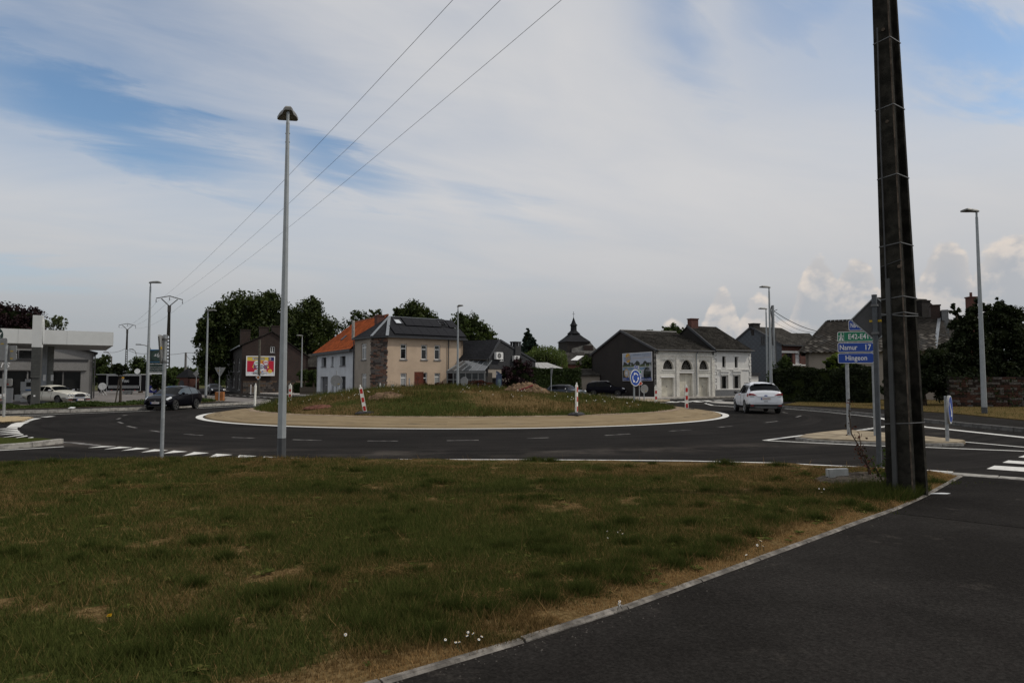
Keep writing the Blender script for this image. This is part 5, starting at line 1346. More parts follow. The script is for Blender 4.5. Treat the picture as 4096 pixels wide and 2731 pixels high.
# taller house behind it
A, B = (43.2, 74.0), (52.5, 76.5)
H, PL, loc = house('rear_house', 'dark roofed house with two chimneys behind the concrete pole', 'house', A, B); L = PL.L
za, zr = 6.6, zat(1193, 78)
wall(H, (0, 0), (L, 0), 0, za - 1.5, M['brick_dark']); wall(H, (0, 8), (0, 0), 0, za - 1.5, M['brick_dark']); wall(H, (L, 0), (L, 8), 0, za - 1.5, M['brick_dark'])
mb = MB(); mb.prism([(-.5, -.4, za - 1.6), (L + .4, -.4, za - 1.6), (L - 3.0, 4, zr), (-.5, 4, zr)], (0, 0, .1)); mb.prism([(L + .4, -.4, za - 1.6), (L + .4, 8.4, za - 1.6), (L - 3.0, 4, zr)], (0, 0, .1)); mb.prism([(-.5, 4, zr), (L - 3, 4, zr), (L + .4, 8.4, za - 1.6), (-.5, 8.4, za - 1.6)], (0, 0, .1)); mb.build('roof', M['slate_old'], H)
ux = PL.uz(3718, 1200)[0]; chimney(H, ux, 3.6, 1.35, .8, zr - 1.2, zat(1193, 77.5), M['brick_dark']); ux = PL.uz(3772, 1210)[0]; chimney(H, ux, 2.6, 1.2, .8, zr - 2.5, zat(1205, 77.5), M['brick_dark'])
# chimney stack of a hidden house among the trees
H = thing('brick_chimney', 'red brick chimney with one pot rising behind the ivy-clad trees', 'chimney', (xat(3884, 70, 1190), 70, 0)); chimney(H, 0, 0, .72, .72, 0, zat(1192, 70), M['brick_red'], name='stack'); b = MB(); b.tube([(0, 0, zat(1192, 70) + .12), (0, 0, zat(1170, 70))], .13, 10); b.build('pot', M['brick_red'], H)
# old brick wall behind the right-hand verge
A, B = (27.5, 43.0), (40.0, 41.6)
H, PL, loc = house('old_brick_wall', 'old weathered brick wall under the ivy at the right-hand verge', 'wall', A, B)
wm = [mat('wall_brick', (.07, .037, .028), .95, .3, 9, .4, 40, spec=.1), mat('wall_brick_dark', (.032, .024, .02), .95, .3, 9, .4, 40, spec=.1), mat('wall_brick_pale', (.11, .098, .088), .95, .3, 9, .4, 40, spec=.1)]
b = MB(); b.box(0, PL.L, .06, .35, 0, 2.0); b.build('backing', M['brick_dark'], H)
stone_pieces(H, (0, 0), (6.5, 0), .1, 1.98, wm, .42, .15, 0, name='brick', seed=12, maxn=298)

# ---------------------------------------------------------------- church, chapel and the roofs between
YC = 180.0
Hc = thing('church', 'brick church tower with a slate bell roof, lantern and spire', 'church', (xat(2295, YC, 1400), YC, 0))
def sq(r, z, rot=0.0, n=4): return [(r * math.cos(2 * math.pi * k / n + math.pi / n + rot), r * math.sin(2 * math.pi * k / n + math.pi / n + rot), z) for k in range(n)]
def loft(mb, rings):
    for a, b_ in zip(rings[:-1], rings[1:]):
        n = len(a)
        for k in range(n): mb.poly([a[k], a[(k + 1) % n], b_[(k + 1) % n], b_[k]])
mb = MB(); tw = 3.15; loft(mb, [sq(tw * 1.414, 0, .3), sq(tw * 1.414, 12.1, .3)]); mb.build('tower', M['brick_dark'], Hc)
zz = lambda y: zat(y, YC)
mb = MB(); R1 = 3.45 * 1.414; loft(mb, [sq(R1, 12.0, .3), sq(R1 * .78, zz(1359), .3), sq(R1 * .56, zz(1349), .3), sq(R1 * .36, zz(1338), .3), sq(R1 * .31, zz(1334), .3)]); mb.build('roof', M['slate'], Hc)
n = 8; mb = MB(); loft(mb, [sq(1.6, zz(1337), .3, n), sq(1.75, zz(1335), .3, n), sq(1.0, zz(1325), .3, n), sq(.82, zz(1322), .3, n), sq(.78, zz(1304), .3, n), sq(1.05, zz(1302), .3, n), sq(.62, zz(1293), .3, n), sq(.3, zz(1280), .3, n), sq(.04, zz(1268), .3, n)]); mb.build('lantern', M['slate'], Hc)
b = MB(); b.tube([(0, 0, zz(1270)), (0, 0, zz(1246))], .06, 6); b.bar((-.35, 0, zz(1256)), (.35, 0, zz(1256)), .07, .07); b.build('cross', M['dark_trim'], Hc)
b = MB(); x0, x1 = xat(2285, YC - 4, 1400) - Hc.location.x, xat(2382, YC - 4, 1400) - Hc.location.x; za, zb = zz(1418), zz(1364)
b.prism([(x0, -5, za), (x1 + 1, -5, za), (x1 - 1.4, -1, zb), (x0 + .4, -1, zb)], (0, 0, .15)); b.prism([(x1 + 1, -5, za), (x1 + 1, 5, za), (x1 - 1.4, -1, zb)], (0, 0, .15)); b.build('nave_roof', mat('nave_slate', (.085, .083, .078), .9, .3, 2, .5, 8, spec=.05), Hc)
b = MB(); b.box(x0, x1 + .6, -4.8, 5, 0, za); b.build('nave', M['brick_dark'], Hc); b = MB(); b.box(x0 + 3.2, x0 + 5.6, -4.2, -2.5, za + .4, za + 2.2); b.build('dormer', M['brick_brown'], Hc)
def shed(name, label, cat, sx0, sx1, d, yr, ye, dep, wallm, roofm, d2=None):
    A, B = (xat(sx0, d), d), (xat(sx1, d2 or d), d2 or d); H, PL, _ = house(name, label, cat, A, B); L = PL.L; ze, zr = zat(ye, d), zat(yr, d + dep / 2)
    b = MB(); b.box(0, L, 0, dep, 0, ze); b.build('wall', wallm, H)
    b = MB(); b.prism([(-.2, -.3, ze), (L + .2, -.3, ze), (L + .2, dep / 2, zr), (-.2, dep / 2, zr)], (0, 0, .12)); b.prism([(-.2, dep / 2, zr), (L + .2, dep / 2, zr), (L + .2, dep + .3, ze), (-.2, dep + .3, ze)], (0, 0, .12))
    b.poly([(0, 0, ze), (0, dep / 2, zr), (0, dep, ze)]); b.poly([(L, 0, ze), (L, dep, ze), (L, dep / 2, zr)]); b.build('roof', roofm, H); return H, L, ze, zr
H, L, ze, zr = shed('farm_shed', 'red walled farm building with a grey roof and one skylight below the church', 'farm building', 2250, 2345, 100, 1412, 1459, 9, M['brick_red'], M['slate_old'])
b = MB(); b.prism([(1.3, .9, ze + (zr - ze) * .27 + .16), (2.3, .9, ze + (zr - ze) * .27 + .16), (3.4, 2.6, ze + (zr - ze) * .64 + .16), (2.4, 2.6, ze + (zr - ze) * .64 + .16)], (0, 0, .05)); b.build('skylight', M['white_frame'], H)
shed('low_shed', 'low grey shed between the conifer hedge and the dark barn', 'shed', 2318, 2400, 82, 1478, 1503, 5, M['grey_beige'], M['slate_old'])
shed('outbuilding', 'dark roofed outbuilding behind the clipped trees', 'outbuilding', 1206, 1300, 104, 1418, 1470, 8, M['brick_brown'], M['slate_old'])
shed('side_house', 'small dark gabled roof between the slate-hung house and the mossy roof', 'house', 3205, 3290, 92, 1336, 1392, 8, M['brick_dark'], M['slate_old'])
# chapel
Yp = 120.0; H = thing('brick_chapel', 'small brick wayside chapel with a slate roof and a cross', 'chapel', (xat(727, Yp), Yp, 0), -.35)
ze, zt = zat(1508, Yp), zat(1472, Yp); b = MB(); b.box(-1.3, 1.3, 0, 2.6, 0, ze); b.build('wall', M['brick_red'], H)
b = MB(); loft(b, [[(-1.5, -.2, ze - .05), (1.5, -.2, ze - .05), (1.5, 2.8, ze - .05), (-1.5, 2.8, ze - .05)], [(-.05, 1.2, zt), (.05, 1.2, zt), (.05, 1.3, zt), (-.05, 1.3, zt)]]); b.build('roof', M['slate'], H)
b = MB(); b.prism([(-.5, -.03, .1), (.5, -.03, .1), *[(.5 * math.cos(math.pi * k / 10), -.03, 1.3 + .6 * math.sin(math.pi * k / 10)) for k in range(11)]], (0, -.05, 0)); b.build('door', M['dark_trim'], H)
b = MB(); b.bar((0, 1.25, zt - .1), (0, 1.25, zt + .5), .06, .06); b.bar((-.18, 1.25, zt + .3), (.18, 1.25, zt + .3), .06, .06); b.build('cross', M['dark_trim'], H)
# white pergola roof
YP = 79.0; H = thing('pavilion', 'pale grey panelled pavilion roof behind the conifer hedge', 'pavilion', (xat(2187, YP), YP, 0))
ze, zr = zat(1478, YP), zat(1449, YP + 2.5); x0, x1 = xat(2108, YP) - H.location.x, xat(2264, YP) - H.location.x; pm = mat('pavilion_panel', (.33, .325, .315), .6, .05, 3)
for k in range(6):
    for j in range(2):
        g0, g1 = k / 6 + .006, (k + 1) / 6 - .006; h0, h1 = j * .5 + .01, (j + 1) * .5 - .01
        lo0, lo1 = Vector((x0, 0, ze)), Vector((x1, 0, ze)); hi0, hi1 = Vector((x0 + .7, 5, zr)), Vector((x1 - 1.9, 5, zr))
        q = lambda g, h: lo0.lerp(lo1, g).lerp(hi0.lerp(hi1, g), h)
        b = MB(); b.prism([q(g0, h0), q(g1, h0), q(g1, h1), q(g0, h1)], (0, 0, .06)); b.build('roof_panel', pm, H)
b = MB()
for x in (x0 + .1, (x0 + x1) / 2, x1 - .1): b.box(x - .06, x + .06, .05, .17, 0, ze); b.box(x * .6 - .06, x * .6 + .06, 4.8, 4.92, 0, zr - .1)
b.box(x0, x1, .02, .16, ze - .2, ze - .01); b.build('frame', M['dark_trim'], H)
# ================================================================ STREET FURNITURE, SIGNS, POLES
M['galv'] = mat('galvanised', (.30, .315, .325), .5, .12, 9, .1, 60, metal=.35, spec=.4)
M['sign_back'] = mat('sign_back', (.25, .25, .245), .6, .08, 5, metal=.2)
M['lamp_pole'] = mat('lamp_pole', (.30, .32, .33), .45, .05, 5, metal=.25, spec=.4)
M['lamp_head'] = mat('lamp_head', (.16, .16, .15), .5, .08, 8)
M['lamp_foot'] = mat('lamp_foot', (.05, .052, .055), .6, .1, 8)
M['sign_blue'] = mat('sign_blue', (.012, .055, .30), .35, .03, 5)
M['sign_green'] = mat('sign_green', (.01, .17, .085), .35, .03, 5)
M['sign_white'] = mat('sign_white', (.70, .70, .70), .35, .03, 5)
M['red'] = mat('signal_red', (.42, .022, .018), .4, .08, 5)
M['beacon'] = mat('beacon_white', (.70, .69, .64), .5, .10, 9)
M['rubber'] = mat('rubber_base', (.025, .025, .026), .85, .2, 9, .4, 40)
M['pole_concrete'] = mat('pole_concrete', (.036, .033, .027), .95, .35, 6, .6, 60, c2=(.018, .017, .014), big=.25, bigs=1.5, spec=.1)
M['pole_edge'] = mat('pole_edge', (.105, .082, .064), .95, .35, 9, .5, 60, spec=.1)  # paler than the shaft: sunlit right rim is put into this colour
M['conduit'] = mat('conduit', (.052, .053, .052), .6, .1, 6)
M['steel_band'] = mat('steel_band', (.15, .15, .15), .6, .08, 6, metal=.6)
M['dark_steel'] = mat('dark_steel', (.045, .042, .04), .7, .2, 6)
M['cable'] = mat('cable', (.05, .05, .052), .6)
M['yellow'] = mat('sticker_yellow', (.55, .36, .02), .5)


def lamp(label, x, y, H, head_deg, z0=0.0, r0=.125, r1=.055, head=1.0, roll=0.0):
    t = thing('street_lamp', label, 'street lamp', (x, y, z0), 0, 'street lamps round the junction')
    b = MB(); b.tube([(0, 0, .45), (0, 0, H - .32)], [r0 * .98, r1], 8); b.build('pole', M['lamp_pole'], t)
    b = MB(); b.tube([(0, 0, -.05), (0, 0, .45)], [r0 * 1.0, r0 * 1.0], 8); b.build('foot', M['lamp_foot'], t)
    b = MB(); b.tube([(0, 0, H - .32), (0, 0, H - .24)], [r1 * 1.05, r1 * .8], 12); b.tube([(0, 0, H - .24), (0, 0, H)], r1 * .78, 12)
    for s in (-1, 1):
        for z in (.55, .75): b.box(s * r1 - .012, s * r1 + .012, -.012, .012, H - z - .01, H - z + .01)
    b.build('spigot', M['lamp_pole'], t)
    e = link('lamp_head', None) if False else None
    a = R(head_deg); out = [(-.10, -.07), (.0, -.10), (.22, -.13), (.36, -.19), (.62, -.235), (.70, -.20), (.70, .20), (.62, .235), (.36, .19), (.22, .13), (.0, .10), (-.10, .07)]
    b = MB(); k = head; n = len(out); c = math.cos(a), math.sin(a); cr = math.sin(roll)
    def P(u, v, z): return (u * c[0] * k - v * c[1] * k, u * c[1] * k + v * c[0] * k, H + z + u * .05 + v * cr)
    for z0_, s0, z1_, s1 in ((-.03, 1, .03, 1), (.03, 1, .085, .78), (.085, .78, .11, .4)):
        for i in range(n):
            j = (i + 1) % n; m0 = lambda q, s: ((q[0] - .3) * s + .3, q[1] * s)
            p, q = m0(out[i], s0), m0(out[j], s0); p2, q2 = m0(out[i], s1), m0(out[j], s1)
            b.poly([P(*p, z0_), P(*q, z0_), P(*q2, z1_), P(*p2, z1_)])
    b.poly([P(*q, -.03) for q in reversed(out)]); b.poly([P((q[0] - .3) * .4 + .3, q[1] * .4, .11) for q in out])
    h = b.build('lamp_head', M['lamp_head'], t)
    b = MB(); b.poly([P(u, v, -.034) for u, v in ((.30, -.13), (.30, .13), (.60, .16), (.60, -.16))]); b.build('lens', mat('lens', (.10, .095, .08), .2), h)
    return t


m0 = gp(1125, 1833); lamp('nearest street lamp, tall grey octagonal post at the edge of the foreground grass', m0.x, m0.y, zat(440, m0.y), 109, 0, .095, .040, 1.0, -.06)
for (sx, sy_top, d, deg, lab) in [
    (602, 1131, 50, 8, 'street lamp behind the black hatchback, left of the holed concrete pylon'),
    (832, 1243, 62.7, 5, 'street lamp on the grass beside the orange box'),
    (964, 1381, 116, 188, 'small distant street lamp left of the sale billboard'),
    (1209, 1343, 88, 186, 'street lamp beside the clipped trees'),
    (1832, 1226, 63, -60, 'street lamp standing before the beige corner house'),
    (3076, 1150, 52.5, 186, 'street lamp above the white car, taller of the close pair'),
    (3064, 1236, 66, 186, 'street lamp of the close pair, lower and farther one'),
    (3906, 846, 33.6, 184, 'street lamp on the dry right-hand verge'),
    (792, 1409, 128, 180, 'tiny far street lamp in front of the wooded horizon')]:
    H_ = zat(sy_top, d); lamp(lab, xat(sx, d, sy_top), d, H_, deg, .0, .13 if H_ > 8.5 else .11, .06)


def post(parent, x, y, z0, z1, r=.038, m=None, cap=True, name='post'):
    b = MB(); b.tube([(x, y, z0), (x, y, z1)], r, 12)
    if cap: b.tube([(x, y, z1), (x, y, z1 + .02)], r * 1.06, 12)
    return b.build(name, m or M['galv'], parent)


def plate(parent, pts, th, front, back, name='plate', rim=None):
    """flat sign plate in the local x-z plane facing -y"""
    b = MB(); b.prism([(p[0], 0, p[1]) for p in pts], (0, th, 0), 1)
    b.poly([(p[0], -.001, p[1]) for p in pts], 0)
    f = b.f[-1]; a_, b_, c_ = (Vector(b.v[k]) for k in f[:3])
    if (b_ - a_).cross(c_ - a_).y > 0: b.f[-1] = tuple(reversed(f))
    return b.build(name, [front, back], parent)


def rrect(w, h, r, n=4, ox=0, oz=0):
    out = []
    for cx, cz, a0 in ((w / 2 - r, h / 2 - r, 0), (-w / 2 + r, h / 2 - r, 90), (-w / 2 + r, -h / 2 + r, 180), (w / 2 - r, -h / 2 + r, 270)):
        for k in range(n + 1): a = R(a0 + 90 * k / n); out.append((ox + cx + r * math.cos(a), oz + cz + r * math.sin(a)))
    return out


def circ(r, n=36, ox=0, oz=0): return [(ox + r * math.cos(2 * math.pi * k / n), oz + r * math.sin(2 * math.pi * k / n)) for k in range(n)]


def flat(parent, pts, y, m, name):
    """thin print layer facing -y"""
    b = MB(); p = [(q[0], y, q[1]) for q in pts]
    if len(p) > 2:
        a_ = sum(pts[i][0] * pts[(i + 1) % len(pts)][1] - pts[(i + 1) % len(pts)][0] * pts[i][1] for i in range(len(pts)))
        if a_ < 0: p.reverse()
    b.poly(p); return b.build(name, m, parent)


def print_layers(parent, items, name='print'):
    """many flat print shapes in one mesh: (pts, layer, material)"""
    b = MB(); ms = []
    for pts, ly, m in items:
        if m not in ms: ms.append(m)
        a_ = sum(pts[i][0] * pts[(i + 1) % len(pts)][1] - pts[(i + 1) % len(pts)][0] * pts[i][1] for i in range(len(pts)))
        p = [(q[0], -.004 * ly, q[1]) for q in pts]
        if a_ < 0: p.reverse()
        b.poly(p, ms.index(m))
    return b.build(name, ms, parent)


def clamp(parent, z, r=.045, x=0, y=0): b = MB(); b.tube([(x, y, z - .02), (x, y, z + .02)], r * 1.25, 12); return b.build('clamp', M['steel_band'], parent)


XD, ZU = (1, 0, 0), (0, 0, 1)
# direction sign on the right splitter island
pA, pB = gp(3396, 1739, .09), gp(3489, 1747, .09); pl = Plane(pA[:2], pB[:2]); ang = math.atan2(-.42, 1)
# the boards lie in their own plane a little in front of the posts
t = thing('direction_sign', 'blue and green direction sign for Namur and Hingeon on two posts', 'road sign', (pA.x, pA.y, .09), ang)
dpost = 1.08 * (pB - pA).length
post(t, 0, 0, -.05, zat(1362, pA.y) - .05, .053); 
lx = .715; post(t, lx, 0, -.05, zat(1330, pA.y) - .05, .053)
def lz(y): return zat(y, pA.y - .15) - .09
bx0, bx1 = -.245, .725
def board(z0, z1, m, txts, x0=bx0, x1=bx1):
    w, h = x1 - x0, z1 - z0; o = plate(t, rrect(w, h, .045), .03, M['sign_white'], M['sign_back'], 'board'); o.location = ((x0 + x1) / 2, -.085, (z0 + z1) / 2)
    print_layers(o, [(rrect(w - .03, h - .03, .035), 1, m)], 'field'); 
    for s, a, b_, hh in txts: text(o, s, (a, -.008, b_), XD, ZU, M['sign_white'], h=hh, w=None, ext=.002)
    return o
zA, zB, zC, zD, zE = lz(1451), lz(1412), lz(1410), lz(1367), lz(1365)
board(lz(1452.5), lz(1412), M['sign_blue'], [])
board(lz(1408), lz(1370), M['sign_blue'], []); 
board(lz(1366), lz(1326), M['sign_green'], [])
board(lz(1322), lz(1280), M['sign_blue'], [], .07, .43)
ob = [o for o in t.children if o.name.startswith('board')]
def on(o, s, x0, x1, h, z=None): 
    text(o, s, (x0 * .84, -.008, (-h / 2) if z is None else z), XD, ZU, M['sign_white'], w=(x1 - x0) * .84, h=h, ext=.002, bold=.012)
on(ob[0], 'Hingeon', -.33, .36, .20, -.115); on(ob[1], 'Namur', -.51, .06, .155); on(ob[1], '17', .32, .50, .165); on(ob[2], 'E42-E411', -.22, .52, .155); on(ob[3], 'N643', -.15, .15, .15)
print_layers(ob[2], [([(-.315, -.135), (-.307, -.135), (-.307, .135), (-.315, .135)], 2, M['sign_white']), ([(-0.450, -.12), (-0.400, -.12), (-0.382, 0), (-0.408, 0)], 2, M['sign_white']), ([(-0.370, -.12), (-0.320, -.12), (-0.362, 0), (-0.376, 0)], 2, M['sign_white']),
                     ([(-0.460, .01), (-0.310, .01), (-0.310, .028), (-0.460, .028)], 2, M['sign_white']), ([(-0.404, .04), (-0.389, .04), (-0.389, .12), (-0.396, .12)], 2, M['sign_white']), ([(-0.381, .04), (-0.366, .04), (-0.374, .12), (-0.381, .12)], 2, M['sign_white'])], 'motorway_symbol')
for z in (lz(1430), lz(1390)): clamp(t, z, x=lx); 

# diamond warning sign seen from behind, beside the concrete pole
pD = gp(3519, 1888); t = thing('diamond_sign', 'grey back of a diamond road sign on a post beside the concrete pole', 'road sign', (pD.x, pD.y, 0), R(-38))
M['shaded_post'] = mat('shaded_post', (.075, .082, .09), .55, .1, 9, .1, 60, metal=.2); M['dark_back'] = mat('dark_sign_back', (.065, .065, .067), .6, .08, 5); post(t, 0, 0, -.1, zat(1183, pD.y), .047, M['shaded_post'])  # darker copies of galvanised and sign back; post's shade is put into the colour
zc = zat(1274, pD.y); q = .43
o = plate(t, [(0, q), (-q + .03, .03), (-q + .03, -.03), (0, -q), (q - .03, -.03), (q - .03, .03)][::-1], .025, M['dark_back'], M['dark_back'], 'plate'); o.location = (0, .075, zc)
b = MB()
for a_, b_ in (((0, q), (-q, 0)), ((-q, 0), (0, -q)), ((0, -q), (q, 0)), ((q, 0), (0, q))): b.bar((a_[0], .07, zc + a_[1]), (b_[0], .07, zc + b_[1]), .02, .035, up=(0, 1, 0))
b.build('rim', M['galv'], t); b = MB(); b.box(-.11, .11, .066, .073, zc - .06, zc - .02); b.build('sticker', M['yellow'], t); clamp(t, zc + .25, .055); clamp(t, zc - .28, .055)

# keep-right disc on the splitter island
pK = gp(3790, 1764, .09); t = thing('keep_right_sign', 'blue round keep-right sign with white arrow on a short post', 'road sign', (pK.x, pK.y, .09), R(50))
post(t, 0, 0, -.1, zat(1586, pK.y) - .09, .045)
zc = zat(1637, pK.y) - .09; o = plate(t, circ(.38), .05, M['sign_white'], M['sign_back'], 'plate'); o.location = (0, -.1, zc)
print_layers(o, [(circ(.345), 1, M['sign_blue']), ([(-.20, .16), (-.15, .21), (.10, -.05), (.05, -.10)], 2, M['sign_white']), ([(.18, -.20), (.17, .02), (-.05, -.19)], 2, M['sign_white'])], 'arrow')

# roundabout sign and what stands behind it
pR = px(2537, 1634, 37.6); zg = pR.z; t = thing('roundabout_sign', 'blue round roundabout sign with three white arrows on the mound', 'road sign', (pR.x, 37.6, zg), R(42))
post(t, 0, 0, -.3, zat(1535, 37.6) - zg, .05); zc = zat(1511, 37.6) - zg
o = plate(t, circ(.455), .07, M['sign_white'], M['sign_back'], 'plate'); o.location = (0, -.11, zc)
lay = [(circ(.415), 1, M['sign_blue'])]
for k in range(3):
    a0 = 118 + 120 * k; arc = [(.27 * math.cos(R(a0 - 88 + 80 * i / 8)), .27 * math.sin(R(a0 - 88 + 80 * i / 8))) for i in range(9)]; arc += [(.215 * math.cos(R(a0 - 88 + 80 * i / 8)), .215 * math.sin(R(a0 - 88 + 80 * i / 8))) for i in range(8, -1, -1)]
    for i in range(8): lay.append(([arc[i], arc[i + 1], arc[16 - i], arc[17 - i]], 2, M['sign_white']))
    lay.append(([(.335 * math.cos(R(a0 - 12)), .335 * math.sin(R(a0 - 12))), (.243 * math.cos(R(a0 + 18)), .243 * math.sin(R(a0 + 18))), (.15 * math.cos(R(a0 - 12)), .15 * math.sin(R(a0 - 12)))], 2, M['sign_white']))
print_layers(o, lay, 'arrows')
dG = 58.0; pG = px(2558, 1606, dG); t = thing('junction_sign', 'stack of green, blue and orange arrow direction boards behind the round sign', 'road sign', (pG.x, dG, .05), R(12))
post(t, 0, 0, -.1, zat(1466, dG)); post(t, -.45, 0, -.1, zat(1490, dG))
def lzz(y): return zat(y, dG - .1) - .05
M['orange'] = mat('sign_orange', (.62, .075, .01), .4)
for (y0, y1, m, s, x0, x1) in [(1462, 1476, M['sign_blue'], '643', -.50, -.08), (1479, 1495, M['sign_green'], '42', -.60, .23), (1495, 1509, M['sign_blue'], '0', -.60, .25), (1510, 1525, M['sign_blue'], '5', -.60, .25), (1526, 1540, M['orange'], 're', -.60, .28)]:
    za, zb = lzz(y1), lzz(y0); h = zb - za; pts = [(x0, za), (x1 - h * .45, za), (x1, (za + zb) / 2), (x1 - h * .45, zb), (x0, zb)] if s != '643' else [(x0, za), (x1, za), (x1, zb), (x0, zb)]
    o = plate(t, pts, .03, M['sign_white'], M['sign_back'], 'board'); o.location.y = -.08
    k = .022; cx = (x0 + x1) / 2; ins = [(p[0] + (k if p[0] < cx else -k * 1.6), p[1] + (k if p[1] < (za + zb) / 2 - .01 else (-k if p[1] > (za + zb) / 2 + .01 else 0))) for p in pts]
    print_layers(o, [(ins, 1, m)], 'field'); tw = .34 if s == '643' else .14 * len(s); tx = x0 + .04 if s == '643' else x1 - h * .5 - tw - .02
    text(o, s, (tx, -.008, za + h * .22), XD, ZU, M['dark_trim'] if m == M['orange'] else M['sign_white'], w=tw, h=h * .56, ext=.002)


def back_disc(label, sx, sy, r, d, base_y, rz, posts=(0,), z0=0.05, top=.1):
    p = px(sx, sy, d); t = thing('round_sign', label, 'road sign', (p.x, d, z0), R(rz), 'round road signs seen from behind')
    for q in posts: post(t, q, 0, -.1, p.z - z0 + r + top if q == 0 else p.z - z0 + r * .9, .045)
    o = plate(t, circ(r, 32), .03, M['sign_back'], M['sign_back'], 'plate'); o.location = (0, -.09, p.z - z0)
    b = MB(); n = 32; b.tube([(r * math.cos(2 * math.pi * k / n), -.085, p.z - z0 + r * math.sin(2 * math.pi * k / n)) for k in range(n + 1)], .014, 6); b.build('rim', M['galv'], t)
    b = MB(); b.box(r * .25, r * .55, -.101, -.094, p.z - z0 - r * .6, p.z - z0 - r * .5); b.build('sticker', M['yellow'], t); return t


back_disc('round sign back on three posts before the white house', 1346, 1523, .50, 60, 1583, 4, (0, -.26, .16), top=.4)
back_disc('round sign back on a post beside the rust-red bushes', 1859, 1525, .40, 62, 1560, -30, top=-.1)
back_disc('round sign back in front of the dark barn gable', 2576, 1555, .34, 58.5, 1605, 12, top=-.1)
# edge-on yield signs
def yield_edge(label, sx, base, top_y, rz, d, z0=0.0, side=.9, r=.038, flip=0):
    p = px(sx, base, d); t = thing('yield_sign', label, 'road sign', (p.x, d, z0), R(rz), 'triangular yield signs'); zt = zat(top_y, d) - z0; post(t, 0, 0, -.1, zt, r)
    h = side * .866; o = plate(t, [(-side / 2, zt - .04), (-side / 2 + .03, zt), (side / 2 - .03, zt), (side / 2, zt - .04), (.03, zt - h), (-.03, zt - h)], .03, M['sign_white'], M['sign_back'], 'plate'); o.location.y = -.085
    s = .72; cz = zt - h * .36
    print_layers(o, [([(-side / 2 + .02, zt - .03), (side / 2 - .02, zt - .03), (0, zt - h + .03)], 1, M['red']), ([(-side / 2 * s + .02, cz + h * .36 * s - .01), (side / 2 * s - .02, cz + h * .36 * s - .01), (0, cz - h * .64 * s + .03)], 2, M['sign_white'])], 'face')
    b = MB(); b.box(.05, .2, -.052, -.046, zt - .3, zt - .25); b.build('sticker', M['yellow'], t); clamp(t, zt - .08, r * 1.2); clamp(t, zt - h + .04, r * 1.2); return t
q = gp(642, 1843); yield_edge('nearest yield sign, seen edge-on on a galvanised post at the grass edge', 646, 1843, 1342, -72, q.y, 0, .70, .038)
yield_edge('yield sign back on a post above the orange box', 875, 1612, 1469, 178, 56.5, .1, .9)
yield_edge('far yield sign seen edge-on before the conifer hedge', 2205, 1563, 1470, 100, 61, .1, .9)
p = px(784, 1550, 95); t = thing('diamond_sign', 'small far diamond sign back before the wooded horizon', 'road sign', (p.x, 95, 0), R(175)); post(t, 0, 0, 0, zat(1481, 95), .05); zc = zat(1494, 95)
o = plate(t, [(0, -.45), (.45, 0), (0, .45), (-.45, 0)], .03, M['sign_back'], M['sign_back']); o.location = (0, .08, zc)
# sign cluster at the left edge, seen from behind
p = gp(14, 1676); t = thing('direction_sign', 'grey backs of stacked direction boards on a post at the left edge', 'road sign', (p.x, p.y, .0), R(-14)); post(t, 0, 0, 0, zat(1381, p.y), .057)
def lz2(y): return zat(y, p.y)
for (y0, y1, x0, x1, st) in [(1352, 1381, -1.6, -.10, M['yellow']), (1383, 1411, -1.3, .47, M['yellow']), (1412, 1440, -1.3, .47, M['yellow']), (1514, 1544, -1.0, .29, M['red'])]:
    za, zb = lz2(y1), lz2(y0); o = plate(t, rrect(x1 - x0, zb - za, .06), .03, M['sign_back'], M['sign_back'], 'board'); o.location = ((x0 + x1) / 2, .08, (za + zb) / 2)
    b = MB(); b.tube([(q[0], .008, q[1]) for q in rrect(x1 - x0, zb - za, .06)] + [((x1 - x0) / 2, .008, 0)], .011, 4); b.build('rim', M['galv'], o)
    b = MB(); b.box((x1 - x0) / 2 - .34, (x1 - x0) / 2 - .18, -.006, -.002, -.11, -.06); b.build('sticker', st, o)
b = MB(); b.box(-.02, .11, -.066, -.06, 1.02, 1.16); o = b.build('paper_tag', M['sign_white'], t); 

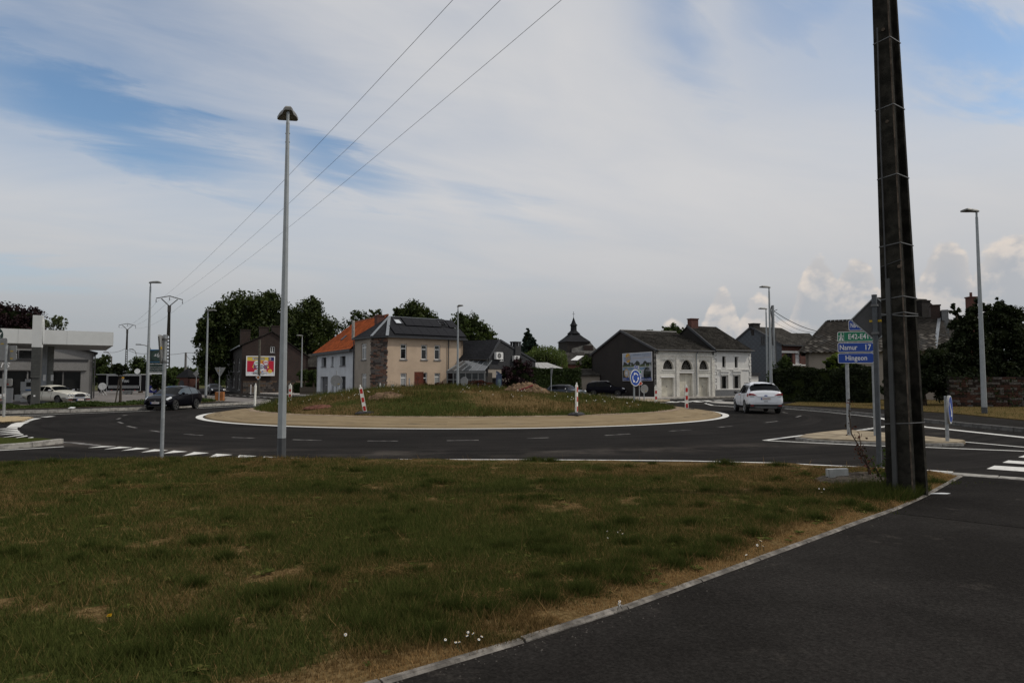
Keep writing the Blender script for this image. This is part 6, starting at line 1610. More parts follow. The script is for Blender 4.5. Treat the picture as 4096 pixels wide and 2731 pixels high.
# red and white beacons
def beacon(label, x, y, z0, h=1.2, tilt=0.0, rz=0.0, base=True, w=.15, stripes=True, edge=0.0):
    t = thing('traffic_beacon', label, 'traffic beacon', (x, y, z0), R(rz), 'red and white traffic beacons on the roundabout'); zb = .09 if base else -.1
    u = link('panel', None)
    b = MB(); b.prism([(-w / 2, -.035, zb), (w / 2, -.035, zb), (w / 2, -.035, h - .10), (w * .32, -.035, h - .05), (-w * .32, -.035, h - .05), (-w / 2, -.035, h - .10)], (0, .07, 0)); b.tube([(0, 0, h - .05), (0, 0, h + .05)], [.035, .025], 8)
    COL.objects.unlink(u); bpy.data.objects.remove(u)
    o = b.build('panel', M['beacon'], t); o.rotation_euler.y = R(tilt)
    if stripes:
        for k in range(3):
            z = zb + .06 + k * (h - .2) / 2.75
            b = MB(); b.box(-w * .36, w * .36, -.039, -.036, z, z + (h - .2) / 5.2); b.box(-w * .36, w * .36, .036, .039, z, z + (h - .2) / 5.2); b.build('red_stripe', M['red'], o)
    if base:
        b = MB(); L_, W_ = .42, .22
        loft(b, [[(-L_, -W_, 0), (L_, -W_, 0), (L_, W_, 0), (-L_, W_, 0)], [(-L_, -W_, .05), (L_, -W_, .05), (L_, W_, .05), (-L_, W_, .05)], [(-L_ * .55, -W_ * .6, .12), (L_ * .55, -W_ * .6, .12), (L_ * .55, W_ * .6, .12), (-L_ * .55, W_ * .6, .12)]]); b.poly([(-L_ * .55, -W_ * .6, .12), (L_ * .55, -W_ * .6, .12), (L_ * .55, W_ * .6, .12), (-L_ * .55, W_ * .6, .12)])
        for s in (-1, 1):
            for v in (-.6, .2): b.box(s * L_ * .72 - .05, s * L_ * .72 + .05, W_ * v, W_ * v + .08, .03, .10)
        b.build('base', M['rubber'], t)
    return t
def bc(label, sx, sy, d, htop, **k):
    p = px(sx, sy, d); beacon(label, p.x, d, p.z, zat(htop, d) - p.z, **k)
bc('leaning red and white beacon in a rubber foot on the grass edge of the mound', 1462, 1656, 28.5, 1541, tilt=-11, rz=14, w=.15)
bc('white beacon seen edge-on in a wide rubber foot on the beige apron', 2306, 1660, 28.4, 1534, rz=64, tilt=1.5)
bc('upright red and white beacon on the beige apron at the right tip of the roundabout', 2747, 1642, 36.2, 1540, rz=8, w=.17)
bc('red and white beacon behind the mound before the brick barn corner', 2624, 1618, 45, 1542, base=False, rz=6, w=.17)
bc('broken white beacon with bent top at the left tip of the mound', 1018, 1632, 36.6, 1536, rz=75, tilt=2.5, w=.1, stripes=False)
bc('red and white beacon behind the left slope of the mound', 1160, 1606, 44.5, 1536, base=False, rz=-8, w=.19)
bc('white beacon top peeping over the earth heap', 2145, 1560, 50, 1540, base=False, stripes=False)
bc('thin white post by the stone corner of the beige house', 1520, 1580, 60, 1533, base=False, w=.12, stripes=False)

# ---------------------------------------------------------------- big concrete pole
pP = gp(3633, 1992); Hh = 11.0
t = thing('concrete_pole', 'massive dark concrete utility pole with steel bands rising out of the frame', 'utility pole', (pP.x, pP.y, -.2)); t.matrix_world = Matrix.Translation((pP.x, pP.y, -.2)) @ Matrix.Rotation(R(-.75), 4, 'Y') @ Matrix.Rotation(R(-54), 4, 'Z')
s1 = .46
def hsec(z):
    k = 1 - (1 - s1) * z / Hh; w, d, f = .185 * k, .25 * k, .085 * k; return w, d, f
b = MB(); e = MB(); nz = 12
for i in range(nz):
    z0, z1 = Hh * i / nz, Hh * (i + 1) / nz; (w0, d0, f0), (w1, d1, f1) = hsec(z0), hsec(z1)
    for s in (-1, 1):   # two flanges; near one faces the camera
        y00, y01 = s * d0, s * (d0 - f0); y10, y11 = s * d1, s * (d1 - f1); c = .014
        A0 = [(-w0, y00), (w0 - c, y00), (w0, y00 - s * c), (w0, y01), (-w0, y01)]; A1 = [(-w1, y10), (w1 - c, y10), (w1, y10 - s * c), (w1, y11), (-w1, y11)]
        for k in range(5):
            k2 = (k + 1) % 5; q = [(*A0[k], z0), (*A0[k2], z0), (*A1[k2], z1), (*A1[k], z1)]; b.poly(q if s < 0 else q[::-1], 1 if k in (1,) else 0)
    q0, q1 = d0 - f0 + .002, d1 - f1 + .002; tt = .05
    if i % 2 == 0 or i > 8:
        for s in (-1, 1): q = [(s * tt, -q0, z0), (s * tt, q0, z0), (s * tt, q1, z1), (s * tt, -q1, z1)]; b.poly(q if s > 0 else q[::-1])
    else:   # ladder hole through the web
        zm0, zm1 = z0 + .3, z1 - .3; qq = lambda z: hsec(z)[1] - hsec(z)[2] + .002
        for (a_, c_) in ((z0, zm0), (zm1, z1)):
            for s in (-1, 1): q = [(s * tt, -qq(a_), a_), (s * tt, qq(a_), a_), (s * tt, qq(c_), c_), (s * tt, -qq(c_), c_)]; b.poly(q if s > 0 else q[::-1])
        h_ = .07
        for (ya, yb) in ((-1, -h_), (h_, 1)):
            for s in (-1, 1):
                Y = lambda v, z: (v * qq(z) if abs(v) == 1 else v); q = [(s * tt, Y(ya, zm0), zm0), (s * tt, Y(yb, zm0), zm0), (s * tt, Y(yb, zm1), zm1), (s * tt, Y(ya, zm1), zm1)]; b.poly(q if s > 0 else q[::-1])
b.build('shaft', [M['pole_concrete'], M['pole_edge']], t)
for (sy_) in (175, 440, 715, 985, 1195, 1258, 1262, 1690):
    z = zat(sy_, pP.y) + .2; w, d, f = hsec(z); k = .004; sk = .012 if sy_ != 1262 else -.03
    b = MB(); P_ = [(-w - k, -d - k, z - sk), (w + k, -d - k, z + sk), (w + k, d + k, z + sk * .3), (-w - k, d + k, z - sk)]
    for i in range(4): b.bar(P_[i], P_[(i + 1) % 4], .006, .013)
    b.build('steel_band', M['steel_band'], t)
zc1 = zat(1118, pP.y) + .2; w0, d0, f0 = hsec(0.2); w1, d1, f1 = hsec(zc1); b = MB(); b.bar((-w0 * .25, -d0 - .022, .15), (-w1 * .25, -d1 - .022, zc1), .062, .036, up=(0, 1, 0)); b.build('cable_duct', M['conduit'], t)
w1, d1, f1 = hsec(zat(1060, pP.y) + .2); b = MB(); b.tube([(-w1 * .9, -d1 - .006, zat(1068, pP.y) + .2), (w1, -d1 - .006, zat(1050, pP.y) + .2)], .007, 6); b.tube([(-w1 * .40, -d1 - .03, zc1), (-w1 * .36, -d1 - .012, zc1 + 2.2), (-w1 * .2, -d1 - .012, zc1 + 3.8)], .011, 6); b.build('wire_loop', M['cable'], t)
for sy_, u in ((135, .25), (500, .25), (1075, .8)):
    z = zat(sy_, pP.y) + .2; w, d, f = hsec(z); b = MB(); b.tube([(w * u, -d - .012, z), (w * u, -d + .005, z)], .026, 10); b.build('bolt', M['pole_edge'], t)
# concrete footing with a white cover box
pF = gp(3350, 1946); t = thing('cover_box', 'small white plastic cover box tilted on the rubble by the pole', 'utility box', (pF.x, pF.y, .125), R(2)); t.rotation_euler.y = R(-1.5)
b = MB(); b.box(-.165, .165, -.05, .0, -.03, .165); b.box(-.16, .16, -.052, -.05, -.02, .159); b.box(-.17, .17, .003, .03, -.03, .168); b.build('box', mat('box_grey_white', (.36, .37, .36), .6, .12, 7), t)
b = MB(); b.box(-.167, -.15, -.054, -.051, .0, .16); b.build('hinge', M['sign_back'], t)
rgk = random.Random(5)
def rubble(name, label, cx, cy, rx, ry, h, m, n=16, seed=1, kindc='earth heap', noise=.35, sub=40):
    xs = np.linspace(-1, 1, sub); gx, gy = np.meshgrid(xs, xs, indexing='ij'); rr = np.hypot(gx, gy); base = np.clip(1 - rr ** 2, 0, 1) ** .8
    z = base * h * (1 - noise + 2 * noise * fbm(gx * 2 + seed * 9, gy * 2 + seed * 5, (.5 if noise < .5 else .28), seed, 5)) - .03 * (rr > .98)
    V = np.stack([gx * rx, gy * ry, z], -1).reshape(-1, 3); i0 = (np.arange(sub - 1)[:, None] * sub + np.arange(sub - 1)[None]).ravel(); Fq = np.stack([i0, i0 + sub, i0 + sub + 1, i0 + 1], -1)
    ok = (rr.ravel()[Fq].min(1) < 1.0); o = arrays(name, V, Fq[ok], m, smooth=False); o.location = (cx[0], cx[1], cx[2]) if hasattr(cx, '__len__') else (cx, cy, 0); return tag(o, label, kindc)
rubble('rubble_heap', 'low grey heap of rubble and earth at the foot of the concrete pole', (gp(3420, 1945).x, gp(3420, 1945).y, .05), 0, .75, .4, .17, mat('rubble_soil', (.07, .06, .05), 1, .3, 14, 1, 50, spec=.05), seed=3, kindc='rubble heap')
pE = mound_hit(2103, 1566); rubble('earth_heap', 'larger brown earth heap on the crown of the mound', (pE.x, pE.y, pE.z - .06), 0, 1.3, .8, .46, M['soil'], seed=7, kindc='earth heap', noise=.62, sub=64)
b = MB(); b.tube([(pE.x - .35, pE.y - .80, pE.z + .10), (pE.x, pE.y - .84, pE.z + .2), (pE.x + .35, pE.y - .72, pE.z + .34)], .045, 6); tag(b.build('hose', mat('red_hose', (.16, .012, .015), .6)), 'dark red hose lying on the larger earth heap', 'hose')
pE = mound_hit(1548, 1590); rubble('earth_heap', 'smaller brown earth heap on the left slope of the mound', (pE.x, pE.y, pE.z - .06), 0, 1.0, .6, .28, M['soil'], seed=11, kindc='earth heap', noise=.6, sub=56)
pE = mound_hit(1290, 1628); rubble('earth_patch', 'flat reddish bare earth patch low on the left of the mound', (pE.x, pE.y, pE.z - .04), 0, .85, .5, .14, mat('red_soil', (.12, .055, .04), 1, .3, 7, 1, 30, spec=.05), seed=13, kindc='earth patch')
pS = px(1908, 1556, 44); b = MB(); b.box(-.55, .55, -.4, .4, -.3, .05); o = b.build('concrete_slab', M['concrete']); o.location = pS; tag(o, 'pale concrete slab lying on the far crest of the mound', 'slab')

# ---------------------------------------------------------------- overhead pylons and wires
def pylon(label, sx, sy_top, d, arm, H_extra=0):
    p = px(sx, 1500, d); H_ = zat(sy_top, d); t = thing('power_pylon', label, 'power pylon', (p.x, d, 0), R(32), 'concrete power pylons with Y arms'); ht = H_ - .8 * arm
    b = MB(); w0, w1 = .32, .15; n = 26; holes = [k for k in range(n) if 3 < k < 17]
    for i in range(n):
        z0, z1 = ht * i / n, ht * (i + 1) / n; a0, a1 = w0 + (w1 - w0) * i / n, w0 + (w1 - w0) * (i + 1) / n
        if i in holes and i % 1 == 0:
            zm = (z1 - z0) * .35
            for s in (-1, 1): b.box(s * a0 * .72 - a0 * .28, s * a0 * .72 + a0 * .28, -.14, .14, z0, z1)
            b.box(-a0 * .5, a0 * .5, -.12, .12, z0, z0 + zm)
        else: loft(b, [[(-a0, -.16, z0), (a0, -.16, z0), (a0, .16, z0), (-a0, .16, z0)], [(-a1, -.16, z1), (a1, -.16, z1), (a1, .16, z1), (-a1, .16, z1)]])
    b.build('pole', M['pole_concrete'], t)
    b = MB(); z = H_; a = arm
    b.bar((0, 0, ht - .1), (-a * .62, 0, z - .25 * a), .12, .12); b.bar((0, 0, ht - .1), (a * .62, 0, z - .25 * a), .12, .12); b.bar((-a * 1.02, 0, z - .26 * a), (0, 0, z), .11, .11); b.bar((0, 0, z), (a * 1.02, 0, z - .26 * a), .11, .11); b.box(-.2, .2, -.2, .2, ht - .9, ht)
    b.build('crossarm', M['dark_steel'], t); pts = []
    for q, zz_ in ((-a, z - .27 * a), (0, z - .04), (a, z - .27 * a)):
        b = MB(); b.tube([(q, 0, zz_), (q, 0, zz_ - .55)], .02, 5)
        for k in range(3): b.tube([(q, 0, zz_ - .2 - k * .13), (q, 0, zz_ - .25 - k * .13)], [.10, .06], 8)
        b.build('insulator', M['dark_steel'], t)
        pts.append(Matrix.Translation((p.x, d, 0)) @ Matrix.Rotation(R(32), 4, 'Z') @ Vector((q, 0, zz_ - .58)))
    return pts
a = pylon('nearer dark concrete power pylon pierced with ladder holes', 669, 1184, 93, 1.62); c = pylon('farther dark concrete power pylon above the food trailer', 503, 1294, 150, 1.6)
def wire(p, q, sag, r, label, n=24, grp='overhead power lines crossing the sky', name='power_line'):
    p, q = Vector(p), Vector(q); b = MB(); b.tube([p.lerp(q, k / n) - Vector((0, 0, sag * 4 * (k / n) * (1 - k / n))) for k in range(n + 1)], r, 5); return tag(b.build(name, M['cable']), label, 'power line', grp)
tops = [(1812, 0), (2003, 0), (2247, 0)]; nm = ['left', 'middle', 'right']
for i in range(3):
    d = ray(*tops[i]); mid = Vector((d.x / d.y * 18.8, 18.8, EYE + d.z / d.y * 18.8)); q = a[i] + (mid - a[i]) * 1.45; q.z = a[i].z + 1.9
    # choose the far end so the wire passes through the point where it leaves the frame
    L0 = a[i]; tpar = 1 / 1.45; sag = (L0.z + (q.z - L0.z) * tpar - mid.z) / (4 * tpar * (1 - tpar)); wire(L0, q, max(sag, .3), .0075, f'{nm[i]} of the three power lines running up out of the frame')
    wire(c[i], a[i], .9, .011, f'{nm[i]} power line between the two pylons')


def plain_pole(label, sx, y_top, d, r=.14, m=None, base=1530, cat='utility pole', extra=None):
    p = px(sx, base, d); t = thing('utility_pole', label, cat, (p.x, d, 0), 0, 'plain utility poles'); b = MB(); H_ = zat(y_top, d); b.tube([(0, 0, 0), (0, 0, H_)], [r, r * .75], 8); b.build('pole', m or M['pole_grey'], t)
    if extra: extra(t, H_)
    return t, Vector((p.x, d, H_))
M['pole_grey'] = mat('pole_grey', (.16, .155, .15), .9, .2, 3, .2, 20); M['pole_brown'] = mat('pole_brown', (.055, .045, .035), .9, .2, 3)
_, k1 = plain_pole('concrete pole by the brick chapel', 740, 1410, 125, .24)
_, k2 = plain_pole('concrete pole at the left edge of the big chestnut tree', 840, 1392, 112, .2)
t, k3 = plain_pole('dark concrete pole with an orange diamond sign before the sale billboard', 1035, 1358, 88, .18, mat('pole_taupe', (.085, .078, .062), .95, .2, 5))
zc = zat(1509, 88); o = plate(t, [(0, -.33), (.33, 0), (0, .33), (-.33, 0)], .04, M['sign_white'], M['sign_back'], 'priority_sign'); o.location = (0, -.25, zc); print_layers(o, [([(0, -.22), (.22, 0), (0, .22), (-.22, 0)], 1, mat('priority_orange', (.42, .16, .03), .4))], 'face')
t, k4 = plain_pole('concrete pole carrying looped cables beside the close pair of lamps', 3098, 1221, 61, .15, M['galv'])
b = MB(); H_ = k4.z; b.tube([(-.12, -.1, H_ - .05), (-.24, -.12, H_ - .4), (-.16, -.14, H_ - 1.2), (-.2, -.14, H_ - 2.4), (-.12, -.14, H_ - 3.6)], .05, 6); b.tube([(.14, -.14, H_ - 2.6), (.14, -.14, 1)], .035, 6); b.build('cable', M['cable'], t)
b = MB(); b.bar((.1, -.12, H_ - .5), (.35, -.12, H_ - .4), .07, .05); b.build('bracket', M['dark_steel'], t)
_, k5 = plain_pole('short dark bracket pole between the trees behind the food trailer', 443, 1425, 120, .13, M['pole_brown'])
_, k6 = plain_pole('thin brown bracket pole beside the green workshop sign', 676, 1428, 110, .07, M['pole_brown'])
cg = 'low voltage cables strung between poles'
wire(k4 + Vector((0, 0, -.45)), px(3270, 1325, 60), .25, .03, 'thick cable from the cable pole to the mossy roof', 12, cg, 'cable'); wire(k4 + Vector((0, 0, -.7)), px(3262, 1330, 60), .45, .016, 'thinner cable sagging to the mossy roof', 12, cg, 'cable'); wire(k4 + Vector((0, 0, -1.4)), px(3235, 1342, 70), .25, .012, 'lowest thin cable to the houses on the right', 12, cg, 'cable')
wire(k1, k2, .3, .035, 'cable between the chapel pole and the chestnut tree', 12, cg, 'cable'); wire(k1 + Vector((0, 0, -.3)), k2 + Vector((0, 0, .2)), 2.0, .03, 'slack cable looping between the chapel pole and the chestnut tree', 14, cg, 'cable'); wire(px(600, 1412, 110), k1, .3, .035, 'cable from the green sign to the chapel pole', 12, cg, 'cable'); wire(px(500, 1394, 120), px(600, 1412, 110), .4, .035, 'cable passing the farther pylon', 10, cg, 'cable'); wire(px(430, 1408, 118), px(500, 1394, 120), .3, .03, 'cable above the food trailer', 10, cg, 'cable')
def gooseneck(label, sx, y_top, d, side, reach):
    p = px(sx, 1500, d); H_ = zat(y_top, d); t = thing('curved_lamp', label, 'street lamp', (p.x, d, 0), 0, 'old gooseneck lamps'); b = MB(); b.tube([(0, 0, 0), (0, 0, H_ - 1.2), (side * .2 * reach, 0, H_ - .4), (side * .55 * reach, 0, H_ - .1), (side * reach, 0, H_)], .06, 6); b.build('pole', M['pole_grey'], t); b = MB(); b.box(side * reach - .35, side * reach + .35, -.12, .12, H_ - .06, H_ + .08); b.build('lamp_head', M['pole_grey'], t)
gooseneck('old gooseneck lamp left of the green workshop sign', 607, 1378, 100, -1, 2.1); gooseneck('old gooseneck lamp above the showroom corner', 443, 1409, 110, -1, .9); gooseneck('small gooseneck lamp beside the farther pylon', 543, 1397, 130, -1, 1.0)

# ---------------------------------------------------------------- billboards
PB = BRICKH; u0, u1, z0, z1 = PB.rect(983, 1424, 1098, 1503); c = PB.A + PB.d * ((u0 + u1) / 2) + PB.n * .42; w, h = u1 - u0, z1 - z0
t = thing('sale_billboard', 'red and yellow SOLDES sale billboard on the brick house gable', 'billboard', (c.x, c.y, (z0 + z1) / 2), PB.rz)
b = MB(); f = .13
b.box(-w / 2, w / 2, 0, .2, -h / 2, -h / 2 + f); b.box(-w / 2, w / 2, 0, .2, h / 2 - f, h / 2); b.box(-w / 2, -w / 2 + f, 0, .2, -h / 2 + f, h / 2 - f); b.box(w / 2 - f, w / 2, 0, .2, -h / 2 + f, h / 2 - f); b.build('frame', M['sign_white'], t)
b = MB(); b.box(-w / 2 + f, w / 2 - f, .05, .15, -h / 2 + f, h / 2 - f); pn = b.build('panel', mat('poster_white', (.62, .62, .66), .5), t)
iw, ih = w - 2 * f, h - 2 * f
PR = mat('poster_red', (.46, .008, .035), .5, .02); PY = mat('poster_yellow', (.62, .46, .06), .5, .02); PN = mat('poster_navy', (.02, .025, .12), .5, .02); PW = mat('poster_paper', (.68, .68, .70), .5, .02); PG = mat('poster_green', (.12, .38, .08), .5, .02); PT = mat('poster_teal', (.06, .38, .42), .5, .02); PO = mat('poster_orange', (.62, .25, .03), .5, .02); PBl = mat('poster_blue', (.08, .25, .55), .5, .02)
X = lambda q: (q - .5) * iw; Zb = lambda q: (.5 - q) * ih     # 0..1 from the top left
def R4(x0, y0, x1, y1): return [(X(x0), Zb(y1)), (X(x1), Zb(y1)), (X(x1), Zb(y0)), (X(x0), Zb(y0))]
def C4(x, y, r, n=22): return circ(r * iw, n, X(x), Zb(y))
it = [(R4(0, 0, .79, .215), 1, PY), (R4(.79, 0, 1, .215), 1, PN), (R4(0, .225, 1, .83), 1, PR), (C4(.235, .10, .048, 6), 2, PW), (C4(.235, .10, .040, 6), 3, PN), (C4(.235, .10, .022), 4, PW), (R4(.27, .065, .65, .155), 2, PN),
      (C4(.50, .58, .155), 3, PW), (C4(.35, .34, .09), 4, PW), (C4(.695, .31, .09), 4, PW), (C4(.33, .79, .057), 4, PW), (C4(.665, .775, .066), 4, PW), (C4(.855, .79, .08), 3, PY), (R4(.80, .75, .91, .80), 4, PO)]
for x, y, r, m in [(.25, .45, .03, PG), (.27, .36, .03, PBl), (.52, .30, .07, PO), (.60, .28, .04, PR), (.79, .45, .02, PG), (.56, .82, .03, PBl), (.49, .83, .045, PO), (.40, .74, .03, PT), (.22, .55, .03, PY), (.78, .57, .035, PY), (.40, .25, .025, PT)]: it.append((C4(x, y, r), 2, m))
it += [(R4(.825, .04 + k * .045, .825 + .05 + .02 * (k % 2), .06 + k * .045), 2, PW if k != 3 else PO) for k in range(4)] + [(R4(.47, .90, .76, .925), 2, M['dark_trim']), (R4(.47, .955, .64, .975), 2, M['dark_trim'])]
print_layers(pn, [(p_, l - 12.4 + 0.0, m) for p_, l, m in it] if False else [([(q[0], q[1]) for q in p_], l, m) for p_, l, m in it]).location.y = .046
def tx(s, x0, x1, y1, hh, m, ly): text(pn, s, (X(x0), .046 - .004 * ly, Zb(y1)), XD, ZU, m, w=(x1 - x0) * iw, h=hh * ih, ext=.001, bold=.02)
tx('LE ROI DU MATELAS', .285, .64, .145, .06, PW, 3); tx('SOLDES', .235, .765, .665, .235, PW, 5); tx('SOLDES', .245, .755, .655, .21, PN, 7); tx('-40%', .285, .415, .375, .085, PG, 6); tx('-80%', .615, .775, .355, .105, PR, 6); tx('-50%', .285, .375, .82, .065, PT, 6); tx('-60%', .61, .72, .81, .07, PO, 6); tx('ERPENT', .22, .46, .955, .095, M['dark_trim'], 4)
b = MB()
for s in (-.4, 0, .4): b.box(s * w - .04, s * w + .04, .2, .42, -h / 2 + .2, -h / 2 + .3); b.box(s * w - .04, s * w + .04, .2, .42, h / 2 - .3, h / 2 - .2)
b.build('bracket', M['dark_trim'], t)

u0, u1, z0, z1 = BG.rect(2492, 1410, 2610, 1523); c = BG.A + BG.d * ((u0 + u1) / 2) + BG.n * .06; w, h = u1 - u0, z1 - z0; iw, ih = w, h
t = thing('pool_billboard', 'square advertisement board for swimming pools on the dark barn gable', 'billboard', (c.x, c.y, (z0 + z1) / 2), BG.rz)
SK = mat('print_sky', (.33, .37, .45), .6, .05, 1); TR = mat('print_trees', (.022, .028, .022), .6, .3, 2); LW = mat('print_lawn', (.06, .09, .03), .6); PLb_ = mat('print_pool', (.14, .22, .32), .6, .2, 1.5); PP = mat('print_terrace', (.34, .36, .40), .6); BB = mat('print_band', (.035, .07, .24), .6); GO = mat('print_gold', (.46, .27, .05), .6); WV = mat('print_wave', (.10, .22, .40), .6); TG = mat('print_grey_text', (.22, .27, .36), .6)
b = MB(); b.box(-w / 2, w / 2, 0, .05, -h / 2, h / 2); pn = b.build('panel', M['sign_white'], t); k = .012
tree_line = [(k, .50)] + [(x / 20, .36 - .06 * math.sin(x * 1.3) * (x % 3 != 0) - .05 * ((x * 7) % 5 == 0)) for x in range(1, 20)] + [(1 - k, .32), (1 - k, .50)]
poly = [(X(x), Zb(y)) for x, y in tree_line]
it = [(R4(k, k, 1 - k, .5), 1, SK), (R4(k, .44, 1 - k, .52), 3, LW), (R4(k, .5, 1 - k, .64), 2, PLb_), (R4(k, .62, 1 - k, .88), 3, PP), ([(X(k), Zb(.88)), (X(.2), Zb(.88)), (X(.2), Zb(.62)), (X(k), Zb(.62))], 4, TR), (R4(k, .50, 1 - k, .512), 4, M['sign_white']), ([(X(.55), Zb(.66)), (X(.92), Zb(.53)), (X(1 - k), Zb(.53)), (X(1 - k), Zb(.66))], 5, PP), (R4(k, .88, 1 - k, 1 - k), 5, BB), (C4(.20, .175, .092), 3, GO), (C4(.85, .75, .125), 5, TR), (R4(.73, .75, .97, .88), 5, TR), (C4(.145, .72, .085, 18), 5, GO), (C4(.145, .72, .068), 6, PP)]
for i in range(20): it.append(([poly[i], poly[i + 1] if i + 1 < len(poly) else poly[-1], (poly[min(i + 1, len(poly) - 1)][0], Zb(.46)), (poly[i][0], Zb(.46))], 2, TR))
for q in range(3):
    base = .13 + q * .05
    for i in range(8):
        x0, x1 = .05 + i * .032, .05 + (i + 1) * .032; y = lambda x: base + .03 * math.sin((x - .05) * 22); it.append(([(X(x0), Zb(y(x0) + .024)), (X(x1), Zb(y(x1) + .024)), (X(x1), Zb(y(x1))), (X(x0), Zb(y(x0)))], 4, WV))
for x, y, s in [(.62, .39, .05), (.79, .44, .045), (.94, .45, .05), (.30, .42, .04), (.45, .42, .03)]: it.append(([(X(x - s * .4), Zb(y + s)), (X(x + s * .4), Zb(y + s)), (X(x + s * .15), Zb(y - s)), (X(x - s * .2), Zb(y - s * .8))], 4, PP))
print_layers(pn, it)
def tx(s, x0, x1, y1, hh, m, ly=7): text(pn, s, (X(x0), -.004 * ly, Zb(y1)), XD, ZU, m, w=(x1 - x0) * iw, h=hh * ih, ext=.001)
tx('LEISURE POOLS', .33, .97, .105, .062, TG); tx('Groupe Nouvelles sa', .70, .97, .145, .02, BB); tx('Evadez-vous dans votre piscine', .37, .97, .205, .032, GO); tx('071/', .03, .15, .965, .06, M['sign_white']); tx('leisure pools.be', .60, .97, .975, .062, M['sign_white']); tx('4', .10, .185, .765, .1, M['sign_white'])

# workshop sign, food trailer, station bits
d = 76; u0, u1 = xat(586, d), xat(652, d); zt, zb = zat(1397, d), zat(1576, d); w = u1 - u0
t = thing('workshop_sign', 'tall dark green slg workshop sign in a blue frame', 'sign', (u0, d, 0), R(6)); bl = mat('frame_blue', (.03, .14, .30), .5); dg = mat('board_green', (.012, .03, .024), .5, .1)
b = MB(); b.box(-.06, .06, 0, .12, 0, zt); b.box(w - .06, w + .06, 0, .12, 0, zt); b.box(.06, w - .06, .02, .1, zt - .12, zt); zm = zat(1447, d); b.box(.06, w - .06, .02, .1, zm - .03, zm + .03); b.build('frame', bl, t)
b = MB(); b.box(.062, w - .062, .03, .09, zat(1488, d), zm - .032); b.build('board', dg, t); b = MB(); b.box(.062, w - .062, .03, .09, zm + .032, zt - .122); o = b.build('logo_board', dg, t); b = MB(); b.box(.062, w - .062, .03, .09, zat(1496, d), zat(1489, d)); b.build('white_strip', M['sign_white'], t)
b = MB(); b.disc((w * .54, .028, (zm + zt) / 2), (0, -1, 0), w * .34, .01, 30); b.build('disc', mat('disc_green', (.03, .055, .045), .35), o)
text(o, 'slg', (w * .36, .014, (zm + zt) / 2 - .2), XD, ZU, lt, w=w * .44, h=.5, ext=.003, shear=.3)
for i, (s, hh) in enumerate((('Atelier Oldtimers', .16), ('Restauration complète', .12), ('Entretien & Réparation', .12), ('Carrosserie & Mécanique', .12))): text(t, s, (w * .10, .022, zm - .30 - i * .22 - (.12 if i else 0)), XD, ZU, lt, w=w * .80, h=hh, ext=.003)
d = 74; t = thing('dealer_sign', 'low blue panel with a round white emblem beside the workshop sign', 'sign', (xat(596, d), d, 0), R(5)); b = MB(); w = xat(628, d) - xat(596, d); b.box(0, w, 0, .1, zat(1571, d), zat(1541, d)); b.build('panel', mat('panel_blue', (.015, .02, .15), .4), t)
b = MB(); zc = zat(1556, d); b.tube([(w * .52 + .22 * math.cos(2 * math.pi * k / 20), -.012, zc + .16 * math.sin(2 * math.pi * k / 20)) for k in range(21)], .02, 5); b.bar((w * .52 - .34, -.012, zc + .0), (w * .52 + .34, -.012, zc), .02, .04); b.build('emblem', lt, t)
d = 85.0; x0, x1 = xat(425, d), xat(565, d); zb, zt = zat(1563, d), zat(1498, d); w = x1 - x0; h = zt - zb
t = thing('food_trailer', 'black food trailer lettered VERKI with white trim and a satellite dish', 'trailer', (x0, d, zb), R(-2)); blk = mat('trailer_black', (.005, .005, .006), .6, .05, spec=.06); tw = mat('trim_white', (.52, .53, .53), .4)
b = MB(); b.box(0, w, 0, 2.2, 0, h); b.box(-1.3, -.0, .3, 2.0, .0, h - .1); b.build('body', blk, t); b = MB(); b.box(-1.35, w + .03, -.03, 2.25, h + .002, h + .06); b.build('roof_edge', tw, t)
def rect_trim(x0_, x1_, z0_, z1_, ww): 
    b = MB(); b.box(x0_, x1_, -.025, -.002, z0_, z0_ + ww); b.box(x0_, x1_, -.025, -.002, z1_ - ww, z1_); b.box(x0_, x0_ + ww, -.025, -.002, z0_ + ww, z1_ - ww); b.box(x1_ - ww, x1_, -.025, -.002, z0_ + ww, z1_ - ww); b.build('trim', tw, t)
rect_trim(0, w, 0, h, .045); rect_trim(.12, w - .12, h * .30, h - .10, .05); rect_trim(.28, w - .22, h * .17, h * .26, .05)
text(t, 'V', (w * .44, -.03, h * .52), XD, ZU, tw, w=.34, h=.56, ext=.004, bold=.02); text(t, 'ERKI', (w * .52, -.03, h * .52), XD, ZU, tw, w=.58, h=.30, ext=.004, bold=.02)
b = MB(); b.prism([(w * .44 + .16 + .17 * (1 + .14 * (k % 2)) * math.cos(2 * math.pi * k / 14), -.03, h * .52 + .58 + .12 * (1 + .14 * (k % 2)) * math.sin(2 * math.pi * k / 14)) for k in range(14)], (0, -.01, 0)); b.build('logo', mat('ice_yellow', (.52, .26, .01), .5), t)
for k in (.16, .5, .84): b = MB(); b.box(w * k - .07, w * k + .07, -.03, -.002, .05, .12); b.build('marker_light', M['red'], t)
for k in (.52, .66): b = MB(); b.disc((w * k, .1, -.18), (0, -1, 0), .3, -.2, 20); b.build('wheel', M['sign_back'], t)
b = MB(); b.tube([(w - .75, .5, h + .06), (w - .75, .5, h + .25)], .03, 6); b.disc((w - .75, .45, h + .42), (.2, -1, .2), .33, .05, 22); b.build('satellite_dish', tw, t)
d = 80; 
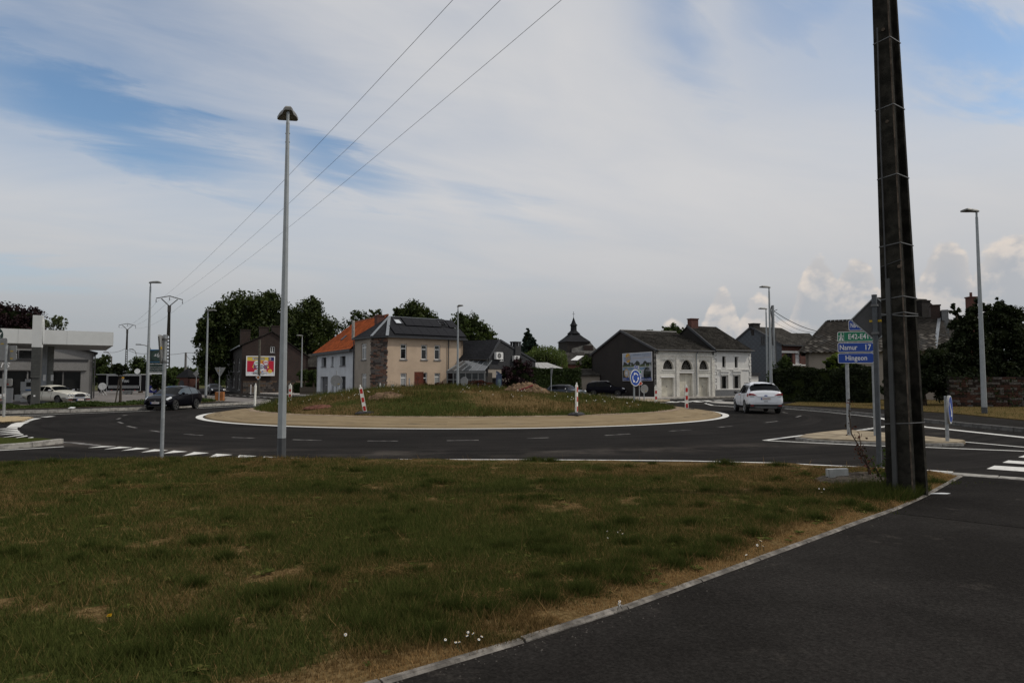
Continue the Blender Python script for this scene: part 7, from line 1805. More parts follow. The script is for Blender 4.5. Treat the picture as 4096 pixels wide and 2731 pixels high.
t = thing('folded_table', 'round white folding table tipped upright beside the food trailer', 'table', (xat(409, d), d, .1), R(-15)); b = MB(); b.disc((0, 0, zat(1545, d) - .1), (.55, -1, 0), .42, .04, 26); b.build('tabletop', tw, t); b = MB(); b.tube([(-.5, .2, 0), (.1, 0, .95)], .02, 6); b.tube([(.5, .2, 0), (-.2, 0, .9)], .02, 6); b.build('leg', tw, t)
t = thing('round_table', 'small white table standing beside the food trailer', 'table', (xat(394, d), d + .5, .1), 0); b = MB(); b.disc((0, 0, 1.0), (0, 0, 1), .42, .035, 24); b.build('tabletop', tw, t); b = MB(); b.tube([(-.35, 0, 0), (.3, 0, 1.0)], .02, 6); b.tube([(.35, 0, 0), (-.3, 0, 1.0)], .02, 6); b.build('leg', tw, t)
d = 45.2; x0, x1 = xat(119, d), xat(152, d)
t = thing('price_totem', 'tall slim sign pylon, white above and dark grey below, in front of the white saloon', 'sign', (x0, d, .1), R(26)); dkg = mat('totem_grey', (.055, .056, .052), .6, .1, 3); w = .53
b = MB(); b.box(0, w, 0, .62, zat(1394, d), zat(1266, d)); b.build('head', wp, t); b = MB(); b.prism([(w + .002, .31 + .26 * math.cos(2 * math.pi * k / 20), zat(1330, d) + .85 * math.sin(2 * math.pi * k / 20)) for k in range(20)], (.07, 0, 0)); b.build('oval_sign', wp, t)
b = MB(); b.box(0, w, .02, .60, zat(1516, d), zat(1394, d) - .006); b.build('price_board', dkg, t); b = MB(); b.box(.05, w - .02, .08, .54, 0, zat(1516, d) - .006); b.build('stem', dkg, t); b = MB(); b.box(.20, .30, .07, .078, zat(1592, d), zat(1586, d)); b.build('sticker', M['sign_white'], t)
for k in range(5): b = MB(); b.box(.02, w - .02, .012, .0185, zat(1400 + k * 22 + 18, d), zat(1400 + k * 22 + 2, d)); b.build('price_panel', mat('totem_panel', (.045, .046, .043), .5), t)
d = 54
t = thing('fuel_pump', 'white fuel dispenser with a dark screen beside the totem', 'fuel pump', (xat(81, d), d, .1), R(20)); w = .78; zt = zat(1526, d) - .1; zm = zat(1563, d) - .1
b = MB(); b.box(0, w, 0, .45, zm, zt); b.build('cabinet', M['sign_white'], t); b = MB(); b.box(.03, w - .03, .02, .43, 0, zm - .02); b.build('base', M['sign_white'], t); b = MB(); b.box(.38, .70, -.012, -.002, zt - .38, zt - .06); b.build('screen', M['glass'], t); b = MB(); b.box(.26, .58, .1, .3, zt, zt + .2); b.build('number_box', M['sign_white'], t); b = MB(); b.box(.34, .72, -.012, -.002, zm + .03, zm + .12); b.build('blue_label', PBl, t); b = MB(); b.box(.02, w, .01, .46, zm - .018, zm - .002); b.build('joint', M['dark_trim'], t)
d = 52; t = thing('service_post', 'narrow white service cabinet left of the fuel dispenser', 'cabinet', (xat(25, d), d, .1), R(20)); b = MB(); b.box(0, .36, 0, .3, 0, zat(1552, d) - .1); b.build('cabinet', M['sign_white'], t); b = MB(); b.box(.02, .34, .02, .28, zat(1552, d) - .098, zat(1549, d) - .06); b.build('cap', M['dark_trim'], t)
d = 55; t = thing('service_cabinet', 'low white cabinet standing behind the white saloon', 'cabinet', (xat(59, d), d, .1), R(20)); b = MB(); b.box(0, 1.1, 0, .5, .05, zat(1578, d) - .1); b.build('cabinet', M['sign_white'], t)

# small things round the corner house
d = 66; t = thing('rust_panel', 'tall rust-brown steel panel standing by the corner house door', 'panel', (xat(1658, d), d, 0), R(8)); w = xat(1692, d) - xat(1658, d); b = MB(); b.box(0, w, 0, .06, 0, zat(1487, d)); b.build('sheet', M['red_corten'], t); b = MB(); b.box(-.03, 0, -.01, .07, 0, zat(1487, d) + .02); b.box(w, w + .03, -.01, .07, 0, zat(1487, d) + .02); b.build('frame', M['red_corten'], t)
b = MB()
for k in range(3): b.tube([(w * .25 + k * .12, -.012, zat(1512, d) + .05 * k), (w * .35 + k * .12, -.012, zat(1508, d) - .03 * k)], .018, 5)
b.build('numerals', M['dark_trim'], t)
d = 64.5; t = thing('iron_fence', 'low wrought iron fence in front of the beige house', 'fence', (xat(1560, d), d, 0), R(14)); w = 2.6; b = MB(); b.box(0, w, -.015, .015, 1.0, 1.04); b.box(0, w, -.015, .015, .35, .39); b.build('rail', M['dark_steel'], t); pm_ = None
for k in range(15):
    x = w * k / 14; z = 1.25 + .45 * abs(math.cos(math.pi * k / 14)) ** 2
    b = MB(); b.tube([(x, 0, .1), (x, 0, z)], .014, 5); b.tube([(x, 0, z), (x, 0, z + .1)], [.03, .002], 5); b.build('bar', M['dark_steel'], t)
for k, (sx, yt) in enumerate(((1536, 1535), (1567, 1537), (1573, 1537), (1637, 1512), (1646, 1538), (1652, 1540))):
    d_ = 63.5 + .2 * k; p_ = px(sx, 1560, d_); t = thing('steel_post', f'{["leftmost", "second", "third", "tall fourth", "fifth", "sixth"][k]} of the grey steel posts along the iron fence', 'post', (p_.x, d_, 0), 0, 'grey steel posts by the fence'); b = MB(); b.tube([(0, 0, 0), (0, 0, zat(yt, d_))], .06, 8); b.build('post', M['galv'], t)
d = 66.6; p_ = px(1500, 1553, d); t = thing('letter_box', 'grey metal letter box at the stone corner', 'letter box', (p_.x, d, zat(1559, d)), R(-25)); b = MB(); b.box(-.17, .17, 0, .2, 0, .3); b.build('box', M['steel_band'], t); b = MB(); b.box(-.13, .13, -.01, -.002, .2, .23); b.build('slot', M['dark_trim'], t); b = MB(); b.box(-.03, .03, .08, .14, -1.0, -.002); b.build('stand', M['dark_trim'], t)
d = 63; x0 = xat(1984, d); w = xat(2007, d) - x0; zt, zm = zat(1483, d), zat(1500, d); t = thing('information_totem', 'dark blue curved-top tourist information totem', 'information sign', (x0, d, 0), R(-4)); tb = mat('totem_blue', (.030, .048, .095), .4, .1)
b = MB(); b.prism([(0, 0, 0), (w, 0, 0), (w, 0, zm), *[(w * (1 - k / 8), 0, zm + (zt - zm) * math.sin(math.pi / 2 * k / 8)) for k in range(1, 9)]], (0, .12, 0)); b.build('board', tb, t); text(t, 'i', (.05, -.006, zt - .36), XD, ZU, lt, h=.24, w=.05, ext=.002)
b = MB(); b.box(w * .28, w * .82, -.01, -.002, zat(1546, d), zat(1516, d)); b.build('picture', mat('totem_picture', (.13, .19, .20), .4, .4, 3), t)
b = MB(); 
for k in range(3): b.box(.08 + .05 * k, w * .75 + .03 * k, -.008, -.002, zm - .12 - k * .14, zm - .08 - k * .14)
b.build('text_lines', mat('totem_text', (.10, .13, .18), .5), t)
# orange box by the yield sign, stone wall gate, bin
d = 57; t = thing('orange_box', 'rusty orange box standing under the yield sign', 'box', (xat(860, d), d, .1), R(4)); w = xat(891, d) - xat(860, d); b = MB(); b.box(0, w, 0, .45, 0, zat(1567, d) - .1); b.build('body', mat('box_orange', (.30, .115, .035), .8, .15, 4, .2, 30), t); b = MB(); b.box(w * .47, w * .49, -.006, -.002, .02, zat(1567, d) - .12); b.build('joint', M['dark_trim'], t)
d = 92; t = thing('white_gate', 'narrow white painted gate against the brick house base', 'gate', (xat(1002, d), d, 0), R(20)); b = MB(); w = 1.0
b.box(0, .09, 0, .09, 0, zat(1538, d)); b.box(w, w + .09, 0, .09, 0, zat(1544, d)); b.build('post', M['sign_white'], t)
for k in range(6): b = MB(); b.box(.12 + k * .145, .24 + k * .145, .02, .05, .15, zat(1545, d)); b.build('board', mat('gate_board', (.16, .13, .10), .9), t)
# picket fence by the white house
def board_fence(label, sx0, sx1, d0, d1, y_top, m, n, pale_w=.9):
    A, B = (xat(sx0, d0), d0), (xat(sx1, d1), d1); pl = Plane(A, B); t = thing('board_fence', label, 'fence', (A[0], A[1], 0), pl.rz); h = zat(y_top, (d0 + d1) / 2); me = None; s = pl.L / n
    b = MB(); b.box(0, pl.L, .03, .06, .4, .48); b.box(0, pl.L, .03, .06, h - .45, h - .37); b.build('rail', m, t)
    for k in range(n):
        if me is None: bb = MB(); bb.box(0, s * pale_w, -.012, .028, .05, h); o = bb.build('board', m, t); me = o.data
        else: o = link('board', me, t)
        o.location = (k * s, random.uniform(-.006, .006), random.uniform(-.03, .02))
wd_ = mat('fence_wood', (.085, .072, .058), .95, .3, 4, .4, 20, spec=.1)
board_fence('grey wooden board fence between the clipped trees and the white house', 1199, 1266, 86, 85, 1547, wd_, 18); board_fence('grey wooden board fence right of the brick house', 1128, 1169, 92, 90, 1545, wd_, 11)
# litter, manhole of bricks
p = gp(3755, 1975, .04); b = MB(); b.prism([(-.16, 0, 0), (-.04, -.015, .004), (.1, -.03, .002), (.16, -.02, .01), (.05, .015, .012), (-.05, .02, .006)], (0, 0, .006)); o = b.build('paper_litter', M['sign_white']); o.location = p; tag(o, 'crumpled white paper litter on the footpath by the pole', 'litter')
p = gp(285, 1634, .1); b = MB(); b.prism([(-.2, 0, 0), (.15, -.05, 0), (.2, .08, .05), (-.1, .12, .06)], (0, 0, .03)); o = b.build('litter', M['sign_white']); o.location = (p.x, p.y, .11); tag(o, 'white and blue litter lying in the planting bed by the white saloon', 'litter')
pM = gp(255, 1880); t = thing('brick_patch', 'small sunken patch of red paving bricks in the left of the grass', 'brick patch', (pM.x, pM.y, .085), R(10)); bm_ = mat('patch_brick', (.14, .060, .040), .95, .3, 6, .3, 50, spec=.1); me = None
for i in range(7):
    for j in range(5):
        if me is None: bb = MB(); bb.box(-.095, .095, -.045, .045, -.03, .0); o = bb.build('brick', bm_, t); me = o.data
        else: o = link('brick', me, t)
        o.location = ((i - 3) * .2 + (.1 if j % 2 else 0), (j - 2) * .1, random.uniform(-.012, .006)); o.rotation_euler.z = random.uniform(-.05, .05)
# ================================================================ VEGETATION
LM = {'chestnut': leaf_mat('leaf_chestnut', (.050, .064, .020), (.022, .034, .011), .25), 'green': leaf_mat('leaf_green', (.060, .082, .024), (.028, .044, .014), .25), 'purple': leaf_mat('leaf_purple', (.034, .016, .019), (.014, .009, .011), .12),
      'willow': leaf_mat('leaf_willow', (.105, .135, .045), (.05, .072, .022), .3), 'conifer': leaf_mat('leaf_conifer', (.026, .042, .030), (.014, .025, .018), .08), 'hedge': leaf_mat('leaf_hedge', (.030, .046, .012), (.012, .021, .006), .15, 1.6),
      'dark': leaf_mat('leaf_dark', (.026, .034, .014), (.011, .016, .007), .15), 'lime': leaf_mat('leaf_lime', (.13, .17, .03), (.06, .09, .018), .3), 'redbush': leaf_mat('leaf_red', (.085, .020, .016), (.03, .022, .012), .15, 3), 'birch': leaf_mat('leaf_birch', (.10, .115, .06), (.055, .07, .035), .3)}
M['bark'] = mat('bark', (.055, .043, .033), .95, .3, 6, .6, 20, spec=.05)
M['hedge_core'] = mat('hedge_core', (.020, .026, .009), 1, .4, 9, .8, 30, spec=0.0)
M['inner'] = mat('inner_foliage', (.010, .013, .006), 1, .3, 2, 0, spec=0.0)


def leaf_quads(P, size, rg, flat=.3, up=None):
    """randomly turned leaf-shaped faces at the points P"""
    n = len(P); nn = rg.normal(0, 1, (n, 3)); nn[:, 2] += flat * 2
    if up is not None: nn += up * 1.1
    nn /= np.linalg.norm(nn, axis=1, keepdims=True) + 1e-9; a = np.cross(nn, rg.normal(0, 1, (n, 3))); a /= np.linalg.norm(a, axis=1, keepdims=True) + 1e-9; b = np.cross(nn, a)
    s = (size * rg.uniform(.55, 1.35, n))[:, None]
    V = np.stack([P - a * s * .5, P + b * s * .32 + a * s * .05, P + a * s * .5 - nn * s * .15, P - b * s * .32 + a * s * .05], 1).reshape(-1, 3)
    return V, np.arange(4 * n).reshape(n, 4)


def clumps(blobs, n, rg, spread=.33, k=34, shell=.6):
    tot = sum(b[3] ** 2 for b in blobs); out = []; ups = []
    for (x, y, z, r, *q) in blobs:
        rz = q[0] if q else r; m = max(40, int(n * r * r / tot)); kk = max(8, int(k * min(1.6, r / 2)))
        d = rg.normal(0, 1, (kk, 3)); d /= np.linalg.norm(d, axis=1, keepdims=True); c = d * rg.uniform(shell, .95, (kk, 1)); i = rg.integers(0, kk, m); cr = rg.uniform(.6, 1.35, kk) * spread
        e = rg.normal(0, 1, (m, 3)); e /= np.linalg.norm(e, axis=1, keepdims=True); p = c[i] + e * (rg.uniform(0, 1, (m, 1)) ** .45) * cr[i][:, None]
        out.append(np.stack([x + p[:, 0] * r, y + p[:, 1] * r, z + p[:, 2] * rz], -1)); ups.append(e)
    return np.concatenate(out), np.concatenate(ups)


def ellipsoid(b, x, y, z, r, rz, n=10):
    loft(b, [[(x + r * math.sin(math.pi * (i + .001) / n) * math.cos(2 * math.pi * k / 12), y + r * math.sin(math.pi * (i + .001) / n) * math.sin(2 * math.pi * k / 12), z - rz * math.cos(math.pi * i / n)) for k in range(12)] for i in range(n + 1)])


def tree(name, label, x, y, blobs, n, leaf, m, trunk=(.3, 3.0), cat='tree', group=None, inner=.55, seed=1, z0=0.0, limbs=True, flat=.3):
    """blobs in metres from the foot of the tree: (dx, dy, z, r[, rz])"""
    rg = np.random.default_rng(seed); t = thing(name, label, cat, (x, y, z0), 0, group); P, U = clumps(blobs, n, rg); P[:, 2] = np.maximum(P[:, 2], .05)
    V, Fq = leaf_quads(P, leaf, rg, flat, U); arrays('crown', V, Fq, m, t, np.clip(rg.normal(.5, .22, len(Fq)), 0, 1))
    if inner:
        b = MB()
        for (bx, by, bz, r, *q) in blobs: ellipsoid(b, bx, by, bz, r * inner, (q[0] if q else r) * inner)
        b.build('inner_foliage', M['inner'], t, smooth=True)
    if trunk:
        b = MB(); r0, h = trunk; b.tube([(0, 0, -.1), (r0 * .2, 0, h * .5), (0, r0 * .2, h)], [r0 * 1.25, r0, r0 * .8], 9)
        if limbs:
            for (bx, by, bz, r, *q) in blobs[:6]: b.tube([(0, 0, h * .85), (bx * .45, by * .45, h + (bz - h) * .5), (bx, by, bz)], [r0 * .6, r0 * .4, r0 * .1], 6)
        b.build('trunk', M['bark'], t)
    return t


def T_at(sx, d): return xat(sx, d), d


def ptree(name, label, d, spec, n, leaf, m, trunk, seed, **k):
    """crown blobs given as (px, py, r_px) seen at distance d"""
    cx = sum(s[0] for s in spec) / len(spec); x = xat(cx, d); bl = []; rr = random.Random(seed)
    for s in spec:
        p = px(s[0], s[1], d); r = s[2] * d / F; bl.append((p.x - x, rr.uniform(-.3, .3) * r, p.z, r, (s[3] * d / F if len(s) > 3 else r * .95)))
    return tree(name, label, x, d, bl, n, leaf, m, trunk, seed=seed, **k)


g = 'old broadleaf trees behind the brick house'
ptree('chestnut_tree', 'biggest dark chestnut tree, its crown behind the tall lamp post and brick house', 116, [(1000, 1290, 120), (1060, 1240, 85), (950, 1230, 70), (1110, 1300, 95), (900, 1360, 95), (1000, 1400, 130), (1130, 1400, 90), (1080, 1205, 45), (870, 1265, 45)], 23000, .46, LM['chestnut'], (.5, 5), 3, group=g)
ptree('chestnut_tree', 'spreading chestnut tree whose drooping branches reach farthest left over the road', 112, [(845, 1310, 62), (815, 1345, 50), (870, 1250, 45), (860, 1400, 65), (830, 1430, 50), (850, 1480, 50)], 9000, .45, LM['chestnut'], (.4, 4), 5, group=g)
ptree('chestnut_tree', 'rounded chestnut tree between the brick house and the orange roof', 120, [(1250, 1265, 75), (1225, 1320, 85), (1300, 1330, 70), (1260, 1390, 100), (1330, 1390, 50), (1190, 1390, 70), (1255, 1225, 42)], 13000, .46, LM['chestnut'], (.45, 5), 7, group=g)
ptree('walnut_tree', 'loose thin-crowned tree rising over the orange roof', 122, [(1440, 1290, 48), (1480, 1262, 30), (1400, 1310, 40), (1505, 1255, 22), (1425, 1268, 26), (1440, 1350, 60)], 2600, .44, LM['chestnut'], (.3, 6), 9, group=g, inner=0)
ptree('ash_tree', 'broad tree showing above the solar panels', 112, [(1650, 1255, 58), (1690, 1268, 50), (1610, 1265, 42), (1735, 1280, 32), (1590, 1248, 24), (1650, 1225, 30), (1670, 1310, 70)], 4600, .42, LM['chestnut'], (.4, 6), 11, group=g)
ptree('oak_tree', 'tree behind the lamp post, right of the solar roof', 108, [(1850, 1300, 52), (1890, 1300, 50), (1930, 1330, 48), (1860, 1340, 60), (1955, 1350, 34), (1845, 1270, 26), (1900, 1370, 60)], 4600, .42, LM['green'], (.4, 5), 13, group=g)
ptree('fir_tree', 'dark pointed conifer beside the willow', 98, [(2113, 1400, 38), (2113, 1375, 31), (2112, 1350, 24), (2111, 1332, 14), (2110, 1318, 6), (2095, 1410, 24), (2132, 1405, 24)], 3800, .36, LM['conifer'], (.3, 5), 15, flat=-.2, inner=.6)
ptree('young_tree', 'leafy tree against the left end of the dark barn gable', 86, [(2352, 1450, 32), (2385, 1440, 30), (2335, 1475, 36), (2385, 1470, 36), (2404, 1402, 12), (2355, 1510, 46)], 4200, .30, LM['green'], (.25, 3), 17)
g2_ = 'tree crowns showing above the barn roof'
ptree('roof_top_tree', 'larger tree crown above the barn roof by the red chimney', 112, [(2690, 1322, 28), (2665, 1325, 24), (2715, 1325, 24), (2690, 1360, 40)], 1900, .36, LM['green'], (.3, 6), 19, group=g2_)
ptree('roof_top_tree', 'smaller tree crown above the middle of the barn roof', 112, [(2600, 1328, 15), (2585, 1332, 12), (2615, 1330, 10), (2600, 1350, 20)], 600, .34, LM['green'], (.2, 7), 21, group=g2_)
ptree('copper_beech', 'dark purple beech tree behind the station canopy', 88, [(60, 1270, 60), (110, 1280, 55), (10, 1260, 55), (150, 1300, 40), (80, 1330, 80), (-40, 1270, 60)], 6500, .36, LM['purple'], (.4, 4), 23)
ptree('birch_tree', 'light feathery birch rising behind the canopy right of the totem', 80, [(215, 1300, 36), (190, 1290, 22), (245, 1290, 22), (230, 1275, 16), (205, 1330, 42)], 1500, .24, LM['birch'], (.15, 5), 25, inner=0)
ptree('garden_tree', 'bushy tree at the right end of the showroom', 96, [(405, 1445, 32), (395, 1470, 34), (420, 1480, 30), (400, 1510, 36)], 3000, .30, LM['green'], (.25, 3), 27)
ptree('garden_tree', 'tree behind the food trailer, left of the workshop sign', 96, [(550, 1450, 30), (575, 1470, 36), (540, 1490, 34), (585, 1500, 36), (560, 1520, 36)], 3400, .30, LM['green'], (.25, 3), 29)
ptree('garden_tree', 'small leafy tree between the workshop sign and the chapel', 84, [(670, 1510, 30), (690, 1525, 26), (650, 1520, 26), (665, 1485, 22), (672, 1545, 28)], 2600, .26, LM['green'], (.18, 2), 31)
ptree('garden_tree', 'leafy shrub tree behind the black hatchback', 70, [(630, 1520, 24), (645, 1535, 22), (615, 1540, 20)], 1500, .22, LM['dark'], (.12, 1.5), 33)
for sx, lab, sd in ((1213, 'left one of the two ball-clipped trees by the board fence', 35), (1249, 'right one of the two ball-clipped trees by the board fence', 37)):
    ptree('clipped_tree', lab, 92, [(sx, 1505, 27, 25), (sx + 8, 1490, 16, 14)], 1500, .24, LM['green'], (.13, 1.6), sd, group='ball-clipped trees', inner=.7)
ptree('smoke_bush', 'dark purple-red bush in front of the slate annexe', 66, [(2055, 1500, 46), (2085, 1470, 38), (2025, 1495, 30), (2095, 1510, 46), (2060, 1540, 60, 40), (2105, 1545, 46, 36), (2075, 1450, 20)], 5600, .24, LM['purple'], (.12, 1), 39, cat='bush')
rgp = np.random.default_rng(44)
# willow: hanging strands
d = 92; t = thing('willow_tree', 'pale green weeping willow behind the pavilion roof', 'tree', (xat(2180, d), d, 0)); P = []
for k in range(520):
    sx = rgp.uniform(2100, 2262); top = 1392 + 26 * abs((sx - 2180) / 80) ** 2.2 + rgp.uniform(-12, 26) + (8 if 2110 < sx < 2130 else 0); L = rgp.uniform(1.0, 3.4); p = px(sx, top, d + rgp.uniform(-2.4, 2.4)); m_ = int(L / .16); s = np.arange(m_) * .16
    P.append(np.stack([p.x - t.location.x + .22 * (sx - 2180) / 80 * s ** .7 + rgp.normal(0, .05, m_), np.full(m_, p.y - d) + rgp.normal(0, .06, m_), p.z - s + .12 * np.sin(s * 2)], -1))
P = np.concatenate(P); V, Fq = leaf_quads(P, .24, rgp, -.15); arrays('crown', V, Fq, LM['willow'], t, np.clip(rgp.normal(.5, .25, len(Fq)), 0, 1))
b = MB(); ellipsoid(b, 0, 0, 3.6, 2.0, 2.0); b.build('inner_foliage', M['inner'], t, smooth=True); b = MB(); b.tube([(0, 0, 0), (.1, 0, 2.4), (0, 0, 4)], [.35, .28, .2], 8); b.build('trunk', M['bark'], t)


def hedge(name, label, a, b_, h, depth, n, leaf, m, seed, cat='hedge', rough=.12, inner=True):
    """a clipped hedge from ground point a to b_"""
    rg = np.random.default_rng(seed); pl = Plane(a, b_); t = thing(name, label, cat, (a[0], a[1], 0), pl.rz); L = pl.L
    f = rg.uniform(0, 1, n); u = rg.uniform(0, L, n); hz = h * (1 + rough * .5 * (fbm(u, u * 0, 1.2, seed) - .5)); side = f < .6
    y = np.where(side, rg.normal(0, .05, n), rg.uniform(0, depth, n)); z = np.where(side, rg.uniform(0, 1, n) * hz, hz + rg.normal(0, .06, n)); bump = (fbm(u, z * 1.3 + 9, .7, seed + 1, 3) - .5) * rough * 3
    y = np.where(side, y - bump, y); z = np.where(side, z, z + bump * .6); e = f > .92; u = np.where(e, np.where(rg.uniform(0, 1, n) < .5, 0, L) + rg.normal(0, .06, n), u); z = np.where(e, rg.uniform(0, 1, n) * h, z)
    V, Fq = leaf_quads(np.stack([u, y, np.maximum(z, .03)], -1), leaf, rg, .1, np.where(side[:, None], np.array([[0, -1.0, .2]]), np.array([[0, 0, 1.0]]))); arrays('foliage', V, Fq, m, t, np.clip(rg.normal(.5, .22, n), 0, 1))
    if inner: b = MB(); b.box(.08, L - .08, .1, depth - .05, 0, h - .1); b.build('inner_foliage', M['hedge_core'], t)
    return t


hedge('conifer_hedge', 'clipped dark green conifer hedge between the purple bush and the barn', T_at(2108, 71), T_at(2325, 76), zat(1476, 72), 1.2, 20000, .12, LM['hedge'], 51)
hedge('red_hedge', 'low rust-red shrubbery in front of the veranda', T_at(1692, 66), T_at(1995, 66.5), zat(1536, 66), .8, 3600, .17, LM['redbush'], 53, rough=.5)
hedge('low_hedge', 'low clipped hedge behind the board fence', T_at(1172, 95), T_at(1268, 93), zat(1533, 94), .8, 1800, .18, LM['hedge'], 55)
hedge('tall_hedge', 'long dark hedge behind the direction sign on the right verge', T_at(3085, 55), T_at(3480, 50), zat(1473, 52), 1.6, 22000, .13, LM['dark'], 57, rough=.35)
ptree('verge_bush', 'green bush with lighter top above the white car', 57, [(3140, 1465, 40), (3120, 1500, 46), (3165, 1500, 44), (3110, 1550, 50), (3160, 1555, 50), (3145, 1440, 22)], 4800, .17, LM['green'], (.1, .8), 59, cat='bush', inner=.7)
ptree('yellow_bush', 'yellow-green leafy bush above the dark hedge by the sign posts', 53, [(3345, 1435, 26), (3375, 1440, 26), (3320, 1455, 26), (3400, 1450, 30), (3360, 1470, 34)], 2600, .19, LM['lime'], (.1, 2), 61, cat='bush', inner=.6)
g3 = 'dark overgrown trees behind the old brick wall'
ptree('overgrown_tree', 'big dark tree right of the verge lamp', 47, [(3990, 1260, 55), (4040, 1290, 60), (3950, 1290, 50), (4000, 1350, 90), (4080, 1380, 90), (3950, 1420, 80), (4060, 1470, 90), (3990, 1215, 24), (4075, 1265, 34)], 19000, .19, LM['dark'], (.3, 2), 63, group=g3, inner=.5)
ptree('overgrown_tree', 'ivy-clad pointed tree left of the verge lamp', 46, [(3815, 1225, 12), (3820, 1250, 20), (3830, 1290, 36), (3840, 1340, 46), (3870, 1300, 40), (3850, 1400, 62), (3900, 1370, 60), (3800, 1390, 46), (3912, 1200, 14), (3875, 1262, 34), (3888, 1235, 22), (3935, 1235, 26), (3960, 1480, 60), (4050, 1500, 60), (3905, 1240, 26), (3895, 1290, 40), (3840, 1470, 70), (3920, 1470, 70)], 19000, .17, LM['dark'], (.3, 2), 65, group=g3, inner=.5)
ptree('overgrown_bush', 'dark tangled bush directly right of the concrete pole', 45, [(3740, 1420, 50), (3700, 1450, 46), (3780, 1470, 56), (3720, 1510, 56), (3660, 1480, 50), (3770, 1540, 60), (3680, 1550, 56), (3600, 1500, 50), (3560, 1545, 50)], 17000, .17, LM['dark'], (.2, 1), 67, cat='bush', group=g3, inner=.5)
hedge('distant_wood', 'far tree line along the left horizon', (-900, 900), (-40, 1050), 13, 60, 9000, 6.5, leaf_mat('leaf_far', (.050, .066, .058), (.034, .046, .044), .1, .02), 69, cat='tree line', rough=.9)['kind'] = 'stuff'  # bluish far leaves: distance haze is put into the colour
hedge('distant_wood', 'nearer dark tree row on the left horizon by the chapel', (-150, 300), (-80, 330), 7.5, 10, 2600, 1.6, LM['green'], 71, cat='tree line', rough=.8)['kind'] = 'stuff'
# planted tree with stakes on the station strip
hedge('ivy', 'dark ivy spilling over the top of the old brick wall', (27.3, 42.7), (40, 41.25), 2.35, .5, 2600, .14, LM['dark'], 77, cat='ivy', rough=1.2, inner=False)
d = 47; t = ptree('planted_tree', 'young planted tree with wooden stakes in front of the food trailer', d, [(478, 1470, 30, 20), (455, 1478, 20, 16), (505, 1478, 22, 16), (480, 1490, 30, 14)], 1900, .13, LM['dark'], (.045, 1.9), 73, z0=.1, inner=.4)
for k, sx in enumerate((-.22, .0, .2)): b = MB(); b.tube([(sx, -.15 + .2 * (k == 1), 0), (sx * .35, 0, 1.75)], .04, 6); b.build('stake', M['pole_brown'], t)
# planting strip along the kerb: ground-cover shrubs
P, U = [], []
a_, b_ = offset_strip(Cp, 4.7, 7.1); nb = 22000; i = rgp.integers(1, len(a_) - 1, nb); f = rgp.uniform(0, 1, nb); q = rgp.uniform(0, 1, nb)
A_ = np.array([tuple(p) for p in a_]); B_ = np.array([tuple(p) for p in b_]); pa = A_[i] + (A_[np.minimum(i + 1, len(A_) - 1)] - A_[i]) * f[:, None]; pb_ = B_[i] + (B_[np.minimum(i + 1, len(B_) - 1)] - B_[i]) * f[:, None]; p = pa + (pb_ - pa) * q[:, None]
hh = .55 * np.clip(fbm(p[:, 0] + 80, p[:, 1] + 80, 1.6, 81, 3) - .25, 0, 1) * (1 - (2 * q - 1) ** 2 * .6) * 1.3
V, Fq = leaf_quads(np.stack([p[:, 0], p[:, 1], .11 + rgp.uniform(0, 1, nb) * hh], -1), .13, rgp, .2); tag(arrays('planting', V, Fq, LM['green'], None, np.clip(rgp.normal(.6, .25, nb), 0, 1)), kind='stuff')
n = 9000; x = rgp.uniform(-40, -14, n); y = rgp.uniform(28, 76, n); ins = [inside((x[k], y[k]), [g2(*q_) for q_ in [(800, 1590), (905, 1596), (900, 1612), (760, 1622), (640, 1630)]]) for k in range(n)]; x, y = x[ins], y[ins]
blades('station_grass', x, y, np.full(len(x), .1), rgp.uniform(.06, .18, len(x)), np.full(len(x), .02), rgp.uniform(.1, .7, len(x)), rgp.uniform(.2, .8, len(x)), .6, 3)


def flowers(name, label, pts, hgt, seed, r=.016, cat='flowers', grp=None, centre=True):
    """a clump of daisies: stalks, heads with petals and a yellow centre"""
    rg = random.Random(seed); c = sum((Vector(p) for p in pts), Vector()) / len(pts); t = thing(name, label, cat, tuple(c), 0, grp); s = MB(); w = MB(); ye = MB()
    for p in pts:
        p = Vector(p) - c; h = hgt * rg.uniform(.6, 1.2); q = p + Vector((rg.uniform(-.03, .03), rg.uniform(-.03, .03), h)); s.tube([p, q], .0022, 3, cap=False); n = Vector((rg.uniform(-.5, .5), rg.uniform(-1, .1), rg.uniform(.4, 1))).normalized(); a = n.cross(Vector((1, 0, .3))).normalized(); b = n.cross(a)
        for k in range(9): t0 = 2 * math.pi * k / 9; e = (a * math.cos(t0) + b * math.sin(t0)); f = (b * math.cos(t0) - a * math.sin(t0)) * r * .3; w.poly([q + e * r * .3 - f * .5, q + e * r * .3 + f * .5, q + e * r + f, q + e * r * 1.15, q + e * r - f])
        ye.disc(q - n * .001, n, r * .38, .006, 8)
    tag(s.build('stalk', LM['green'], t), kind='stuff'); tag(w.build('petals', M['sign_white'], t), kind='stuff')
    if centre: tag(ye.build('flower_centre', mat('flower_yellow', (.5, .30, .02), .7), t), kind='stuff')


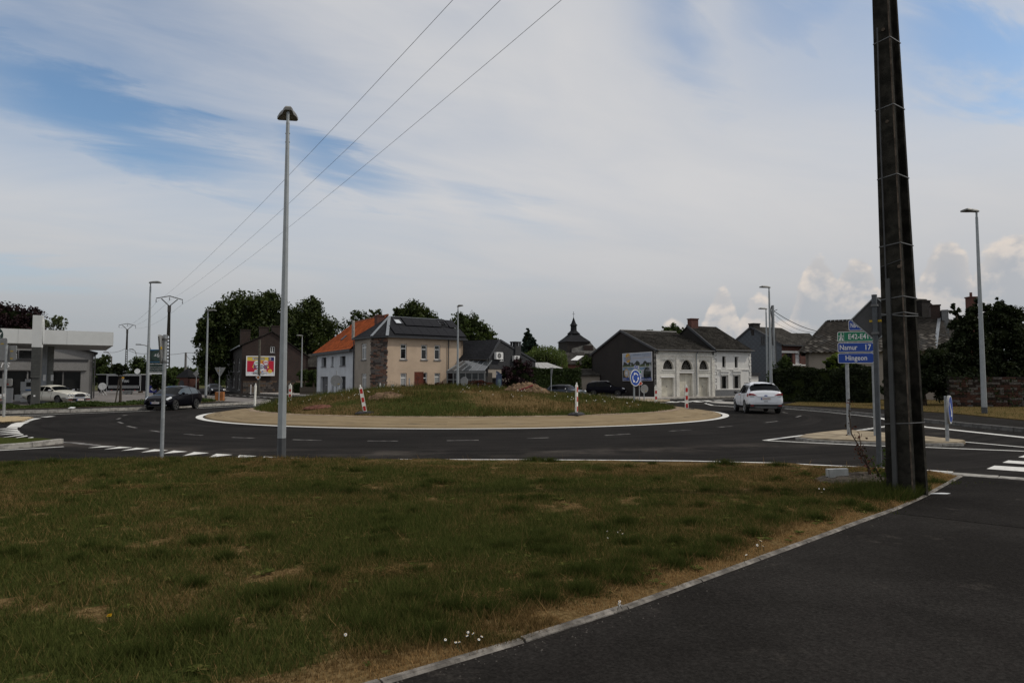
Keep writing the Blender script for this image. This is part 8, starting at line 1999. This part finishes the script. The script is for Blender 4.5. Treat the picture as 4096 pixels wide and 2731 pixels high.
def fl(pxs, hgt=.14, sp=.0, k=1, seed=1):
    rg = random.Random(seed); out = []
    for sx, sy in pxs:
        for _ in range(k): g_ = gp(sx, sy, .06); out.append((g_.x + rg.uniform(-sp, sp), g_.y + rg.uniform(-sp, sp), .06 + .0))
    return out
gd_ = 'white daisy clumps in the grass'
flowers('daisy_clump', 'largest clump of white daisies by the path edging', fl([(1790, 2585), (1830, 2590), (1865, 2580), (1900, 2575), (1850, 2600), (1880, 2595), (1840, 2605), (1875, 2560), (1905, 2590)], .09, .03, 1, 3), .06, 3, .0075, grp=gd_)
flowers('daisy_clump', 'daisies leaning over the edging onto the footpath', fl([(2490, 2435), (2470, 2440)], .08), .05, 4, .009, grp=gd_)
flowers('daisy_clump', 'daisies beside the path halfway to the concrete pole', fl([(3040, 2200), (3055, 2210), (3035, 2215), (2985, 2250)], .1, .02, 1, 5), .09, 5, .010, grp=gd_)
flowers('daisy_clump', 'daisies in the grass left of the rubble heap', fl([(3270, 1975), (3290, 1972), (3305, 1975), (3295, 1990)], .1, .02, 1, 6), .07, 6, .010, grp=gd_)
flowers('daisy_clump', 'small daisies in the green tuft at the right of the verge', fl([(2440, 2140), (2465, 2138), (2480, 2150), (2495, 2145), (2450, 2165)], .1, .03, 1, 7), .06, 7, .0065, grp=gd_)
flowers('daisy_clump', 'single daisy by the dark weed tuft at the bottom of the grass', fl([(1367, 2570)], .12), .08, 8, .009, grp=gd_)
flowers('daisy_clump', 'white daisies sprinkled over the right of the roundabout mound', [(CX + a_, CY - b_, mound_z(a_, -b_)) for a_, b_ in [(rgk.uniform(0, 8.5), rgk.uniform(2, 7)) for _ in range(60)]], .2, 9, .017, grp=gd_)
flowers('daisy_clump', 'white daisies sprinkled over the left of the roundabout mound', [(CX - a_, CY - b_, mound_z(-a_, -b_)) for a_, b_ in [(rgk.uniform(3, 8.5), rgk.uniform(3.5, 7)) for _ in range(26)]], .2, 10, .017, grp=gd_)
q = gp(432, 2505, .06); t = thing('yellow_flower', 'lone yellow buttercup in the left of the grass', 'flower', tuple(q)); b = MB(); b.tube([(0, 0, 0), (.01, 0, .07)], .002, 4); b.build('stalk', LM['green'], t); b = MB(); loft(b, [[(.012 * math.cos(k), .012 * math.sin(k), .068) for k in np.arange(0, 6.28, .7)], [(.014 * math.cos(k) + .01, .014 * math.sin(k), .082) for k in np.arange(0, 6.28, .7)]]); b.disc((.01, 0, .07), (0, 0, 1), .010, .006, 9); b.build('petals', mat('buttercup', (.62, .36, .01), .6), t)
# climber and weeds round the pole foot
def vine(name, label, base, pts, n, m, leaf, seed):
    rg = np.random.default_rng(seed); t = thing(name, label, 'plant', base); b = MB(); P = []
    for line in pts:
        L = [Vector(p) for p in line]; b.tube(L, [.012] * (len(L) - 1) + [.004], 5)
        for a_, c_ in zip(L[:-1], L[1:]):
            k = n // len(pts) // (len(L) - 1); f = rg.uniform(0, 1, (k, 1)); P.append(np.array(a_) + (np.array(c_) - np.array(a_)) * f + rg.normal(0, .045, (k, 3)))
    b.build('stem', M['bark'], t); P = np.concatenate(P); V, Fq = leaf_quads(P, leaf, rg, .2); arrays('leaves', V, Fq, m, t, rg.uniform(.2, 1, len(Fq))); return t
bx = gp(3480, 1925, .1)
vine('climbing_plant', 'half-dried reddish climbing plant twining up beside the diamond sign post', tuple(bx), [[(0, 0, 0), (.02, .1, .25), (-.05, .15, .5), (.05, .4, .75)], [(.05, 0, 0), (.10, .3, .35), (.12, .8, .7), (.14, .9, 1.05), (.18, .95, 1.3)], [(0, 0, .2), (-.12, .05, .42), (-.16, .08, .55)]], 130, LM['redbush'], .05, 3)
vine('sprouting_shrub', 'green leafy shoots at the foot of the concrete pole', tuple(gp(3540, 1940, .1)), [[(0, 0, 0), (.05, .05, .3), (.1, .1, .55)], [(0, 0, 0), (-.1, .02, .2), (-.2, .02, .42)], [(0, 0, 0), (.2, -.1, .2), (.3, -.15, .3)]], 200, LM['green'], .055, 4)
xs_ = rgp.normal(pP.x - .15, .45, 9000); ys_ = rgp.normal(pP.y - .05, .28, 9000); ok = (edg_dist(xs_, ys_) > .02) & (np.hypot(xs_ - pP.x, (ys_ - pP.y) * 1.3) < 1.1)
# keep the tufts on the grass side of the edging
side_ = (xs_ - 5.58) * (12.2 - 9.57) - (ys_ - 9.57) * (7.96 - 5.58); ok &= side_ < 0; xs_, ys_ = xs_[ok], ys_[ok]
blades('weeds', xs_, ys_, np.full(len(xs_), .06), rgp.uniform(.04, .22, len(xs_)), np.full(len(xs_), .0045), rgp.uniform(0, .6, len(xs_)), rgp.uniform(0, .5, len(xs_)), .8, 6)

# ================================================================ VEHICLES
M['tyre'] = mat('tyre', (.014, .014, .014), .85, .15, 8, .2, 40); M['rim'] = mat('rim', (.38, .39, .40), .3, .1, 4, metal=.7); M['rim_dark'] = mat('rim_dark', (.10, .10, .10), .4, .1, 4, metal=.5)
M['car_glass'] = glass_mat('car_glass', (.004, .005, .006), .05, .10); M['trim_black'] = mat('trim_black', (.014, .014, .015), .6, .15, 6); M['chrome'] = mat('chrome', (.62, .63, .65), .12, .04, 4, metal=1.0)
M['side_glass'] = mat('side_glass', (.055, .068, .075), .08, .1, 2, spec=.5); M['head_glass'] = mat('headlight', (.52, .54, .56), .12, .1, 8, coat=.5); M['tail_red'] = mat('tail_light', (.30, .012, .016), .18, .1, 8, coat=.6); M['plate_white'] = mat('number_plate', (.55, .54, .53), .5, .03, 5); M['plate_red'] = mat('plate_red', (.30, .02, .03), .5); M['underbody'] = mat('underbody', (.010, .010, .010), .9, .1, 4)  # side_glass: reflected sky is put into its paler base colour


class Car:
    """a car body lofted from cross-sections along x (x forward, y left); parts are cut from or laid on that surface"""
    def __init__(s, name, label, paint, secs, wb, wr, loc, head, cat='car', group='cars at the roundabout'):
        s.t = thing(name, label, cat, loc, head, group); s.secs = secs; xs = [q[0] for q in secs]; N = 90; xx = np.unique(np.concatenate([np.linspace(xs[0], xs[-1], N), xs])); s.xx = xx
        A = np.array([[*q[1:]] for q in secs]); I = np.stack([np.interp(xx, xs, A[:, k]) for k in range(A.shape[1])], 1)
        for _ in range(2): J = I.copy(); J[1:-1] = .25 * I[:-2] + .5 * I[1:-1] + .25 * I[2:]; I = J
        zb, wbm, zs, ws, zl, wl, zr, wr_, zt = I.T; O = np.zeros_like(zb)
        ctl = [(O, zb), (wbm * .8, zb), (wbm, zb + .10), (ws, zs), (wl + .012, zl - .06), (wl, zl), (wl + (wr_ - wl) * .5, zl + (zr - zl) * .52), (wr_, zr), (wr_ * .55, zr + (zt - zr) * .82), (O, zt)]
        SUB = 4; cols = []
        for a in range(len(ctl) - 1):
            for k in range(SUB): f = k / SUB; cols.append(np.stack([ctl[a][0] * (1 - f) + ctl[a + 1][0] * f, ctl[a][1] * (1 - f) + ctl[a + 1][1] * f], -1))
        cols.append(np.stack(ctl[-1], -1)); G = np.stack(cols, 1); H_ = G.copy()
        for _ in range(2): H_[:, 1:-1] = .25 * H_[:, :-2] + .5 * H_[:, 1:-1] + .25 * H_[:, 2:]
        s.G = H_; s.SUB = SUB; s.wb = wb; s.wr = wr; n, m = s.G.shape[:2]; s.n, s.m = n, m
        full = np.concatenate([s.G, s.G[:, -2:0:-1] * np.array([-1, 1])], 1); s.W = full.shape[1]
        V = np.stack([np.repeat(xx[:, None], s.W, 1), full[..., 0], full[..., 1]], -1); s.V = V; faces = []; cen = []
        arch = wr * 1.16
        for i in range(n - 1):
            for j in range(s.W):
                j2 = (j + 1) % s.W; q = (i * s.W + j, i * s.W + j2, (i + 1) * s.W + j2, (i + 1) * s.W + j); c = (V[i, j] + V[i, j2] + V[i + 1, j2] + V[i + 1, j]) / 4
                if any(math.hypot(c[0] - w, c[2] - wr) < arch for w in wb) and abs(c[1]) > .35 and c[2] < wr * 2.4: continue
                faces.append(q)
        Vf = V.reshape(-1, 3).copy(); used = {}
        for w in wb:   # pull the cut edge onto a true arch
            r = np.hypot(Vf[:, 0] - w, Vf[:, 2] - wr); k = (np.abs(r - arch) < .05) & (np.abs(Vf[:, 1]) > .35) & (Vf[:, 2] > .12); f = arch / np.maximum(r[k], 1e-3); Vf[k, 0] = w + (Vf[k, 0] - w) * f; Vf[k, 2] = wr + (Vf[k, 2] - wr) * f
        b = MB(); b.v = [tuple(p) for p in Vf]; b.f = faces + [tuple(range(s.W))[::-1], tuple(range((n - 1) * s.W, n * s.W))]; b.m = [0] * len(b.f); s.body = b.build('body', paint, s.t, smooth=True, angle=40)
        b = MB(); hw = max(G[:, :, 0].max() - .14, .5)
        for w in wb:
            for sd in (-1, 1):
                ring = [(w + arch * math.cos(math.pi * k / 12), wr + arch * math.sin(math.pi * k / 12)) for k in range(13)]
                for k in range(12): p, q = ring[k], ring[k + 1]; b.poly([(p[0], sd * (hw + .08), p[1]), (q[0], sd * (hw + .08), q[1]), (q[0], sd * .3, q[1]), (p[0], sd * .3, p[1])])
                b.poly([(p[0], sd * .45, p[1]) for p in ring])
        b.build('wheel_arch', M['underbody'], s.t)
        s.hw = G[:, 3 * SUB, 0].max()

    def wheels(s, track, rim, spokes=5, w=.2):
        for x in s.wb:
            for sd in (-1, 1):
                r = s.wr; o = link('wheel', None, s.t, (x, sd * track / 2, r)); b = MB(); ys = [(-w / 2, .72), (-w / 2, .94), (-w / 2 + .03, 1), (w / 2 - .03, 1), (w / 2, .94), (w / 2, .72)]
                rings = [[(r * q * math.cos(2 * math.pi * k / 24), y, r * q * math.sin(2 * math.pi * k / 24)) for k in range(24)] for y, q in ys]; loft(b, rings); b.build('tyre', M['tyre'], o, smooth=True, angle=50)
                b = MB(); yo = sd * w * .34; ri = r * .72; n = 24
                b.disc((0, yo - sd * .05, 0), (0, sd, 0), ri, .01, 24, 1)
                for k in range(spokes * 2): a = 2 * math.pi * (k // 2) / spokes + (.12 if k % 2 else -.12); b.bar((.03 * math.cos(a), yo, .03 * math.sin(a)), (ri * .97 * math.cos(a), yo + sd * .015, ri * .97 * math.sin(a)), .03, .045, up=(0, 1, 0))
                b.tube([(ri * math.cos(2 * math.pi * k / n), yo + sd * .02, ri * math.sin(2 * math.pi * k / n)) for k in range(n + 1)], .016, 5, cap=False); b.disc((0, yo, 0), (0, sd, 0), ri * .22, .03, 14); b.build('rim', [rim, M['underbody']], o)

    def patch(s, name, x0, x1, v0, v1, m, sides=(1, -1), off=.006, test=None, parent=None):
        """a piece of the body surface between stations x0..x1 and section positions v0..v1, standing proud"""
        out = []
        for sd in sides:
            i0, i1 = np.searchsorted(s.xx, x0), min(np.searchsorted(s.xx, x1), s.n - 1); j0, j1 = int(v0 * s.SUB), int(v1 * s.SUB); G = s.G
            du = np.gradient(np.stack([np.repeat(s.xx[:, None], s.m, 1), G[..., 0], G[..., 1]], -1), axis=0); dv = np.gradient(np.stack([np.repeat(s.xx[:, None], s.m, 1), G[..., 0], G[..., 1]], -1), axis=1); nn = np.cross(du, dv); nn /= np.linalg.norm(nn, axis=-1, keepdims=True) + 1e-9
            c = np.array([0, 0, G[..., 1].mean()]); P = np.stack([np.repeat(s.xx[:, None], s.m, 1), G[..., 0], G[..., 1]], -1); fl_ = np.sign((nn * (P - c) * np.array([0, 1, 1])).sum(-1, keepdims=True)); fl_[fl_ == 0] = 1; Q = P + nn * fl_ * off; Q[..., 1] *= sd; b = MB()
            for i in range(i0, i1):
                for j in range(j0, j1):
                    q = [Q[i, j], Q[i, j + 1], Q[i + 1, j + 1], Q[i + 1, j]]; cc = sum(q) / 4
                    if test and not test(cc[0], abs(cc[1]), cc[2]): continue
                    b.poly(q if sd < 0 else q[::-1])
            if b.f: out.append(b.build(name, m, parent or s.t))
        return out

    def band(s, name, x0, x1, v0, v1, m, off=.005, test=None):
        """the same on both sides as one piece across the middle (windscreen, rear window)"""
        i0, i1 = np.searchsorted(s.xx, x0), min(np.searchsorted(s.xx, x1), s.n - 1); j0 = int(v0 * s.SUB); b = MB(); P = np.stack([np.repeat(s.xx[:, None], s.m, 1), s.G[..., 0], s.G[..., 1]], -1); du, dv = np.gradient(P, axis=0), np.gradient(P, axis=1); nn = np.cross(du, dv); nn /= np.linalg.norm(nn, axis=-1, keepdims=True) + 1e-9; nn *= np.sign(nn[..., 2:3] + 1e-9); Q = P + nn * off
        for i in range(i0, i1):
            for j in range(j0, s.m - 1):
                for sd in (1, -1):
                    q = [Q[i, j], Q[i, j + 1], Q[i + 1, j + 1], Q[i + 1, j]]; cc = sum(q) / 4
                    if test and not test(cc[0], abs(cc[1]), cc[2]): continue
                    b.poly([(p[0], sd * p[1], p[2]) for p in (q if sd < 0 else q[::-1])])
        return b.build(name, m, s.t)

    def box(s, name, x0, x1, y0, y1, z0, z1, m, parent=None, bev=0):
        b = MB(); b.box(x0, x1, y0, y1, z0, z1); return b.build(name, m, parent or s.t)

    def mirrors(s, x, z, y, m):
        for sd in (1, -1): b = MB(); ellipsoid(b, x, sd * (y + .11), z + .04, .085, .075, 6); b.v = [((p[0] - x) * .8 + x, (p[1] - sd * (y + .11)) * 1.25 + sd * (y + .11), p[2]) for p in b.v]; b.bar((x, sd * (y - .05), z - .01), (x, sd * (y + .08), z + .01), .04, .03); b.build('mirror', m, s.t, smooth=True)

    def plate(s, front, z, txt, m=None, w=.50, xo=None, h=.11):
        x = (s.xx[-1] if front else s.xx[0]) if xo is None else xo; sg = 1 if front else -1
        b = MB(); b.box(min(x, x + sg * .02), max(x, x + sg * .02), -w / 2, w / 2, z, z + h); p = b.build('number_plate', m or M['plate_white'], s.t)
        b = MB(); e = sg * w / 2; q = -1 if front else 1; b.box(x + sg * .021 - .001, x + sg * .021 + .001, min(q * w / 2, q * (w / 2 - .05)), max(q * w / 2, q * (w / 2 - .05)), z + .002, z + h - .002); b.build('blue_strip', M['sign_blue'], p)
        text(p, txt, (x + sg * .022, -sg * (w / 2 - .07), z + .022), (0, sg, 0), ZU, M['plate_red'], w=w - .12, h=h - .044, ext=.001)


PW_ = mat('paint_white', (.74, .76, .80), .3, .02, 1, coat=.3); PK = mat('paint_black', (.004, .004, .006), .2, .1, 1, spec=.07); PC = mat('paint_ivory', (.68, .66, .59), .3, .03, 1, coat=.3); PN_ = mat('paint_navy', (.004, .004, .008), .25, .1, 1, spec=.06); PS = mat('paint_slate_blue', (.042, .05, .066), .25, .08, 1, spec=.15)
# section rows: x, z_bottom, w_bottom, z_waist, w_waist, z_belt, w_belt, z_rail, w_rail, z_top
suv = [(-2.26, .42, .72, .62, .82, .80, .78, .86, .62, .90), (-2.22, .34, .78, .62, .89, .98, .84, 1.04, .70, 1.08), (-2.10, .28, .82, .64, .91, 1.06, .85, 1.22, .74, 1.28), (-1.80, .26, .84, .66, .92, 1.08, .86, 1.50, .66, 1.58), (-1.55, .24, .86, .66, .92, 1.07, .865, 1.56, .64, 1.645), (-.6, .22, .86, .64, .92, 1.03, .87, 1.60, .63, 1.69), (.2, .22, .86, .62, .92, 1.00, .87, 1.55, .62, 1.66), (.55, .22, .86, .62, .92, .99, .87, 1.38, .64, 1.50), (1.15, .22, .86, .62, .92, 1.00, .84, 1.03, .74, 1.08), (1.75, .24, .84, .62, .90, .93, .80, .97, .66, 1.02), (2.10, .26, .78, .60, .84, .82, .74, .86, .58, .90), (2.26, .34, .62, .55, .70, .70, .62, .73, .46, .75)]
k = px(3048, 1652, 36.8)
c = Car('white_suv', 'white car with red tail lights driving away round the right of the roundabout', PW_, suv, (-1.32, 1.37), .345, (13.62, 38.2, 0), R(82.5)); c.wheels(1.62, M['rim'], 5)
c.band('rear_window', -2.14, -1.80, 5.4, 9, M['car_glass'], test=lambda x, y, z: z > 1.10 and y < .74); c.band('windscreen', .28, 1.08, 7.0, 9, M['car_glass'])
for a, b_ in ((-1.72, -1.32), (-1.27, -.32), (-.26, .92)): c.patch('side_window', a, b_, 5.15, 6.9, M['car_glass'], test=lambda x, y, z: z > 1.07 + .02 * (x < -1) and y > .5)
c.patch('tail_light', -2.20, -1.93, 3.75, 5.0, M['tail_red'], off=.012)
c.patch('bumper', -2.25, -1.70, 1.4, 2.5, M['trim_black'], off=.012, test=lambda x, y, z: z < .56); c.box('rear_bumper', -2.31, -2.20, -.80, .80, .30, .50, M['trim_black']); c.box('skid_plate', -2.325, -2.30, -.55, .55, .30, .40, M['rim_dark'])
for sd in (1, -1): c.box('reflector', -2.32, -2.30, sd * .70 - .08, sd * .70 + .08, .42, .46, M['tail_red']); b = MB(); b.prism([(-2.20, sd * y, z) for y, z in ((.44, .955), (.62, 1.06), (.84, 1.085), (.86, .975), (.70, .985))], (-.075, 0, 0)); b.build('tail_light', M['tail_red'], c.t); b = MB(); b.prism([(-2.20, sd * y, z) for y, z in ((.47, .948), (.70, .978), (.84, .968), (.78, .885), (.62, .885))], (-.07, 0, 0)); b.build('reverse_lamp', M['head_glass'], c.t)
for v in (1, -1): c.patch('sill_trim', -.95, .98, 1.5, 2.4, M['trim_black'], sides=(v,), off=.012)
c.box('tailgate', -2.285, -2.22, -.58, .58, .60, .95, PW_); c.box('tailgate_strip', -2.30, -2.28, -.42, .42, .89, .93, PW_); o = c.box('tailgate_handle', -2.295, -2.28, -.10, .10, .645, .67, M['trim_black']); c.plate(False, .745, '1-FDH-273', xo=-2.285)
b = MB(); b.disc((-2.286, 0, .955), (-1, 0, 0), .085, .012, 20, ry=.035); b.build('badge', M['sign_blue'], c.t); c.box('spoiler', -1.90, -1.66, -.50, .50, 1.575, 1.60, PW_); c.box('brake_lamp', -1.905, -1.895, -.16, .16, 1.578, 1.597, M['trim_black']); c.mirrors(.72, 1.05, .86, M['trim_black'])
c.patch('door_sticker', -.1, .35, 4.3, 4.75, M['sign_white'] if False else mat('sticker_red', (.55, .14, .10), .5), sides=(1,), off=.004)
for x in (-1.24, -.29): c.patch('door_gap', x, x + .05, 2.6, 5, M['underbody'], off=.002)
c.box('wiper', -2.09, -2.05, -.28, .1, 1.145, 1.16, M['trim_black']); c.box('roof_rail', -1.4, .1, .60, .62, 1.585, 1.62, M['rim_dark']); c.box('roof_rail', -1.4, .1, -.62, -.60, 1.585, 1.62, M['rim_dark'])

hatch = [(-2.02, .40, .66, .58, .74, .78, .70, .84, .58, .90), (-1.98, .30, .74, .60, .82, .90, .76, .98, .64, 1.02), (-1.80, .24, .80, .60, .845, .96, .78, 1.14, .66, 1.20), (-1.45, .20, .82, .60, .85, .96, .80, 1.30, .60, 1.37), (-.8, .18, .82, .60, .85, .93, .80, 1.37, .57, 1.44), (0, .18, .82, .58, .85, .90, .80, 1.37, .56, 1.445), (.35, .18, .82, .58, .85, .88, .80, 1.26, .58, 1.36), (1.0, .18, .82, .58, .85, .87, .78, .92, .70, .98), (1.55, .20, .80, .58, .83, .80, .74, .83, .60, .87), (1.92, .22, .74, .52, .77, .68, .66, .70, .50, .72), (2.04, .30, .58, .46, .62, .58, .54, .60, .40, .62)]
c = Car('black_hatchback', 'black three-door hatchback coming round the left of the roundabout', PK, hatch, (-1.22, 1.25), .31, (-20.75, 42.0, 0), R(-92)); c.wheels(1.47, M['rim_dark'], 5)
c.band('windscreen', .18, .97, 7.0, 9, M['car_glass']); c.band('rear_window', -1.9, -1.5, 7.0, 9, M['car_glass'])
for a, b_ in ((-1.45, -.72), (-.66, .75)): c.patch('side_window', a, b_, 5.15, 6.9, M['side_glass'], test=lambda x, y, z: z > .95 and y > .5)
c.patch('headlight', 1.58, 1.93, 4.2, 6.2, M['head_glass'], off=.012, test=lambda x, y, z: z > .61 and y > .42); c.box('grille', 1.99, 2.05, -.36, .36, .50, .60, M['trim_black'])
g_ = c.box('grille_frame', 2.045, 2.06, -.36, .36, .485, .50, M['chrome']); c.box('badge', 2.05, 2.065, -.05, .05, .535, .60, M['chrome']); c.box('lower_grille', 1.95, 2.02, -.44, .44, .24, .36, M['trim_black']); c.plate(True, .40, '1-QBF-157', xo=2.045)
for sd in (1, -1): c.box('fog_lamp', 1.945, 2.0, sd * .56 - .09, sd * .56 + .09, .30, .325, M['head_glass'])
c.patch('door_gap', -.72, -.68, 2.6, 5, M['underbody'], off=.002); c.patch('door_handle', -.60, -.45, 4.2, 4.6, M['chrome'] if False else PK, off=.03); c.mirrors(.55, .94, .78, PK)
for sd in (1, -1): c.box('tail_light', -2.0, -1.93, sd * .62 - .1, sd * .62 + .1, .72, .84, M['tail_red'])

sal = [(-2.47, .46, .62, .56, .72, .64, .70, .68, .60, .71), (-2.42, .34, .70, .58, .82, .74, .76, .80, .64, .83), (-1.9, .24, .78, .56, .87, .83, .80, .88, .66, .92), (-1.35, .22, .80, .55, .88, .90, .80, .98, .66, 1.02), (-.85, .20, .80, .54, .88, .92, .79, 1.27, .56, 1.33), (-.2, .20, .80, .54, .88, .91, .78, 1.30, .55, 1.37), (.25, .20, .80, .54, .88, .90, .78, 1.24, .57, 1.32), (.85, .20, .80, .54, .88, .90, .76, .95, .66, .98), (1.6, .22, .80, .54, .87, .85, .78, .89, .52, .93), (2.30, .26, .76, .52, .84, .74, .78, .80, .50, .84), (2.44, .34, .70, .50, .80, .66, .74, .70, .48, .73)]
zj = .1; jx, jy = -32.4, 48.6
def saloon(c):
    c.wheels(1.48, M['rim_dark'], 8, .19); c.band('windscreen', .30, .84, 7.0, 9, M['car_glass']); c.band('rear_window', -1.32, -.92, 7.0, 9, M['car_glass'])
    for a, b_ in ((-1.18, -.92), (-.88, -.24), (-.18, .48), (.52, .74)): c.patch('side_window', a, b_, 5.15, 6.9, M['car_glass'], test=lambda x, y, z: z > .93 and y > .45)
    for x in (-.9, -.21, .70): c.patch('door_gap', x, x + .03, 2.4, 5, mat('panel_gap', (.30, .29, .26), .6), off=.002)
    b = MB(); b.prism([(2.45, -.38, .50), (2.45, .38, .50), (2.45, .36, .72), (2.45, .2, .76), (2.45, -.2, .76), (2.45, -.36, .72)], (.035, 0, 0)); g_ = b.build('grille', M['trim_black'], c.t)
    b = MB(); b.tube([(2.487, y, z) for y, z in ((-.38, .5), (.38, .5), (.36, .72), (.2, .76), (-.2, .76), (-.36, .72), (-.38, .5))], .018, 6)
    for k in range(-6, 7): b.box(2.484, 2.494, k * .055 - .006, k * .055 + .006, .51, .72 if abs(k) > 3 else .745)
    b.box(2.484, 2.5, -.022, .022, .5, .76); b.build('grille_bars', M['chrome'], g_)
    for y, r in ((.50, .075), (.70, .085), (-.50, .075), (-.70, .085)):
        b = MB(); b.disc((2.36, y, .66), (1, 0, 0), r, .10, 20, 0); o = b.build('headlight', M['head_glass'], c.t); b = MB(); b.tube([(2.463, y + r * math.cos(2 * math.pi * k / 20), .66 + r * math.sin(2 * math.pi * k / 20)) for k in range(21)], .013, 5); b.build('headlight_ring', M['chrome'], o)
    b = MB(); b.tube([(1.95, .90, .44), (2.35, .88, .44), (2.50, .72, .44), (2.53, 0, .44), (2.50, -.72, .44), (2.35, -.88, .44), (1.95, -.90, .44)], .045, 8); b.build('bumper', M['chrome'], c.t); b = MB(); b.tube([(-1.95, .90, .47), (-2.40, .85, .47), (-2.52, 0, .47), (-2.40, -.85, .47), (-1.95, -.90, .47)], .045, 8); b.build('bumper', M['chrome'], c.t)
    for sd in (1, -1): c.box('indicator', 2.44, 2.475, sd * .62 - .14, sd * .62 + .14, .33, .38, M['tail_red']); c.box('tail_light', -2.46, -2.40, sd * .66 - .06, sd * .66 + .06, .52, .68, M['tail_red'])
    c.patch('chrome_strip', -2.2, 2.2, 4.9, 5.1, M['chrome'], off=.004) if False else None
    c.patch('door_handle', -.36, -.26, 4.3, 4.6, M['chrome'], off=.02); c.patch('door_handle', .32, .42, 4.3, 4.6, M['chrome'], off=.02); c.mirrors(.62, .96, .74, M['chrome']); c.box('lower_panel', 2.38, 2.45, -.45, .45, .24, .40, M['trim_black'])
c = Car('white_saloon', 'ivory-white vintage saloon with four round headlights parked before the showroom', PC, sal, (-1.42, 1.42), .32, (jx, jy, zj), R(-22)); saloon(c); c.plate(True, .28, 'O-ARK-484', xo=2.55, w=.52)
c = Car('white_saloon', 'second ivory-white vintage car cut off by the left frame edge', PC, sal, (-1.42, 1.42), .32, (-37.6, 47.2, zj), R(-22)); saloon(c)
d = 84; c = Car('dark_hatchback', 'small black car approaching far off beside the yield sign', PK, hatch, (-1.22, 1.25), .31, (xat(846, d), d + 1, 0), R(-56)); c.wheels(1.47, M['rim_dark'], 5); c.band('windscreen', .18, .97, 7.0, 9, M['car_glass'])
c.patch('side_window', -1.4, .75, 5.15, 6.9, M['car_glass'], test=lambda x, y, z: z > .95 and y > .5); c.patch('headlight', 1.58, 1.93, 4.2, 6.2, M['head_glass'], off=.012, test=lambda x, y, z: z > .61 and y > .42); c.box('grille', 1.99, 2.05, -.5, .5, .50, .57, M['trim_black']); c.box('number_plate', 2.045, 2.065, -.25, .25, .36, .47, M['plate_white']); c.mirrors(.55, .94, .78, PK)
off = [(-2.15, .50, .68, .66, .78, .92, .74, 1.0, .64, 1.05), (-2.10, .40, .76, .70, .86, 1.05, .80, 1.30, .70, 1.36), (-1.9, .34, .80, .70, .88, 1.07, .82, 1.48, .66, 1.55), (-1.2, .30, .82, .70, .89, 1.05, .83, 1.56, .62, 1.65), (0, .30, .82, .68, .89, 1.03, .83, 1.55, .62, 1.66), (.35, .30, .82, .68, .89, 1.02, .83, 1.42, .63, 1.54), (.95, .30, .82, .68, .89, 1.02, .80, 1.06, .70, 1.10), (1.7, .32, .82, .68, .88, .98, .78, 1.02, .64, 1.06), (2.08, .36, .76, .64, .84, .88, .72, .92, .56, .95), (2.16, .44, .64, .60, .72, .78, .62, .80, .46, .82)]
d = 76.2; c = Car('dark_off_roader', 'dark blue-black off-road car parked before the dark barn gable', PN_, off, (-1.33, 1.34), .35, (xat(2425, d), d, .05), R(-14)); c.wheels(1.56, M['rim_dark'], 5); c.band('windscreen', .12, .93, 7.0, 9, M['car_glass'])
for a, b_ in ((-1.85, -1.2), (-1.12, -.25), (-.18, .72)): c.patch('side_window', a, b_, 5.15, 6.9, M['car_glass'], test=lambda x, y, z: z > 1.08 and y > .5)
c.patch('headlight', 1.80, 2.10, 4.0, 6.0, M['head_glass'], off=.012, test=lambda x, y, z: z > .80 and y > .45); c.box('grille', 2.12, 2.17, -.45, .45, .66, .80, M['trim_black']); c.box('grille_bar', 2.17, 2.18, -.42, .42, .73, .75, M['chrome']); c.box('number_plate', 2.165, 2.185, -.25, .25, .50, .61, M['plate_white']); c.mirrors(.6, 1.08, .82, M['chrome'])
for sd in (1, -1): b = MB(); b.tube([(-1.6, sd * .58, 1.62), (-1.5, sd * .58, 1.70), (.1, sd * .58, 1.72), (.3, sd * .58, 1.62)], .022, 6); b.build('roof_rail', M['rim'], c.t)
mini = [(-1.88, .40, .64, .58, .74, .80, .70, .86, .60, .92), (-1.84, .30, .72, .60, .82, .92, .76, 1.05, .66, 1.12), (-1.6, .22, .78, .60, .84, .95, .79, 1.28, .62, 1.34), (-.9, .18, .80, .58, .84, .93, .79, 1.34, .58, 1.41), (.1, .18, .80, .58, .84, .91, .79, 1.33, .58, 1.41), (.32, .18, .80, .58, .84, .90, .79, 1.24, .60, 1.34), (.78, .18, .80, .58, .84, .90, .76, .95, .68, .98), (1.4, .20, .78, .58, .83, .84, .74, .88, .58, .93), (1.78, .24, .70, .54, .76, .72, .64, .75, .50, .79), (1.88, .32, .58, .48, .64, .60, .54, .62, .42, .64)]
d = 66; c = Car('blue_grey_car', 'small slate-blue car with round lamps behind the mound by the hedge', PS, mini, (-1.2, 1.25), .31, (xat(2268, d), d, 0), R(-38)); c.wheels(1.47, M['rim'], 5); c.band('windscreen', .22, .76, 7.0, 9, M['car_glass']); c.patch('side_window', -1.5, .5, 5.15, 6.9, M['car_glass'], test=lambda x, y, z: z > .96 and y > .5); c.patch('roof_panel', -1.5, .12, 7.0, 9, M['trim_black'], off=.004); c.mirrors(.42, .96, .78, M['chrome'])
for sd in (1, -1): b = MB(); b.disc((1.62, sd * .56, .74), (1, 0, .25), .11, .14, 18); b.build('headlight', M['head_glass'], c.t)
b = MB(); b.tube([(1.90, .32 * math.cos(2 * math.pi * k / 20), .52 + .09 * math.sin(2 * math.pi * k / 20)) for k in range(21)], .02, 5); b.build('grille', M['chrome'], c.t); c.box('number_plate', 1.89, 1.91, -.25, .25, .36, .46, M['plate_white'])
for o in list(COL.objects):
    if o.name.startswith('tmp'): bpy.data.objects.remove(o)
cam['kind'] = 'helper'
